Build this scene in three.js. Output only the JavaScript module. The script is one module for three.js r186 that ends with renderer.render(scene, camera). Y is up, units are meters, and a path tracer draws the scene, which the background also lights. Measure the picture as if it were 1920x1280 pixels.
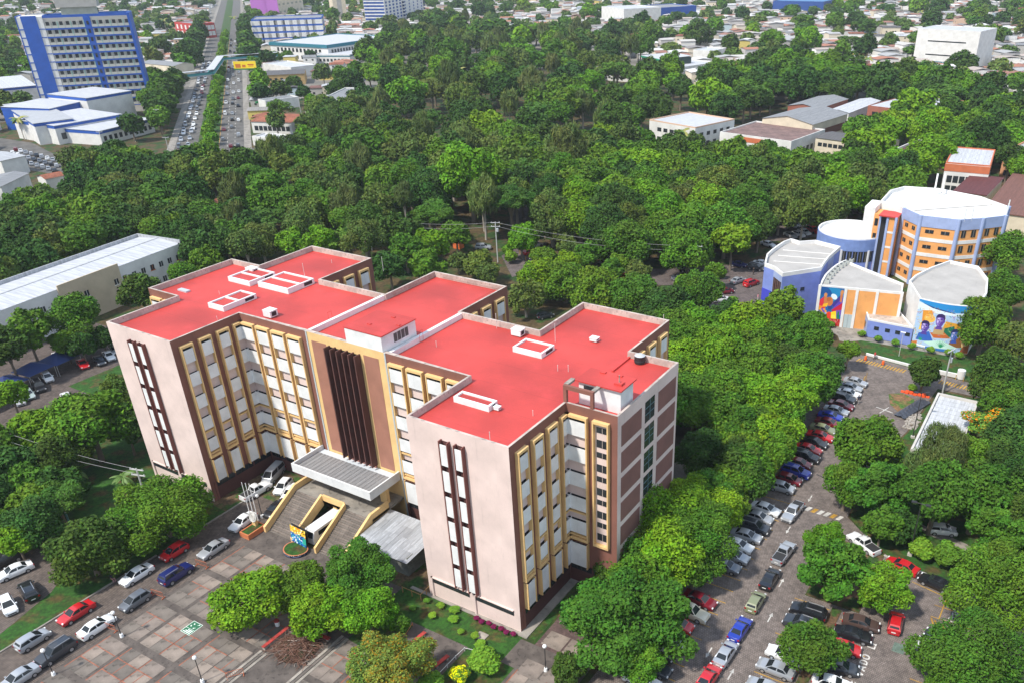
import * as THREE from 'three';
import { mergeGeometries, toCreasedNormals } from 'three/addons/utils/BufferGeometryUtils.js';

// ---------------------------------------------------------------- camera, sky, sun, exposure
const scene = new THREE.Scene(), SKY_LEVEL = 1.18;
const camera = new THREE.PerspectiveCamera(44.2, 1.5, 1, 6000);
camera.position.set(83.31, 74.46, 62.40);
camera.quaternion.setFromRotationMatrix(new THREE.Matrix4().makeBasis(
  new THREE.Vector3(0.86128, -0.01277, -0.50797), new THREE.Vector3(-0.24538, 0.86494, -0.43779), new THREE.Vector3(0.44495, 0.50171, 0.74183)));
camera.setViewOffset(1920, 1280, -139.2, -162.1, 1920, 1280);
const renderer = new THREE.WebGLRenderer({ antialias: true });
renderer.toneMapping = THREE.LinearToneMapping;
renderer.toneMappingExposure = 1.16;
renderer.shadowMap.enabled = true;
const SUN = new THREE.Vector3(-0.225, 0.80, 0.555).normalize();
// a bright tropical sky with broken white cloud all round
{
  const W = 512, H = 256, d = new Float32Array(W * H * 4), h = (x, y, z) => { const s = Math.sin(x * 127.1 + y * 311.7 + z * 74.7) * 43758.5453; return s - Math.floor(s); };
  const n3 = (x, y, z) => { const X = Math.floor(x), Y = Math.floor(y), Z = Math.floor(z), f = (t) => t * t * (3 - 2 * t), a = f(x - X), b = f(y - Y), c = f(z - Z), m = (p, q, t) => p + (q - p) * t; return m(m(m(h(X, Y, Z), h(X + 1, Y, Z), a), m(h(X, Y + 1, Z), h(X + 1, Y + 1, Z), a), b), m(m(h(X, Y, Z + 1), h(X + 1, Y, Z + 1), a), m(h(X, Y + 1, Z + 1), h(X + 1, Y + 1, Z + 1), a), b), c); };
  for (let j = 0; j < H; j++) for (let i = 0; i < W; i++) {
    const el = (j + 0.5) / H * Math.PI - Math.PI / 2, az = (i + 0.5) / W * 2 * Math.PI, y = Math.max(0.02, Math.sin(el)), x = Math.cos(az) * Math.cos(el), z = Math.sin(az) * Math.cos(el), k = 1.6 / (y + 0.35);
    let c = 0, a = 0.5; for (let o = 0, s = 2; o < 5; o++, s *= 2, a *= 0.5) c += a * n3(x * k * s + 9, z * k * s + 4, o * 3.3);
    const cl = Math.min(1, Math.max(0, (c - 0.40) * 4.5)), t = Math.pow(1 - y, 2), o = (j * W + i) * 4, blue = [0.20 + 0.42 * t, 0.36 + 0.36 * t, 0.66 + 0.12 * t], wh = [0.72, 0.79, 0.89];
    for (let q = 0; q < 3; q++) d[o + q] = (blue[q] * (1 - cl) + wh[q] * cl) * SKY_LEVEL; d[o + 3] = 1;
  }
  const t = new THREE.DataTexture(d, W, H, THREE.RGBAFormat, THREE.FloatType); t.mapping = THREE.EquirectangularReflectionMapping; t.magFilter = THREE.LinearFilter; t.needsUpdate = true;
  scene.background = t; scene.environment = t;
}
const sun = new THREE.DirectionalLight(new THREE.Color(1, 0.94, 0.85), 4.4);
sun.position.copy(SUN).multiplyScalar(400); sun.castShadow = true; sun.shadow.radius = 7;
sun.shadow.mapSize.set(4096, 4096);
Object.assign(sun.shadow.camera, { left: -500, right: 200, top: 500, bottom: -200, near: 1, far: 1500 });
sun.name = 'sun_light';
scene.add(sun, sun.target);
scene.fog = new THREE.FogExp2(new THREE.Color(0.78, 0.86, 0.95), 0.00010);

// ---------------------------------------------------------------- helpers
function rng(seed) { let a = seed >>> 0; return () => { a = (a + 0x6d2b79f5) | 0; let t = Math.imul(a ^ (a >>> 15), 1 | a); t = (t + Math.imul(t ^ (t >>> 7), 61 | t)) ^ t; return ((t ^ (t >>> 14)) >>> 0) / 4294967296; }; }
const R0 = rng(7), V3 = (x, y, z) => new THREE.Vector3(x, y, z), PI = Math.PI;
const lerp = (a, b, t) => a + (b - a) * t, clamp = (x, a, b) => Math.min(b, Math.max(a, x));
const used = new Map();
function numbered(name) { const n = used.get(name) ?? 0; used.set(name, n + 1); return n ? name + '_' + String(n).padStart(3, '0') : name; }
// value noise that tiles with period p
function noise2(seed) {
  const r = rng(seed), T = Float32Array.from({ length: 65536 }, () => r());
  return (x, y, p) => { const xi = Math.floor(x), yi = Math.floor(y), fx = x - xi, fy = y - yi, sx = fx * fx * (3 - 2 * fx), sy = fy * fy * (3 - 2 * fy); const m = (a) => ((a % p) + p) % p; const h = (a, b) => T[(m(a) * 131 + m(b) * 7919 + seed * 17) & 65535]; return lerp(lerp(h(xi, yi), h(xi + 1, yi), sx), lerp(h(xi, yi + 1), h(xi + 1, yi + 1), sx), sy); };
}
function fbm(n, u, v, base, oct) { let s = 0, a = 0.5, t = 0, p = base; for (let i = 0; i < oct; i++, a *= 0.55, p *= 2) { s += a * n(u * p, v * p, p); t += a; } return s / t; }
function dataTex(size, fn, srgb = true) {
  const d = new Uint8Array(size * size * 4);
  for (let y = 0; y < size; y++) for (let x = 0; x < size; x++) { const c = fn(x / size, y / size, x, y), o = (y * size + x) * 4; d[o] = clamp(c[0], 0, 1) * 255; d[o + 1] = clamp(c[1], 0, 1) * 255; d[o + 2] = clamp(c[2], 0, 1) * 255; d[o + 3] = 255; }
  const t = new THREE.DataTexture(d, size, size); t.wrapS = t.wrapT = THREE.RepeatWrapping; t.magFilter = THREE.LinearFilter; t.minFilter = THREE.LinearFilter; if (srgb) t.colorSpace = THREE.SRGBColorSpace; t.needsUpdate = true; return t;
}
function rep(t, m) { const c = t.clone(); c.repeat.set(1 / m, 1 / m); c.needsUpdate = true; return c; }   // uv is in metres; m = metres per tile
const N1 = noise2(3), N2 = noise2(11), N3 = noise2(23);
const g3 = (g) => [g, g, g];
const texStucco = dataTex(512, (u, v) => { const a = fbm(N1, u, v, 4, 6), st = fbm(N2, u, v * 0.12 + 0.3, 32, 3), b = N3(u * 256, v * 256, 256); let g = 0.87 + 0.13 * a - Math.max(0, st - 0.68) * 0.22 + (b - 0.5) * 0.04; return [g, g * 0.995, g * 0.985]; });
const texRoof = dataTex(1024, (u, v) => { const a = fbm(N1, u, v, 3, 6), b = fbm(N2, u + 0.2, v, 9, 5), c = N3(u * 512, v * 512, 512); let g = 0.72 + 0.34 * a + (c - 0.5) * 0.06 - (Math.abs((v * 5) % 1 - 0.5) < 0.006 ? 0.08 : 0); const worn = Math.max(0, b - 0.58) * 1.5; return [g + worn * 0.15, g * (1 - worn * 0.1) + worn * 0.25, g + worn * 0.3]; });
const texConcrete = dataTex(512, (u, v) => { const a = fbm(N1, u, v, 4, 6), b = fbm(N3, u, v, 12, 4), c = N2(u * 256, v * 256, 256); let g = 0.66 + 0.36 * a - Math.max(0, b - 0.6) * 0.9 + (c - 0.5) * 0.10; return [g, g * 0.985, g * 0.965]; });
const texPaver = dataTex(512, (u, v) => { const X = u * 24, Y = v * 24, row = Math.floor(Y), xo = X + (row % 2) * 0.5, i = Math.floor(xo), fx = xo - i, fy = Y - row; const e = Math.min(fx, 1 - fx, fy, 1 - fy); const k = N3((i % 24) + 0.5, row + 0.5, 24); let g = 0.62 + 0.3 * k + 0.25 * (fbm(N1, u, v, 4, 5) - 0.5); if (e < 0.09) g *= 0.62; return [g, g * 0.98, g * 0.97]; });
const texAsphalt = dataTex(512, (u, v) => { const a = fbm(N1, u, v, 3, 6), c = N2(u * 256, v * 256, 256); let g = 0.62 + 0.4 * a + (c - 0.5) * 0.16; return [g, g * 0.99, g * 0.97]; });
const texGrass = dataTex(512, (u, v) => { const a = fbm(N1, u, v, 5, 6), b = fbm(N2, u, v, 24, 4), c = N3(u * 256, v * 256, 256); const dry = clamp((a - 0.52) * 4, 0, 1), g = 0.55 + 0.5 * b + (c - 0.5) * 0.3; return [g * lerp(0.55, 1.0, dry), g * lerp(1.0, 0.86, dry), g * lerp(0.42, 0.62, dry)]; });
const texSoil = dataTex(512, (u, v) => { const a = fbm(N1, u, v, 4, 6), b = fbm(N2, u, v, 20, 4), c = N3(u * 256, v * 256, 256); const gr = clamp((a - 0.5) * 5, 0, 1), g = 0.5 + 0.5 * b + (c - 0.5) * 0.25; return [g * lerp(0.95, 0.5, gr), g * lerp(0.82, 0.85, gr), g * lerp(0.66, 0.36, gr)]; });
const texMetal = dataTex(512, (u, v) => { const col = Math.floor(u * 64), k = N1(col + 0.5, 0.5, 64), l = fbm(N2, u, v * 0.15, 24, 4), rib = 0.5 + 0.5 * Math.cos(u * 64 * 2 * PI); let g = 0.74 + 0.14 * k + 0.2 * (l - 0.5) + (rib > 0.9 ? -0.10 : 0); return [g, g, g * 1.01]; });
const texTile = dataTex(512, (u, v) => { const k = N1(Math.floor(u * 40) + 0.5, Math.floor(v * 20) + 0.5, 40), a = fbm(N2, u, v, 4, 5), rib = Math.abs(Math.sin(u * 40 * PI)); let g = 0.6 + 0.25 * k + 0.3 * (a - 0.5) + 0.15 * rib; return [g, g * 0.97, g * 0.95]; });
const mats = new Map();
function M(r, g, b, o = {}) {
  const key = [r, g, b, o.rough, o.metal, o.map?.uuid, o.tile, o.bump, o.clear, o.emit, o.tag].join();
  if (mats.has(key)) return mats.get(key);
  const C = o.clear ? THREE.MeshPhysicalMaterial : THREE.MeshStandardMaterial;
  const m = new C({ color: new THREE.Color().setRGB(r, g, b), roughness: o.rough ?? 0.85, metalness: o.metal ?? 0 });
  if (o.clear) { m.clearcoat = o.clear; m.clearcoatRoughness = 0.08; }
  if (o.map) { m.map = rep(o.map, o.tile ?? 4); if (o.bump) { m.bumpMap = m.map; m.bumpScale = o.bump; } }
  if (o.vc) m.vertexColors = true;
  m.side = THREE.DoubleSide; mats.set(key, m); return m;
}
function wallUV(g) {   // uv in metres from the dominant axis of each face
  const p = g.attributes.position, n = g.attributes.normal, uv = new Float32Array(p.count * 2);
  for (let i = 0; i < p.count; i++) {
    const ax = Math.abs(n.getX(i)), ay = Math.abs(n.getY(i)), az = Math.abs(n.getZ(i));
    if (ay >= ax && ay >= az) { uv[2 * i] = p.getX(i); uv[2 * i + 1] = p.getZ(i); } else if (ax > az) { uv[2 * i] = p.getZ(i); uv[2 * i + 1] = p.getY(i); } else { uv[2 * i] = p.getX(i); uv[2 * i + 1] = p.getY(i); }
  }
  g.setAttribute('uv', new THREE.BufferAttribute(uv, 2)); return g;
}
const flat = (g) => (g.index ? g.toNonIndexed() : g);
function strip(g) { g = flat(g); for (const k of Object.keys(g.attributes)) if (!['position', 'normal', 'uv', 'color'].includes(k)) g.deleteAttribute(k); return g; }
function join(list) { const l = list.map(strip); return l.length === 1 ? l[0] : mergeGeometries(l); }
// box from min to max corner
const box = (x0, y0, z0, x1, y1, z1) => { const g = new THREE.BoxGeometry(Math.abs(x1 - x0), Math.abs(y1 - y0), Math.abs(z1 - z0)); g.translate((x0 + x1) / 2, (y0 + y1) / 2, (z0 + z1) / 2); return g; };
const cyl = (r0, r1, h, x, y, z, n = 10) => { const g = new THREE.CylinderGeometry(r1, r0, h, n); g.translate(x, y + h / 2, z); return g; };
function bar(a, b, r, n = 6, r2 = r) { const d = V3(b[0] - a[0], b[1] - a[1], b[2] - a[2]), L = d.length(), g = new THREE.CylinderGeometry(r2, r, L, n); g.translate(0, L / 2, 0); g.applyQuaternion(new THREE.Quaternion().setFromUnitVectors(V3(0, 1, 0), d.normalize())); g.translate(...a); return g; }
// flat polygon in plan (list of [x,z]) at height y, as a thin slab
function slab(pts, y, th = 0.02, holes = []) {
  const s = new THREE.Shape(pts.map(([x, z]) => new THREE.Vector2(x, -z)));
  for (const h of holes) s.holes.push(new THREE.Path(h.map(([x, z]) => new THREE.Vector2(x, -z))));
  const g = new THREE.ExtrudeGeometry(s, { depth: th, bevelEnabled: false }); g.rotateX(-PI / 2); g.translate(0, y - th, 0); return wallUV(strip(g));
}
function quad(a, b, c, d) { const g = new THREE.BufferGeometry(); g.setAttribute('position', new THREE.Float32BufferAttribute([...a, ...b, ...c, ...a, ...c, ...d], 3)); g.computeVertexNormals(); return wallUV(g); }
function mesh(name, geo, m, parent) { const o = new THREE.Mesh(geo, m); o.name = name; o.castShadow = o.receiveShadow = true; (parent ?? scene).add(o); if (!parent) o.name = numbered(name); return o; }
const P_ = (name, list, m, parent) => mesh(name, wallUV(join(Array.isArray(list) ? list : [list])), m, parent);
function thing(name, label, category, pos = [0, 0, 0], turn = 0, group) {
  const o = new THREE.Group(); o.name = numbered(name); o.position.set(...pos); o.rotation.y = turn; o.userData = { label, category }; if (group) o.userData.group = group; scene.add(o); return o;
}
function tag(o, label, category, group) { o.userData = { ...o.userData, label, category }; if (group) o.userData.group = group; return o; }
function setting(name, list, m) { const o = P_(name, list, m); o.userData = { kind: 'structure' }; return o; }
function copyOf(src, pos, turn, label, group) { const c = src.clone(); c.name = numbered(src.name.replace(/_\d{3}$/, '')); c.position.set(...pos); c.rotation.y = turn; c.userData = { ...src.userData, label }; if (group) c.userData.group = group; scene.add(c); return c; }
const ORD = ['first', 'second', 'third', 'fourth', 'fifth', 'sixth', 'seventh', 'eighth', 'ninth', 'tenth', 'eleventh', 'twelfth', 'thirteenth', 'fourteenth', 'fifteenth', 'sixteenth', 'seventeenth', 'eighteenth', 'nineteenth', 'twentieth', 'twenty-first', 'twenty-second', 'twenty-third', 'twenty-fourth', 'twenty-fifth', 'twenty-sixth', 'twenty-seventh', 'twenty-eighth', 'twenty-ninth', 'thirtieth'];


// ---------------------------------------------------------------- the ground
const mGrass = M(0.125, 0.125, 0.07, { map: texGrass, tile: 9, rough: 1 }), mSoil = M(0.16, 0.15, 0.09, { map: texSoil, tile: 13, rough: 1 });
const mPaver = M(0.33, 0.285, 0.26, { map: texPaver, tile: 6, rough: 0.95, bump: 0.01 }), mPaverDark = M(0.23, 0.19, 0.165, { map: texPaver, tile: 5, rough: 0.95, bump: 0.01 });
const mAsphalt = M(0.16, 0.155, 0.15, { map: texAsphalt, tile: 11, rough: 0.95 });
const mSlab = [[0.28, 0.24, 0.215], [0.225, 0.2, 0.18], [0.335, 0.285, 0.25], [0.185, 0.165, 0.15]].map((c) => M(...c, { map: texConcrete, tile: 5, rough: 0.95 }));
const mStrip = M(0.145, 0.125, 0.115, { map: texConcrete, tile: 4, rough: 0.95 }), mRedLine = M(0.42, 0.15, 0.09, { map: texConcrete, tile: 2 });
const mKerb = M(0.62, 0.60, 0.56, { map: texConcrete, tile: 3 }), mPathC = M(0.36, 0.34, 0.31, { map: texConcrete, tile: 6 });
const mYellow = M(0.62, 0.36, 0.05, { map: texConcrete, tile: 3 }), mWhiteLine = M(0.72, 0.72, 0.7, { map: texConcrete, tile: 3 });
{
  const g = new THREE.PlaneGeometry(7000, 7000, 1, 1); g.rotateX(-PI / 2); g.translate(-300, -0.03, -800); setting('ground', [strip(g)], mSoil);
}
const rect = (x0, z0, x1, z1) => [[x0, z0], [x1, z0], [x1, z1], [x0, z1]];
setting('lawn', [slab(rect(-60, -12, -17.6, 46), 0.0), slab(rect(-80, -40, -43, -12), 0.0), slab(rect(17.4, 0.4, 36.6, 5.3), 0.006), slab(rect(31.8, 5.3, 38.6, 12.5), 0.006), slab(rect(37.2, -12, 38.3, 0.2), 0.006)], mGrass);
setting('left_car_lot', [slab([[-48, 46], [-20.5, 46], [-20.5, 34], [-23, 25], [-26, 20.5], [-32, 20], [-48, 24]], 0.01)], mPaverDark);
setting('courtyard_ground', [slab(rect(-22, -12, 23, 0.9), 0.001)], M(0.24, 0.215, 0.18, { map: texSoil, tile: 6, rough: 1 }));
const driveway = setting('driveway', [slab(rect(-17.4, -4.5, -9.0, 46), 0.012)], mPaverDark);
setting('driveway_kerb', [box(-17.65, -0.02, 13, -17.4, 0.16, 46), box(-17.65, -0.02, -4, -17.4, 0.16, 10.6)], M(0.33, 0.31, 0.28, { map: texConcrete, tile: 3 }));
const plaza = setting('plaza', [slab(rect(-9.0, 0.9, 46.5, 46), 0.004)], mStrip);
{
  const r = rng(5), zs = [[26, 32], [19.1, 25], [12.2, 18.2], [5.3, 11.3], [32.9, 38.8], [39.7, 45.5]], xs = [[-8.4, -4.65], [-4.1, -0.35], [-0.2, 2.5], [3.5, 7.2], [7.3, 9.6], [17.9, 21.6], [22.4, 26], [26.4, 30.4], [31, 34.8], [39.1, 42.9], [43.2, 46.3]];
  const cache = new Map();
  const sl = (x0, z0, x1, z1, m) => { const w = x1 - x0 - 0.05, d = z1 - z0 - 0.05, k = w.toFixed(2) + '_' + d.toFixed(2); if (!cache.has(k)) cache.set(k, wallUV(strip(box(-w / 2, 0, -d / 2, w / 2, 0.024, d / 2)))); const o = mesh('slab', cache.get(k), m, plaza); o.position.set((x0 + x1) / 2, 0.002 + r() * 0.006, (z0 + z1) / 2); };
  for (const [x0, x1] of xs) for (const [z0, z1] of zs) {
    if (x0 > 17 && x0 < 36 && z0 < 12) { if (x0 < 26 || x0 > 30.5 || z0 > 6) continue; }
    if (x0 > 17 && x0 < 36 && z0 < 6) continue;
    if (x0 > 36 && z0 > 33) continue;
    const split = x1 - x0 > 3 ? (r() < 0.5 ? 0.5 : 1) : 1, zc = [z0, z0 + (z1 - z0) * 0.32, z0 + (z1 - z0) * 0.66, z1];
    for (let i = 0; i < 3; i++) { const s = r() < 0.45 ? 0.5 : split; if (s === 1) sl(x0, zc[i], x1, zc[i + 1], mSlab[(r() * 4) | 0]); else { const xm = (x0 + x1) / 2; sl(x0, zc[i], xm, zc[i + 1], mSlab[(r() * 4) | 0]); sl(xm, zc[i], x1, zc[i + 1], mSlab[(r() * 3) | 0]); } }
    for (const [a, b, c, d] of [[x0 - 0.07, z0, x0 + 0.07, z1], [x0, zc[1] - 0.06, x1, zc[1] + 0.06], [(x0 + x1) / 2 - 0.06, zc[1], (x0 + x1) / 2 + 0.06, zc[2]], [x0, zc[2] - 0.06, x1, zc[2] + 0.06]]) if (r() < 0.7) P_('inlay_strip', [box(a, 0.003, b, c, 0.036, d)], mRedLine, plaza);
  }
  for (const z of [-2.2, -6.4, 3.2]) for (let i = 0; i < 2; i++) { const x0 = 39.1 + i * 3; sl(x0, z, x0 + 2.8, z + 2.6, mSlab[(r() * 3) | 0]); }
}
setting('side_path', [slab(rect(38.6, -13, 46.2, 0.9), 0.005)], M(0.22, 0.15, 0.14, { map: texPaver, tile: 4, rough: 0.95 }));
setting('building_apron', [box(35.9, -0.02, -12, 37.2, 0.14, 0.6), box(18.4, -0.02, 0, 35.9, 0.09, 0.5), box(37.2, -0.02, -13.2, 43.6, 0.14, -11.7)], mPathC);
const lot = setting('parking_lot', [slab([[47, 12], [95, 12], [95, -34], [83.5, -34.9], [76.9, -36.3], [71.5, -37.5], [64.5, -44], [64, -60], [66.5, -74], [68, -93.2], [88, -93.4], [88, -97], [50.5, -101.3], [49.6, -94], [50.4, -50], [48.2, -20]], 0.014)], mPaver);
// painted lines of the parking lot
{
  const L = (name, m, list) => { for (const [x0, z0, x1, z1, w] of list) { const dx = x1 - x0, dz = z1 - z0, n = Math.hypot(dx, dz), px = -dz / n * w / 2, pz = dx / n * w / 2; mesh(name, slab([[x0 + px, z0 + pz], [x1 + px, z1 + pz], [x1 - px, z1 - pz], [x0 - px, z0 - pz]], 0.019, 0.004), m, lot); } };
  const st = []; for (let z = -89; z < 8; z += 2.55) st.push([51.2, z, 56, z, 0.12]); for (let z = -23; z < 8; z += 2.45) { st.push([63.4, z, 68, z, 0.12]); st.push([69.6, z + 1, 74, z + 1, 0.12]); } for (let z = -30.6; z < 6; z += 2.4) st.push([79.4, z, 84.2, z, 0.12]);
  st.push([75.9, -33.8, 80.5, -32.8, 0.14], [80.5, -32.8, 80.4, -28.2, 0.14]); L('stall_line', mYellow, st);
  // direction arrows
  for (const [x, z, d] of [[57.9, -36.7, 1], [60.9, -25, -1], [61.9, -17.9, -1], [57.6, -8.5, 1], [61.2, -6.5, -1], [58.2, -46, 1], [61.6, -62, 1]]) {
    const s = (a) => a.map(([u, v]) => [x + u * 0.9, z + v * d]); mesh('arrow_marking', join([slab(s([[-0.09, -0.9], [0.09, -0.9], [0.09, 0.3], [-0.09, 0.3]]), 0.019, 0.004), slab(s([[-0.3, 0.3], [0.3, 0.3], [0, 1.0]]), 0.019, 0.004)]), mWhiteLine, lot);
  }
  mesh('cross_marking', join([slab([[59.7, -80.4], [62.9, -79.6], [62.85, -79.4], [59.65, -80.2]], 0.019, 0.004), slab([[61.6, -81.3], [61.8, -81.3], [60.9, -78.3], [60.7, -78.3]], 0.0195, 0.004)]), mWhiteLine, lot);
  // hatched crossings
  const hatch = (x0, z0, x1, z1, n, w, tilt, m2) => { for (let i = 0; i < n; i++) { const a = x0 + (x1 - x0) * (i / n), b = a + (x1 - x0) / n * 0.5, c = z0 + (z1 - z0) * (i / n); mesh('hatch_marking', slab([[a, c], [b, c], [b - tilt, c + w], [a - tilt, c + w]], 0.019, 0.004), m2 && i % 2 ? m2 : mYellow, lot); } };
  hatch(51.6, -99.4, 61.4, -98.5, 16, 1.7, 0.35); hatch(67.9, -97.3, 74, -96.9, 11, 1.7, 0.35); hatch(79.4, -27.9, 83.6, -26.4, 9, 1.2, -0.5);
  for (let i = 0; i < 8; i++) mesh('hatch_marking', slab([[56.4 + i * 0.95, -42.6], [57.0 + i * 0.95, -42.6], [57.4 + i * 0.95, -43.8], [56.8 + i * 0.95, -43.8]], 0.019, 0.004), i % 3 ? mWhiteLine : mYellow, lot);
}
mesh('trench_drain', slab([[57, -53.2], [65, -50.4], [65, -50.15], [57, -52.95]], 0.022, 0.006), M(0.05, 0.05, 0.05), lot);
setting('lot_island', [box(68.2, -0.02, -23.5, 69.4, 0.13, 10), box(64.4, -0.02, -38, 71.4, 0.12, -24.2)], M(0.24, 0.19, 0.15, { map: texSoil, tile: 5 }));
setting('north_lawn', [slab([[71.6, -37.6], [77, -36.4], [84, -35], [96, -36], [96, -92.5], [68.5, -92.5], [66.8, -74], [64.4, -60], [64.7, -44.2]], 0.006)], mGrass);
setting('lawn_kerb', [slab([[71.3, -37.4], [76.9, -36.15], [84, -34.75], [96, -35.6], [96, -35.9], [84, -35.05], [76.95, -36.45], [71.4, -37.7]], 0.15, 0.16)], mKerb);
setting('garden_path', [slab([[71, -47.3], [75, -45.6], [80.5, -44.4], [83, -42.4], [83.4, -43.8], [80.8, -45.9], [75.4, -47.2], [71, -48.8]], 0.014)], mPathC);
setting('mural_lawn', [slab([[40, -110.6], [47.4, -110.7], [52.3, -101.9], [62.5, -100.9], [68, -99.9], [78, -98.6], [84, -108], [70, -109.8], [58, -109.6], [49.6, -108.6], [48, -108.8], [44, -108.5]], 0.006)], mGrass);
setting('mural_terrace', [slab([[41, -114.6], [49.4, -114.6], [49.4, -110.6], [60, -110.4], [70, -110.5], [70, -109.4], [49.6, -108.4], [46.9, -106], [45.6, -106], [44.5, -108.4], [41, -110.6]], 0.02)], mPathC);
setting('west_yard', [slab(rect(-110, -34, -44, 46), -0.004)], M(0.21, 0.17, 0.15, { map: texPaver, tile: 7, rough: 0.95 }));
setting('back_yard', [slab([[-60, -42], [10, -60], [60, -100], [60, -41], [-40, -41]], -0.006)], M(0.2, 0.19, 0.17, { map: texAsphalt, tile: 9 }));

// ---------------------------------------------------------------- the main building
const mPink = M(0.80, 0.645, 0.61, { map: texStucco, tile: 9 }), mBrown = M(0.25, 0.105, 0.078, { map: texStucco, tile: 7 }), mBrownD = M(0.105, 0.04, 0.036, { map: texStucco, tile: 5 }), mBrownP = M(0.25, 0.115, 0.10, { map: texStucco, tile: 6 });
const mCream = M(0.86, 0.58, 0.26, { map: texStucco, tile: 6 }), mRoofRed = M(0.62, 0.062, 0.05, { map: texRoof, tile: 26, rough: 0.6 }), mWhiteP = M(0.86, 0.88, 0.90, { map: texStucco, tile: 5, rough: 0.6 });
const mParapet = M(0.66, 0.58, 0.54, { map: texConcrete, tile: 5 }), mGlass = new THREE.MeshPhysicalMaterial({ color: new THREE.Color().setRGB(0.025, 0.03, 0.035), roughness: 0.12, metalness: 0, side: THREE.DoubleSide }), mFin = M(0.125, 0.052, 0.045, { map: texStucco, tile: 5 }), mFinBr = M(0.2, 0.07, 0.06, { map: texStucco, tile: 4 });
const mBlack = M(0.02, 0.02, 0.022, { rough: 0.6 }), mConc = M(0.42, 0.39, 0.35, { map: texConcrete, tile: 4 }), mSilver = M(0.55, 0.57, 0.6, { map: texMetal, tile: 5, rough: 0.45, metal: 0.4 });
const HB = 27, RY = 26.1;
const office = thing('office_building', 'seven storey pink and brown building with red roof, yellow window bays and two cross-shaped wings', 'building');
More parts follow.
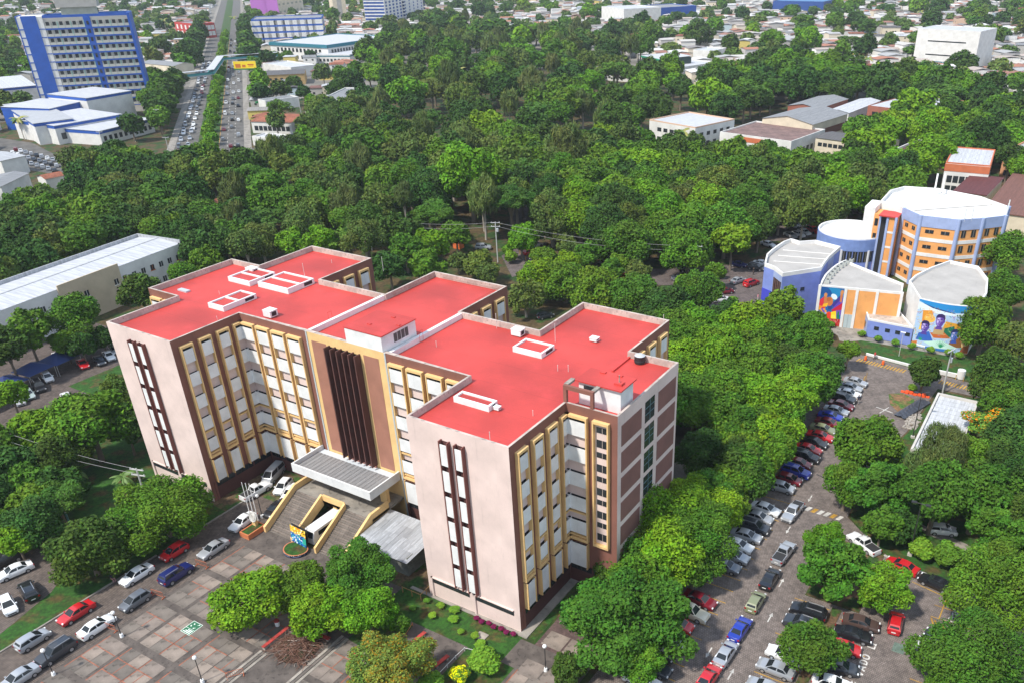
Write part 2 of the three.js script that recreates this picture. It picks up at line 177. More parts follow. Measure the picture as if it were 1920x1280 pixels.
{
  const A = 43.05, B = 36.0, Cc = 21.45, D = 7.42, v1 = -11.83, v2 = -28.28, v3 = -40.27;
  // plan, counter-clockwise seen from above in x,-z; each edge with the material of its wall
  const pts = [
    [-B, 0, mPink], [-Cc, 0, mBrown], [-Cc, v1, mBrown], [-D, v1, mCream], [D, v1, mBrown], [Cc, v1, mBrown], [Cc, 0, mPink], [B, 0, mBrown], [B, v1, mBrown], [A, v1, mPink], [A, v2, mPink],
    [B, v2, mBrown], [B, v3, mPink], [Cc, v3, mBrown], [Cc, v2, mBrown], [D, v2, mBrown], [D, v3, mBrown], [-D, v3, mBrown], [-D, v2, mBrown], [-Cc, v2, mBrown], [-Cc, v3, mPink], [-B, v3, mBrown], [-B, v2, mBrown], [-A, v2, mPink], [-A, v1, mBrown], [-B, v1, mBrown]];
  const n = pts.length, T = 0.3;
  const inn = pts.map(([x, z], i) => { const p = pts[(i + n - 1) % n], q = pts[(i + 1) % n]; const d1 = [Math.sign(x - p[0]), Math.sign(z - p[1])], d2 = [Math.sign(q[0] - x), Math.sign(q[1] - z)]; const n1 = [d1[1], -d1[0]], n2 = [d2[1], -d2[0]]; return [x + (n1[0] + n2[0]) * T, z + (n1[1] + n2[1]) * T]; });
  for (let i = 0; i < n; i++) {
    const [x0, z0, m] = pts[i], j = (i + 1) % n, [x1, z1] = pts[j], a = inn[i], b = inn[j];
    mesh('wall', quad([x0, 0, z0], [x1, 0, z1], [x1, HB, z1], [x0, HB, z0]), m, office);
    mesh('parapet', join([quad([x0, HB, z0], [x1, HB, z1], [b[0], HB, b[1]], [a[0], HB, a[1]]), quad([a[0], RY, a[1]], [b[0], RY, b[1]], [b[0], HB, b[1]], [a[0], HB, a[1]])]), mParapet, office);
  }
  const rg = slab(inn, RY, 0.02); mesh('roof', rg, mRoofRed, office);
  // raised kerbs between the centre and the wings
  for (const x of [-D - 0.2, D + 0.2]) P_('roof_kerb', [box(x - 0.28, RY, v2 - 0.1, x + 0.28, HB - 0.12, v1 - 0.5)], mWhiteP, office);
  // facade bays: o = origin on the wall, d = along, nrm = outward
  const rows = [0, 1, 2, 3, 4].map((k) => 25.05 - 3.63 * k);
  function local(o, d, nr) { return new THREE.Matrix4().makeBasis(V3(d[0], 0, d[1]), V3(0, 1, 0), V3(nr[0], 0, nr[1])).setPosition(o[0], 0, o[1]); }
  const put = (name, list, m, mtx, parent) => { const g = join(list); g.applyMatrix4(mtx); return mesh(name, wallUV(g), m, parent); };
  function bay(o, d, nr, s0, s1, { open0 = false, open1 = false, win = false } = {}) {
    const m = local(o, d, nr), y0 = 7.4, y1 = 25.8, w = 0.19, dep = 0.54, L = [];
    if (!open0) L.push(box(s0, y0, 0.002, s0 + w, y1, dep)); if (!open1) L.push(box(s1 - w, y0, 0.002, s1, y1, dep));
    const i0 = open0 ? s0 : s0 + w, i1 = open1 ? s1 : s1 - w;
    L.push(box(i0, y1 - 0.34, 0.004, i1, y1 - 0.003, dep - 0.003), box(i0, y0 + 0.003, 0.004, i1, y0 + 0.34, dep - 0.003));
    const f = put('window_bay', L, mCream, m, office);
    put('spandrel', [box(i0, y0 + 0.34, 0.006, i1, y1 - 0.34, 0.03)], mPink, m, f);
    if (win) { for (let k = 0; k < 10; k++) { const t = y1 - 0.9 - k * 1.73; const wd = put('window', [box(i0 + 0.2, t - (k % 2 ? 1.05 : 0.75), 0.03, i1 - 0.06, t, 0.07)], mGlass, m, f); put('mullion', [box((i0 + i1) / 2 + 0.05, t - (k % 2 ? 1.05 : 0.75), 0.05, (i0 + i1) / 2 + 0.11, t, 0.1)], mParapet, m, f); } return; }
    rows.forEach((yt, k) => {
      put('window', [box(i0 + 0.05, yt - 1.75, 0.028, i1 - 0.05, yt + (k ? 0.02 : 0.2), 0.07)], mGlass, m, f);
      put('panel', [box(i0 + 0.02, yt - 1.95, 0.43, i1 - 0.02, yt + 0.04, 0.49)], mWhiteP, m, f);
      
      if (k >= 3) put('ledge', [box(i0, yt - 2.5, 0.03, i1, yt - 2.3, 0.42)], mCream, m, f);
    });
    // lower louvre panel
    const L2 = []; if (!open0) L2.push(box(s0 + 0.08, 3.1, 0.003, s0 + 0.2, 7.08, 0.62)); if (!open1) L2.push(box(s1 - 0.2, 3.1, 0.003, s1 - 0.08, 7.08, 0.62));
    const e = put('lower_bay', [box(s0 + 0.2, 6.95, 0.003, s1 - 0.2, 7.0, 0.3)], mBrown, m, office); for (const q of L2) put('side_fin', [q], mCream, m, e);
    put('window', [box(s0 + 0.22, 3.3, 0.01, s1 - 0.22, 6.9, 0.05)], mBlack, m, e);
    for (let q = 0; q < 4; q++) put('panel', [box((open0 ? s0 : s0 + 0.2), 3.3 + q * 0.9, 0.44, (open1 ? s1 : s1 - 0.2), 4.185 + q * 0.9, 0.5)], mWhiteP, m, e);
  }
  function base(o, d, nr, s0, s1) {   // dark ground storey with its window strip
    const m = local(o, d, nr), b = put('base_wall', [box(s0, 0.05, 0.004, s1, 3.2, 0.05)], mBrownD, m, office);
    const k = Math.max(1, Math.round((s1 - s0) / 3.3)), w = (s1 - s0) / k;
    for (let i = 0; i < k; i++) { put('window', [box(s0 + i * w + 0.15, 2.2, 0.052, s0 + (i + 1) * w - 0.15, 3.05, 0.07)], mGlass, m, b); put('mullion', [0.3, 0.5, 0.7].map((f) => box(s0 + i * w + w * f - 0.03, 2.2, 0.068, s0 + i * w + w * f + 0.03, 3.05, 0.09)), mBlack, m, b); }
    put('pilaster', [box(s0 - 0.35, 0, 0.003, s0 - 0.02, 3.35, 0.12)], mBrown, m, office);
  }
  const SIDE = [[1.05, 3.05], [4.12, 6.14], [7.2, 9.26]];
  for (const X of [B, -Cc]) {     // east-facing sides of the two front arms
    for (const [a, b] of SIDE) bay([X, 0], [0, -1], [1, 0], a, b);
    bay([X, 0], [0, -1], [1, 0], 10.15, 11.83, { open1: true }); base([X, 0], [0, -1], [1, 0], 1.0, 11.7);
  }
  for (const X of [Cc, -B]) { for (const [a, b] of SIDE) bay([X, 0], [0, -1], [-1, 0], a, b); base([X, 0], [0, -1], [-1, 0], 1.0, 11.7); }
  for (const [X, a] of [[B, 1], [-Cc, 1]]) bay([X, v1], [1, 0], [0, 1], 0.0, 3.1, { open0: true });
  bay([B, v1], [1, 0], [0, 1], 3.85, 6.05, { win: true }); base([B, v1], [1, 0], [0, 1], 0.1, 6.9);
  for (const [a, b] of [[3.6, 6.3], [6.85, 9.6], [10.15, 12.9]]) bay([-Cc, v1], [1, 0], [0, 1], a, b);
  base([-Cc, v1], [1, 0], [0, 1], 0.1, 13.2);
  for (const [a, b] of [[0.65, 3.3], [3.85, 6.6], [7.2, 9.95], [10.55, 13.25]]) bay([D, v1], [1, 0], [0, 1], a, b);
  base([D, v1], [1, 0], [0, 1], 0.6, 13.9);
  bay([-A, v1], [1, 0], [0, 1], 0.6, 3.2); bay([-A, v1], [1, 0], [0, 1], 3.7, 6.4);
  for (const X of [B, D, -Cc]) for (const [a, b] of [[1.2, 3.4], [4.7, 6.9], [8.2, 10.5]]) bay([X, v2], [0, -1], [1, 0], a, b);
  // pink front ends with vertical fins and panels
  for (const o of [0, -62.5]) {
    const dx = o ? -57.45 : 0;
    const W = put('front_louvre', [26.5, 27.68, 28.65, 29.8].map((x) => box(x + dx - 0.07, 3.5, 0.003, x + dx + 0.07, 25.35, 0.6)), mFinBr, new THREE.Matrix4(), office);
    for (const [x0, x1] of [[26.57, 27.61], [28.72, 29.73]]) for (let k = 0; k < 6; k++) {
      const yt = 24.95 - k * 3.63; P_('window', [box(x0 + dx, yt - 3.4, 0.005, x1 + dx, yt + 0.25, 0.03)], mBrownD, W); P_('panel', [box(x0 + dx + 0.02, yt - 2.85, 0.46, x1 + dx - 0.02, yt, 0.54)], mWhiteP, W);
      P_('window', [box(x0 + dx + 0.55, yt - 3.6, 0.03, x1 + dx, yt - 2.9, 0.07)], mGlass, W);
    }
    for (const [x0, x1] of [[22.3, 28.25], [29.25, 35.1]]) {
      const s = P_('low_window_recess', [box(x0 + dx, 2.35, 0.003, x1 + dx, 3.15, 0.03)], mBlack, office);
      const k = 7, w = (x1 - x0 - 0.3) / k; for (let i = 0; i < k; i++) P_('window', [box(x0 + dx + 0.3 + i * w, 2.4, 0.03, x0 + dx + 0.3 + (i + 1) * w - 0.07, 3.1, 0.06)], mGlass, s);
      P_('wall_rib', [box(x0 + dx - 0.25, 0, 0.003, x0 + dx, 3.3, 0.2), box(x0 + dx - 0.25, 3.18, 0.004, x1 + dx, 3.3, 0.2)], mPink, office);
    }
  }
  // east end: brown inset panels and the stair windows
  for (let k = 0; k < 6; k++) {
    const y1 = 25.3 - k * 3.66, y0 = y1 - 2.85;
    if (y0 < 0.5) continue;
    P_('wall_panel', [box(A + 0.003, y0, -17.9, A + 0.05, y1, -12.75)], mBrownP, office); P_('wall_panel', [box(A + 0.003, y0, -27.62, A + 0.05, y1, -22.5)], mBrownP, office);
    const wd = P_('window', [box(A + 0.003, y0 + 0.1, -21.45, A + 0.03, y1 + 0.2, -18.85)], mGlass, office);
    P_('mullion', [box(A + 0.03, y0 + 0.1, -20.2, A + 0.07, y1 + 0.2, -20.1), box(A + 0.03, y0 + 1.2, -21.45, A + 0.066, y0 + 1.28, -18.85), box(A + 0.03, y0 + 2.1, -21.45, A + 0.066, y0 + 2.18, -18.85)], M(0.12, 0.2, 0.22, { rough: 0.4 }), wd);
  }
  // centre: brown fields and the bank of tall fins
  for (const [x0, x1] of [[-6.6, -3.75], [3.35, 6.1]]) P_('wall_panel', [box(x0, 7.7, v1 + 0.003, x1, 25.8, v1 + 0.04)], M(0.40, 0.185, 0.13, { map: texStucco, tile: 6 }), office);
  const fb = P_('fin_bank', [box(-3.1, 7.9, v1 + 0.003, 2.75, 25.6, v1 + 0.03)], mBlack, office);
  for (let i = 0; i < 6; i++) { const x = -3.05 + i * 1.14; P_('fin', [box(x - 0.09, 7.8, v1 + 0.03, x + 0.09, 25.8, v1 + 1.15)], mFin, fb); if (i < 5) for (let k = 0; k < 5; k++) { const y = 21.8 - k * 3.63; P_('spandrel', [box(x + 0.09, y - 0.55, v1 + 0.03, x + 1.05, y + 0.5, v1 + 0.3)], M(0.35, 0.16, 0.13), fb); } }
  for (const q of [-D, D]) P_('corner_joint', [box(q - 0.12, 0, v1 + 0.003, q + 0.12, HB, v1 + 0.09)], M(0.45, 0.5, 0.52, { rough: 0.7 }), office);
  // rooftop rooms
  const p1 = P_('rooftop_room', [box(0.45, RY, v1 - 6.9, 7.1, 29.15, v1 - 0.02)], mWhiteP, office);
  P_('roof', [box(0.3, 29.153, v1 - 7.05, 7.25, 29.3, v1 + 0.05)], mRoofRed, p1);
  P_('window', [box(7.103, 27.5, v1 - 5.3, 7.13, 28.75, v1 - 2.4)], M(0.09, 0.085, 0.085), p1);
  P_('mullion', [0, 1, 2].map((i) => box(7.13, 27.5, v1 - 4.6 + i * 0.75, 7.16, 28.75, v1 - 4.55 + i * 0.75)), mWhiteP, p1);
  for (const [x, z] of [[2.6, -14.4], [3.9, -17.8], [6.4, -16]]) P_('roof_hatch', [box(x, 29.3, z, x + 0.6, 29.42, z + 0.35)], mRoofRed, p1);
  const p2 = P_('rooftop_room', [box(36.6, RY, -17.0, 42.3, 29.2, -13.9)], mWhiteP, office);
  P_('roof', [box(36.3, 29.203, -17.3, 42.6, 29.36, -13.5)], mRoofRed, p2);
  P_('window', [box(37.3, 28.1, -13.897, 38.7, 28.75, -13.86)], mGlass, p2);
  for (const q of [[41.0, 29.36, -15.4, 42.0, 29.62, -14.6], [38.0, 29.36, -17.0, 38.7, 29.5, -16.5], [40.3, 29.36, -17.1, 40.9, 29.5, -16.7]]) P_('vent_block', [box(...q)], mRoofRed, p2);
  P_('vent_pipe', [cyl(0.07, 0.07, 0.95, 41.5, 29.62, -15, 8)], mConc, p2);
  P_('roof_frame', [box(B - 0.35, HB, v1 - 0.02, B + 0.1, 28.75, v1 - 0.4), box(B + 3.35, HB, v1 - 0.02, B + 3.75, 28.75, v1 - 0.4), box(B - 0.35, 28.75, v1 - 0.01, B + 3.75, 29.25, v1 - 0.41)], mBrown, office);
  P_('roof_frame_beam', [box(B - 0.45, 29.0, v1 - 2.1, B + 0.12, 29.3, v1 - 0.42), box(B + 3.3, 29.0, v1 - 2.1, B + 3.8, 29.3, v1 - 0.42)], mConc, office);
  P_('roof_step', [box(35.9, RY, -28, 36.15, RY + 0.25, -23.2)], mRoofRed, office);
  // curbed openings on the roof
  const curb = (x0, z0, x1, z1, h = 0.75, split) => {
    const t = 0.28, c = P_('roof_curb', [box(x0, RY, z0, x1, RY + h, z0 + t), box(x0, RY, z1 - t, x1, RY + h, z1), box(x0, RY, z0 + t, x0 + t, RY + h, z1 - t), box(x1 - t, RY, z0 + t, x1, RY + h, z1 - t), ...(split ? [box(x0 + t, RY, (z0 + z1) / 2 - 0.15, x1 - t, RY + h - 0.01, (z0 + z1) / 2 + 0.15)] : [])], mWhiteP, office);
    P_('roof', [box(x0 + t, RY + 0.2, z0 + t, x1 - t, RY + h - 0.22, z1 - t)], mRoofRed, c);
    P_('louvre', [box(x1 + 0.003, RY + 0.2, z0 + 0.5, x1 + 0.03, RY + h - 0.15, z0 + Math.min(z1 - z0 - 0.8, 2.2))], mBlack, c);
  };
  curb(23.1, -8.5, 28.4, -6.7); curb(21.15, -25.3, 25.85, -22.05); curb(-29.3, -18.7, -25.75, -12.4, 0.8, 1); curb(-36.3, -27.2, -31.05, -21.85, 0.8, 1); curb(-29.7, -28, -22.7, -22.4, 0.9, 1);
  const unit = (x, z, w, d, h) => { const u = P_('air_unit', [box(x - w / 2, RY + 0.15, z - d / 2, x + w / 2, RY + h, z + d / 2), box(x - w / 2 - 0.05, RY + h + 0.003, z - d / 2 - 0.05, x + w / 2 + 0.05, RY + h + 0.06, z + d / 2 + 0.05)], mWhiteP, office); P_('grille', [box(x + w / 2 + 0.003, RY + 0.3, z - d * 0.3, x + w / 2 + 0.03, RY + h - 0.15, z + d * 0.3)], mBlack, u); };
  unit(-17.9, -14.6, 1.6, 1.4, 1.1); unit(18.7, -26.9, 1.6, 1.2, 1.0); unit(29.2, -30.4, 1.1, 0.9, 0.55); unit(29.0, -7.6, 0.7, 0.6, 0.5); unit(-36, -26.6, 1.8, 1.3, 0.9);
  P_('skylight', [box(-40, RY, -15.6, -37.8, RY + 0.25, -14.8)], M(0.45, 0.5, 0.55, { rough: 0.3 }), office);
  const tk = P_('water_tank', [cyl(0.72, 0.72, 1.0, 37.9, RY + 0.12, -27.3, 18), cyl(0.78, 0.74, 0.1, 37.9, RY + 0.4, -27.3, 18)], mBlack, office); P_('tank_lid', [cyl(0.72, 0.3, 0.22, 37.9, RY + 1.12, -27.3, 18)], M(0.45, 0.47, 0.5), tk);
  for (const [x, z, h] of [[-32.5, -17, 0.5], [-24, -9.8, 0.5], [33.5, -8.5, 0.7], [31, -20.5, 0.9], [29.7, -20, 0.8], [14.6, -27.4, 2.2], [-16.8, -38.0, 2.4], [-27.7, -36.8, 0.5], [11, -18.2, 0.8], [-24.8, -28, 3], [24.5, -27.6, 2.6], [35.4, -39.5, 1.8], [33, -0.7, 1.6]]) P_('vent_pipe', [cyl(0.035, 0.035, h, x, RY, z, 6), cyl(0.05, 0.05, 0.1, x, RY + h, z, 6)], M(0.6, 0.58, 0.55), office);
  // wire railings at the edges of the centre roof
  const rail = (a, b) => { const L = [], len = Math.hypot(b[0] - a[0], b[1] - a[1]), k = Math.round(len / 0.22); for (let i = 0; i <= k; i++) { const x = lerp(a[0], b[0], i / k), z = lerp(a[1], b[1], i / k); L.push(bar([x, HB - 0.85, z], [x, HB + 0.05, z], 0.012, 3)); } for (const y of [HB - 0.5, HB]) L.push(bar([a[0], y, a[1]], [b[0], y, b[1]], 0.015, 3)); P_('wire_railing', L, M(0.28, 0.1, 0.06), office); };
  rail([-6.9, v1 - 0.7], [0.2, v1 - 0.7]); rail([6.6, -33], [6.6, -39.4]); rail([-6.9, -29.5], [-6.9, -39.4]); rail([-5.5, -39.5], [6.2, -39.5]);
  const lad = (x, z) => P_('roof_ladder', [bar([x, RY, z], [x, RY + 1.7, z], 0.03, 4), bar([x, RY, z - 0.7], [x, RY + 1.7, z - 0.7], 0.03, 4), bar([x, RY + 1.7, z], [x, RY + 1.7, z - 0.7], 0.03, 4)], M(0.5, 0.06, 0.04), office);
  lad(8.1, -18.2); lad(-8.2, -17);
  // entrance: landing, stairs, parapet walls, canopy
  const ent = P_('entrance_landing', [box(-8.2, 3.2, v1 + 0.1, 7.1, 3.6, -5.1)], mPathC, office);
  const N = 22;
  for (const [x0, x1] of [[-8.2, -3.05], [1.95, 6.7]]) for (let i = 0; i < N; i++) { const y = 3.6 * (i + 1) / N - 0.082, z = 1.1 - 6.2 * i / N; P_('step', [box(x0, y - 0.16, z - 6.2 / N - 0.12, x1, y, z)], i % 2 ? mSlab[0] : mSlab[1], ent); }
  const slopeWall = (x0, x1, zs) => { const sh = new THREE.Shape(zs.map(([z, y]) => new THREE.Vector2(z, y))); const g = new THREE.ExtrudeGeometry(sh, { depth: x1 - x0, bevelEnabled: false }); g.rotateY(-PI / 2); g.translate(x1, 0, 0); return strip(g); };
  const prof = [[1.55, 0], [1.55, 0.95], [-5.0, 4.55], [-8.6, 4.6], [-8.6, 3.1], [-5.2, 3.1], [0.9, 0]];
  for (const [x0, x1] of [[-8.6, -8.2], [6.7, 7.1]]) mesh('stair_wall', wallUV(slopeWall(x0, x1, prof)), mCream, ent);
  const prof2 = [[1.45, 0], [1.45, 0.95], [-5.2, 4.55], [-5.2, 2.7], [0.5, 0]];
  for (const [x0, x1] of [[-3.05, -2.7], [1.6, 1.95]]) mesh('stair_wall', wallUV(slopeWall(x0, x1, prof2)), mCream, ent);
  P_('stair_wall', [box(-2.7, 3.2, -5.45, 1.6, 4.5, -5.1)], mCream, ent);
  P_('column', [box(-1.2, 0, -6.2, -0.5, 3.2, -5.5), box(5.0, 3.6, -9.8, 6.3, 6.9, -9.2), box(-7.2, 3.6, -9.8, -6.0, 6.9, -9.2)], mCream, ent);
  const can = P_('canopy', [box(-8.35, 7.0, v1 + 1.0, 6.75, 7.28, -5.75), box(-8.6, 6.6, v1 + 0.1, -8.35, 8.0, -5.5), box(6.75, 6.6, v1 + 0.1, 7.0, 8.0, -5.5), box(-8.35, 6.6, -5.75, 6.75, 8.0, -5.5)], M(0.74, 0.76, 0.78, { map: texStucco, tile: 6 }), office);
  for (let i = 0; i < 40; i++) { const x = -8.3 + i * 0.376; P_('roof_sheet', [box(x, 7.283, v1 + 1.25, x + 0.36, 7.34 + (i % 2) * 0.03, -5.78)], i % 3 ? M(0.36, 0.36, 0.36, { map: texMetal, tile: 3, rough: 0.6 }) : M(0.42, 0.42, 0.42, { map: texMetal, tile: 3, rough: 0.6 }), can); }
  P_('gutter', [box(-8.35, 7.1, v1 + 0.12, 6.75, 7.3, v1 + 1.22)], M(0.55, 0.6, 0.64, { rough: 0.5 }), can);
  P_('side_canopy', [box(-10.6, 5.9, v1 + 0.6, -8.9, 6.0, v1 + 3.2)], M(0.55, 0.58, 0.6, { rough: 0.5 }), office);
}
// lean-to shed beside the stairs
{
  const s = thing('metal_shed', 'low shed with shiny metal sheet roof between the stairs and the pink wing', 'shed', [7.3, 0, 0]);
  P_('wall', [box(0.2, 0, -1.45, 9.3, 2.6, -1.3), box(9.15, 0, -8.3, 9.3, 2.9, -1.45), box(0.2, 0, -8.3, 0.35, 2.8, -1.45)], M(0.25, 0.27, 0.25, { map: texConcrete, tile: 4 }), s);
  const r = rng(8);
  for (let i = 0; i < 4; i++) for (let j = 0; j < 12; j++) { const z0 = -8.6 + i * 1.95, x0 = j * 0.82, y0 = 3.35 - i * 0.16, c = 0.6 + r() * 0.3; const g = box(x0, 0, 0, x0 + 0.8, 0.02, 2.0); g.rotateX(0.082); g.translate(0, y0 + 0.01 * (j % 2), z0); mesh('roof_sheet', wallUV(strip(g)), M(Math.round(c * 20) / 20 * 0.95, Math.round(c * 20) / 20, Math.round(c * 20) / 20 * 1.05, { rough: 0.3, metal: 0.25, map: texMetal, tile: 4 }), s); }
}


// ---------------------------------------------------------------- trees
const CAM = camera.position;
const leafMats = new Map();
function leafMat(c) { const k = c.join(); if (!leafMats.has(k)) { const m = new THREE.MeshPhysicalMaterial({ color: new THREE.Color().setRGB(...c), roughness: 0.8, specularIntensity: 0.35, vertexColors: true, side: THREE.DoubleSide }); leafMats.set(k, m); } return leafMats.get(k); }
const mBark = M(0.22, 0.18, 0.14, { map: texStucco, tile: 2, rough: 1 }), mBarkPale = M(0.42, 0.38, 0.33, { map: texStucco, tile: 2, rough: 1 });
// crown kinds; shapes are in units of the crown radius
const KIND = {
  broad: { lobes: 17, flat: 0.85, leaf: 1, spread: 0.62, lobe: [0.3, 0.46], tints: [[0.07, 0.158, 0.010], [0.058, 0.138, 0.011], [0.084, 0.166, 0.011]] },
  dark: { lobes: 17, flat: 0.9, leaf: 1, spread: 0.6, lobe: [0.32, 0.46], tints: [[0.032, 0.08, 0.011], [0.036, 0.088, 0.014], [0.046, 0.092, 0.012]] },
  bright: { lobes: 18, flat: 0.85, leaf: 1, spread: 0.62, lobe: [0.28, 0.42], tints: [[0.108, 0.232, 0.008], [0.09, 0.212, 0.009], [0.128, 0.24, 0.009]] },
  olive: { lobes: 18, flat: 0.95, leaf: 0.85, spread: 0.66, lobe: [0.24, 0.4], sparse: 0.85, tints: [[0.088, 0.135, 0.02], [0.074, 0.122, 0.024], [0.10, 0.14, 0.026]] },
  feather: { lobes: 20, flat: 0.5, leaf: 0.8, spread: 0.74, lobe: [0.2, 0.34], sparse: 0.8, tints: [[0.055, 0.14, 0.018], [0.066, 0.146, 0.02], [0.074, 0.162, 0.016]] },
  wisp: { lobes: 22, flat: 1.35, leaf: 1, spread: 0.6, lobe: [0.2, 0.36], wisp: true, tints: [[0.10, 0.15, 0.035], [0.082, 0.12, 0.03], [0.11, 0.145, 0.04]] },
  fine: { lobes: 26, flat: 0.8, leaf: 1.05, spread: 0.74, lobe: [0.15, 0.3], sparse: 0.75, tints: [[0.062, 0.165, 0.012], [0.052, 0.15, 0.014]] },
  flame: { lobes: 18, flat: 0.6, leaf: 0.85, spread: 0.7, lobe: [0.24, 0.38], flower: [0.72, 0.13, 0.02], tints: [[0.13, 0.235, 0.03]] },
  gold: { lobes: 16, flat: 0.85, leaf: 0.9, spread: 0.6, lobe: [0.3, 0.42], flower: [0.75, 0.42, 0.02], tints: [[0.15, 0.26, 0.02]] },
  ruddy: { lobes: 20, flat: 0.75, leaf: 0.9, spread: 0.7, lobe: [0.2, 0.33], sparse: 0.75, flower: [0.22, 0.10, 0.04], tints: [[0.15, 0.23, 0.035]] },
  shrub: { lobes: 7, flat: 0.9, leaf: 1.2, spread: 0.4, lobe: [0.45, 0.6], tints: [[0.10, 0.23, 0.02], [0.14, 0.27, 0.02]] },
};
function crown(kind, lod, seed) {
  const K = KIND[kind], r = rng(seed * 977 + lod * 31 + kind.length * 7), n = [9500, 3200, 1000, 24000][lod], size = [0.05, 0.092, 0.17, 0.03][lod] * K.leaf;
  const lobes = [{ c: V3(0, 0.0, 0), r: 0.5, t: 1, h: 0 }], ax = 0.82 + r() * 0.3, az = 0.82 + r() * 0.3;
  for (let i = 0; i < K.lobes; i++) {
    const y = 1 - (i + 0.3 + 0.4 * r()) / K.lobes * 1.5, a = i * 2.39996 + r() * 1.3, q = Math.sqrt(Math.max(0.02, 1 - y * y)), s = K.spread * (0.7 + 0.55 * r()), R = lerp(K.lobe[0], K.lobe[1], r()) * 0.92, L = { c: V3(Math.cos(a) * q * s * ax, y * s * 0.98, Math.sin(a) * q * s * az), r: R, t: lod === 1 || lod === 2 ? 0.92 + r() * 0.16 : 0.84 + r() * 0.34, h: (r() - 0.5) * (lod === 1 || lod === 2 ? 0.14 : 0.3) };
    lobes.push(L);
    if (lod !== 2) for (let m = 0; m < 3; m++) { const d = V3(L.c.x + (r() - 0.5) * 0.8, L.c.y + (r() - 0.3) * 0.8, L.c.z + (r() - 0.5) * 0.8).normalize(); lobes.push({ c: L.c.clone().addScaledVector(d, R * 0.75), r: R * (0.34 + 0.3 * r()), t: L.t * (0.94 + r() * 0.14), h: L.h + (r() - 0.5) * 0.12 }); }
  }
  const pos = [], col = [], idx = [], d = V3(), p = V3(), nn = V3(), u = V3(), v = V3(); let tries = 0, made = 0;
  const tot = lobes.reduce((s, l) => s + l.r * l.r, 0);
  while (made < n && tries++ < n * 8) {
    let w = r() * tot, L = lobes[0]; for (const l of lobes) { w -= l.r * l.r; if (w <= 0) { L = l; break; } }
    const y = 2 * r() - 1, a = r() * 2 * PI, q = Math.sqrt(1 - y * y); d.set(Math.cos(a) * q, y, Math.sin(a) * q);
    p.copy(d).multiplyScalar(L.r * (0.74 + 0.58 * Math.pow(r(), 1.5))).add(L.c);
    if (p.y < -0.55 && r() < 0.75) continue;
    let inside = false; for (const l of lobes) if (l !== L && p.distanceToSquared(l.c) < l.r * l.r * 0.66) { inside = true; break; }
    if (inside && r() < 0.94) continue;
    if (K.sparse && r() > K.sparse && d.y < 0.2) continue;
    nn.copy(d).multiplyScalar(0.8).add(V3(r() - 0.5, r() - 0.5 + 0.2, r() - 0.5).multiplyScalar(1.7)).normalize();
    u.set(r() - 0.5, r() - 0.5, r() - 0.5); if (K.wisp) u.set((r() - 0.5) * 0.7 + p.x * 0.5, 1.0, (r() - 0.5) * 0.7 + p.z * 0.5);
    u.cross(nn); if (K.wisp) { v.copy(u).normalize(); u.crossVectors(nn, v); } u.normalize(); v.crossVectors(nn, u);
    const s = size * (0.55 + 0.9 * r()), sw = K.wisp ? s * 0.26 : s * 0.58, sl = K.wisp ? s * 1.8 : s, bend = (r() - 0.5) * 0.5;
    const P = (a, b, e) => pos.push(p.x + u.x * a * sl + v.x * b * sw + nn.x * e * s, (p.y + u.y * a * sl + v.y * b * sw + nn.y * e * s) * K.flat, p.z + u.z * a * sl + v.z * b * sw + nn.z * e * s);
    P(-1, 0, 0); P(0.1, -1, bend); P(1, 0, 0); P(0.1, 1, bend);
    const fl = K.flower && r() < (kind === 'gold' ? 0.5 : 0.2) * (L.h > -0.02 ? 1.5 : 0.3), g = (lod === 1 || lod === 2 ? 0.8 + 0.4 * r() : 0.66 + 0.68 * r()) * L.t, hh = 1 + L.h + (r() - 0.5) * 0.3;
    const c = fl ? K.flower.map((f) => f / 0.12 * (0.8 + r() * 0.4)) : [g * hh, g, g * (0.75 + 0.5 * r())];
    for (let q = 0; q < 4; q++) col.push(...c); const o = made * 4; idx.push(o, o + 1, o + 2, o, o + 2, o + 3); made++;
  }
  const geo = new THREE.BufferGeometry(); geo.setAttribute('position', new THREE.Float32BufferAttribute(pos, 3)); geo.setAttribute('color', new THREE.Float32BufferAttribute(col, 3)); geo.setIndex(idx); geo.computeVertexNormals();
  return { geo, lobes: lobes.filter((l, i) => lod === 2 || i % 4 === 1), flat: K.flat };
}
const crowns = new Map();
function crownOf(kind, lod, v) { const k = kind + lod + v; if (!crowns.has(k)) crowns.set(k, crown(kind, lod, v + 1)); return crowns.get(k); }
const trunks = new Map();
// a trunk with limbs that reach into the lobes; x,z in crown radii, y from 0 (ground) to 1 (crown centre)
function trunkOf(kind, lod, v, fk) {
  const k = kind + lod + v + fk; if (trunks.has(k)) return trunks.get(k);
  const c = crownOf(kind, lod, v), r = rng(v * 13 + 5), L = [], n = [8, 6, 4, 8][lod], fork = 0.55;
  L.push(bar([0, 0, 0], [0.03, fork, 0.02], 0.085, n, 0.062));
  const lim = c.lobes.slice(0, [12, 7, 4, 14][lod]);
  for (const l of lim) { const e = [l.c.x * 0.95, 1 + l.c.y * c.flat * fk * 0.9, l.c.z * 0.95]; if (e[1] < fork + 0.08) e[1] = fork + 0.1; const m = [e[0] * 0.45, lerp(fork, e[1], 0.62), e[2] * 0.45]; L.push(bar([0.03, fork - 0.02, 0.02], m, 0.045, n > 5 ? 5 : 4, 0.03), bar(m, e, 0.03, 4, 0.012)); }
  const g = wallUV(join(L)); trunks.set(k, g); return g;
}
let treeCount = 0; const treeSeen = new Map(), treeSpots = [];
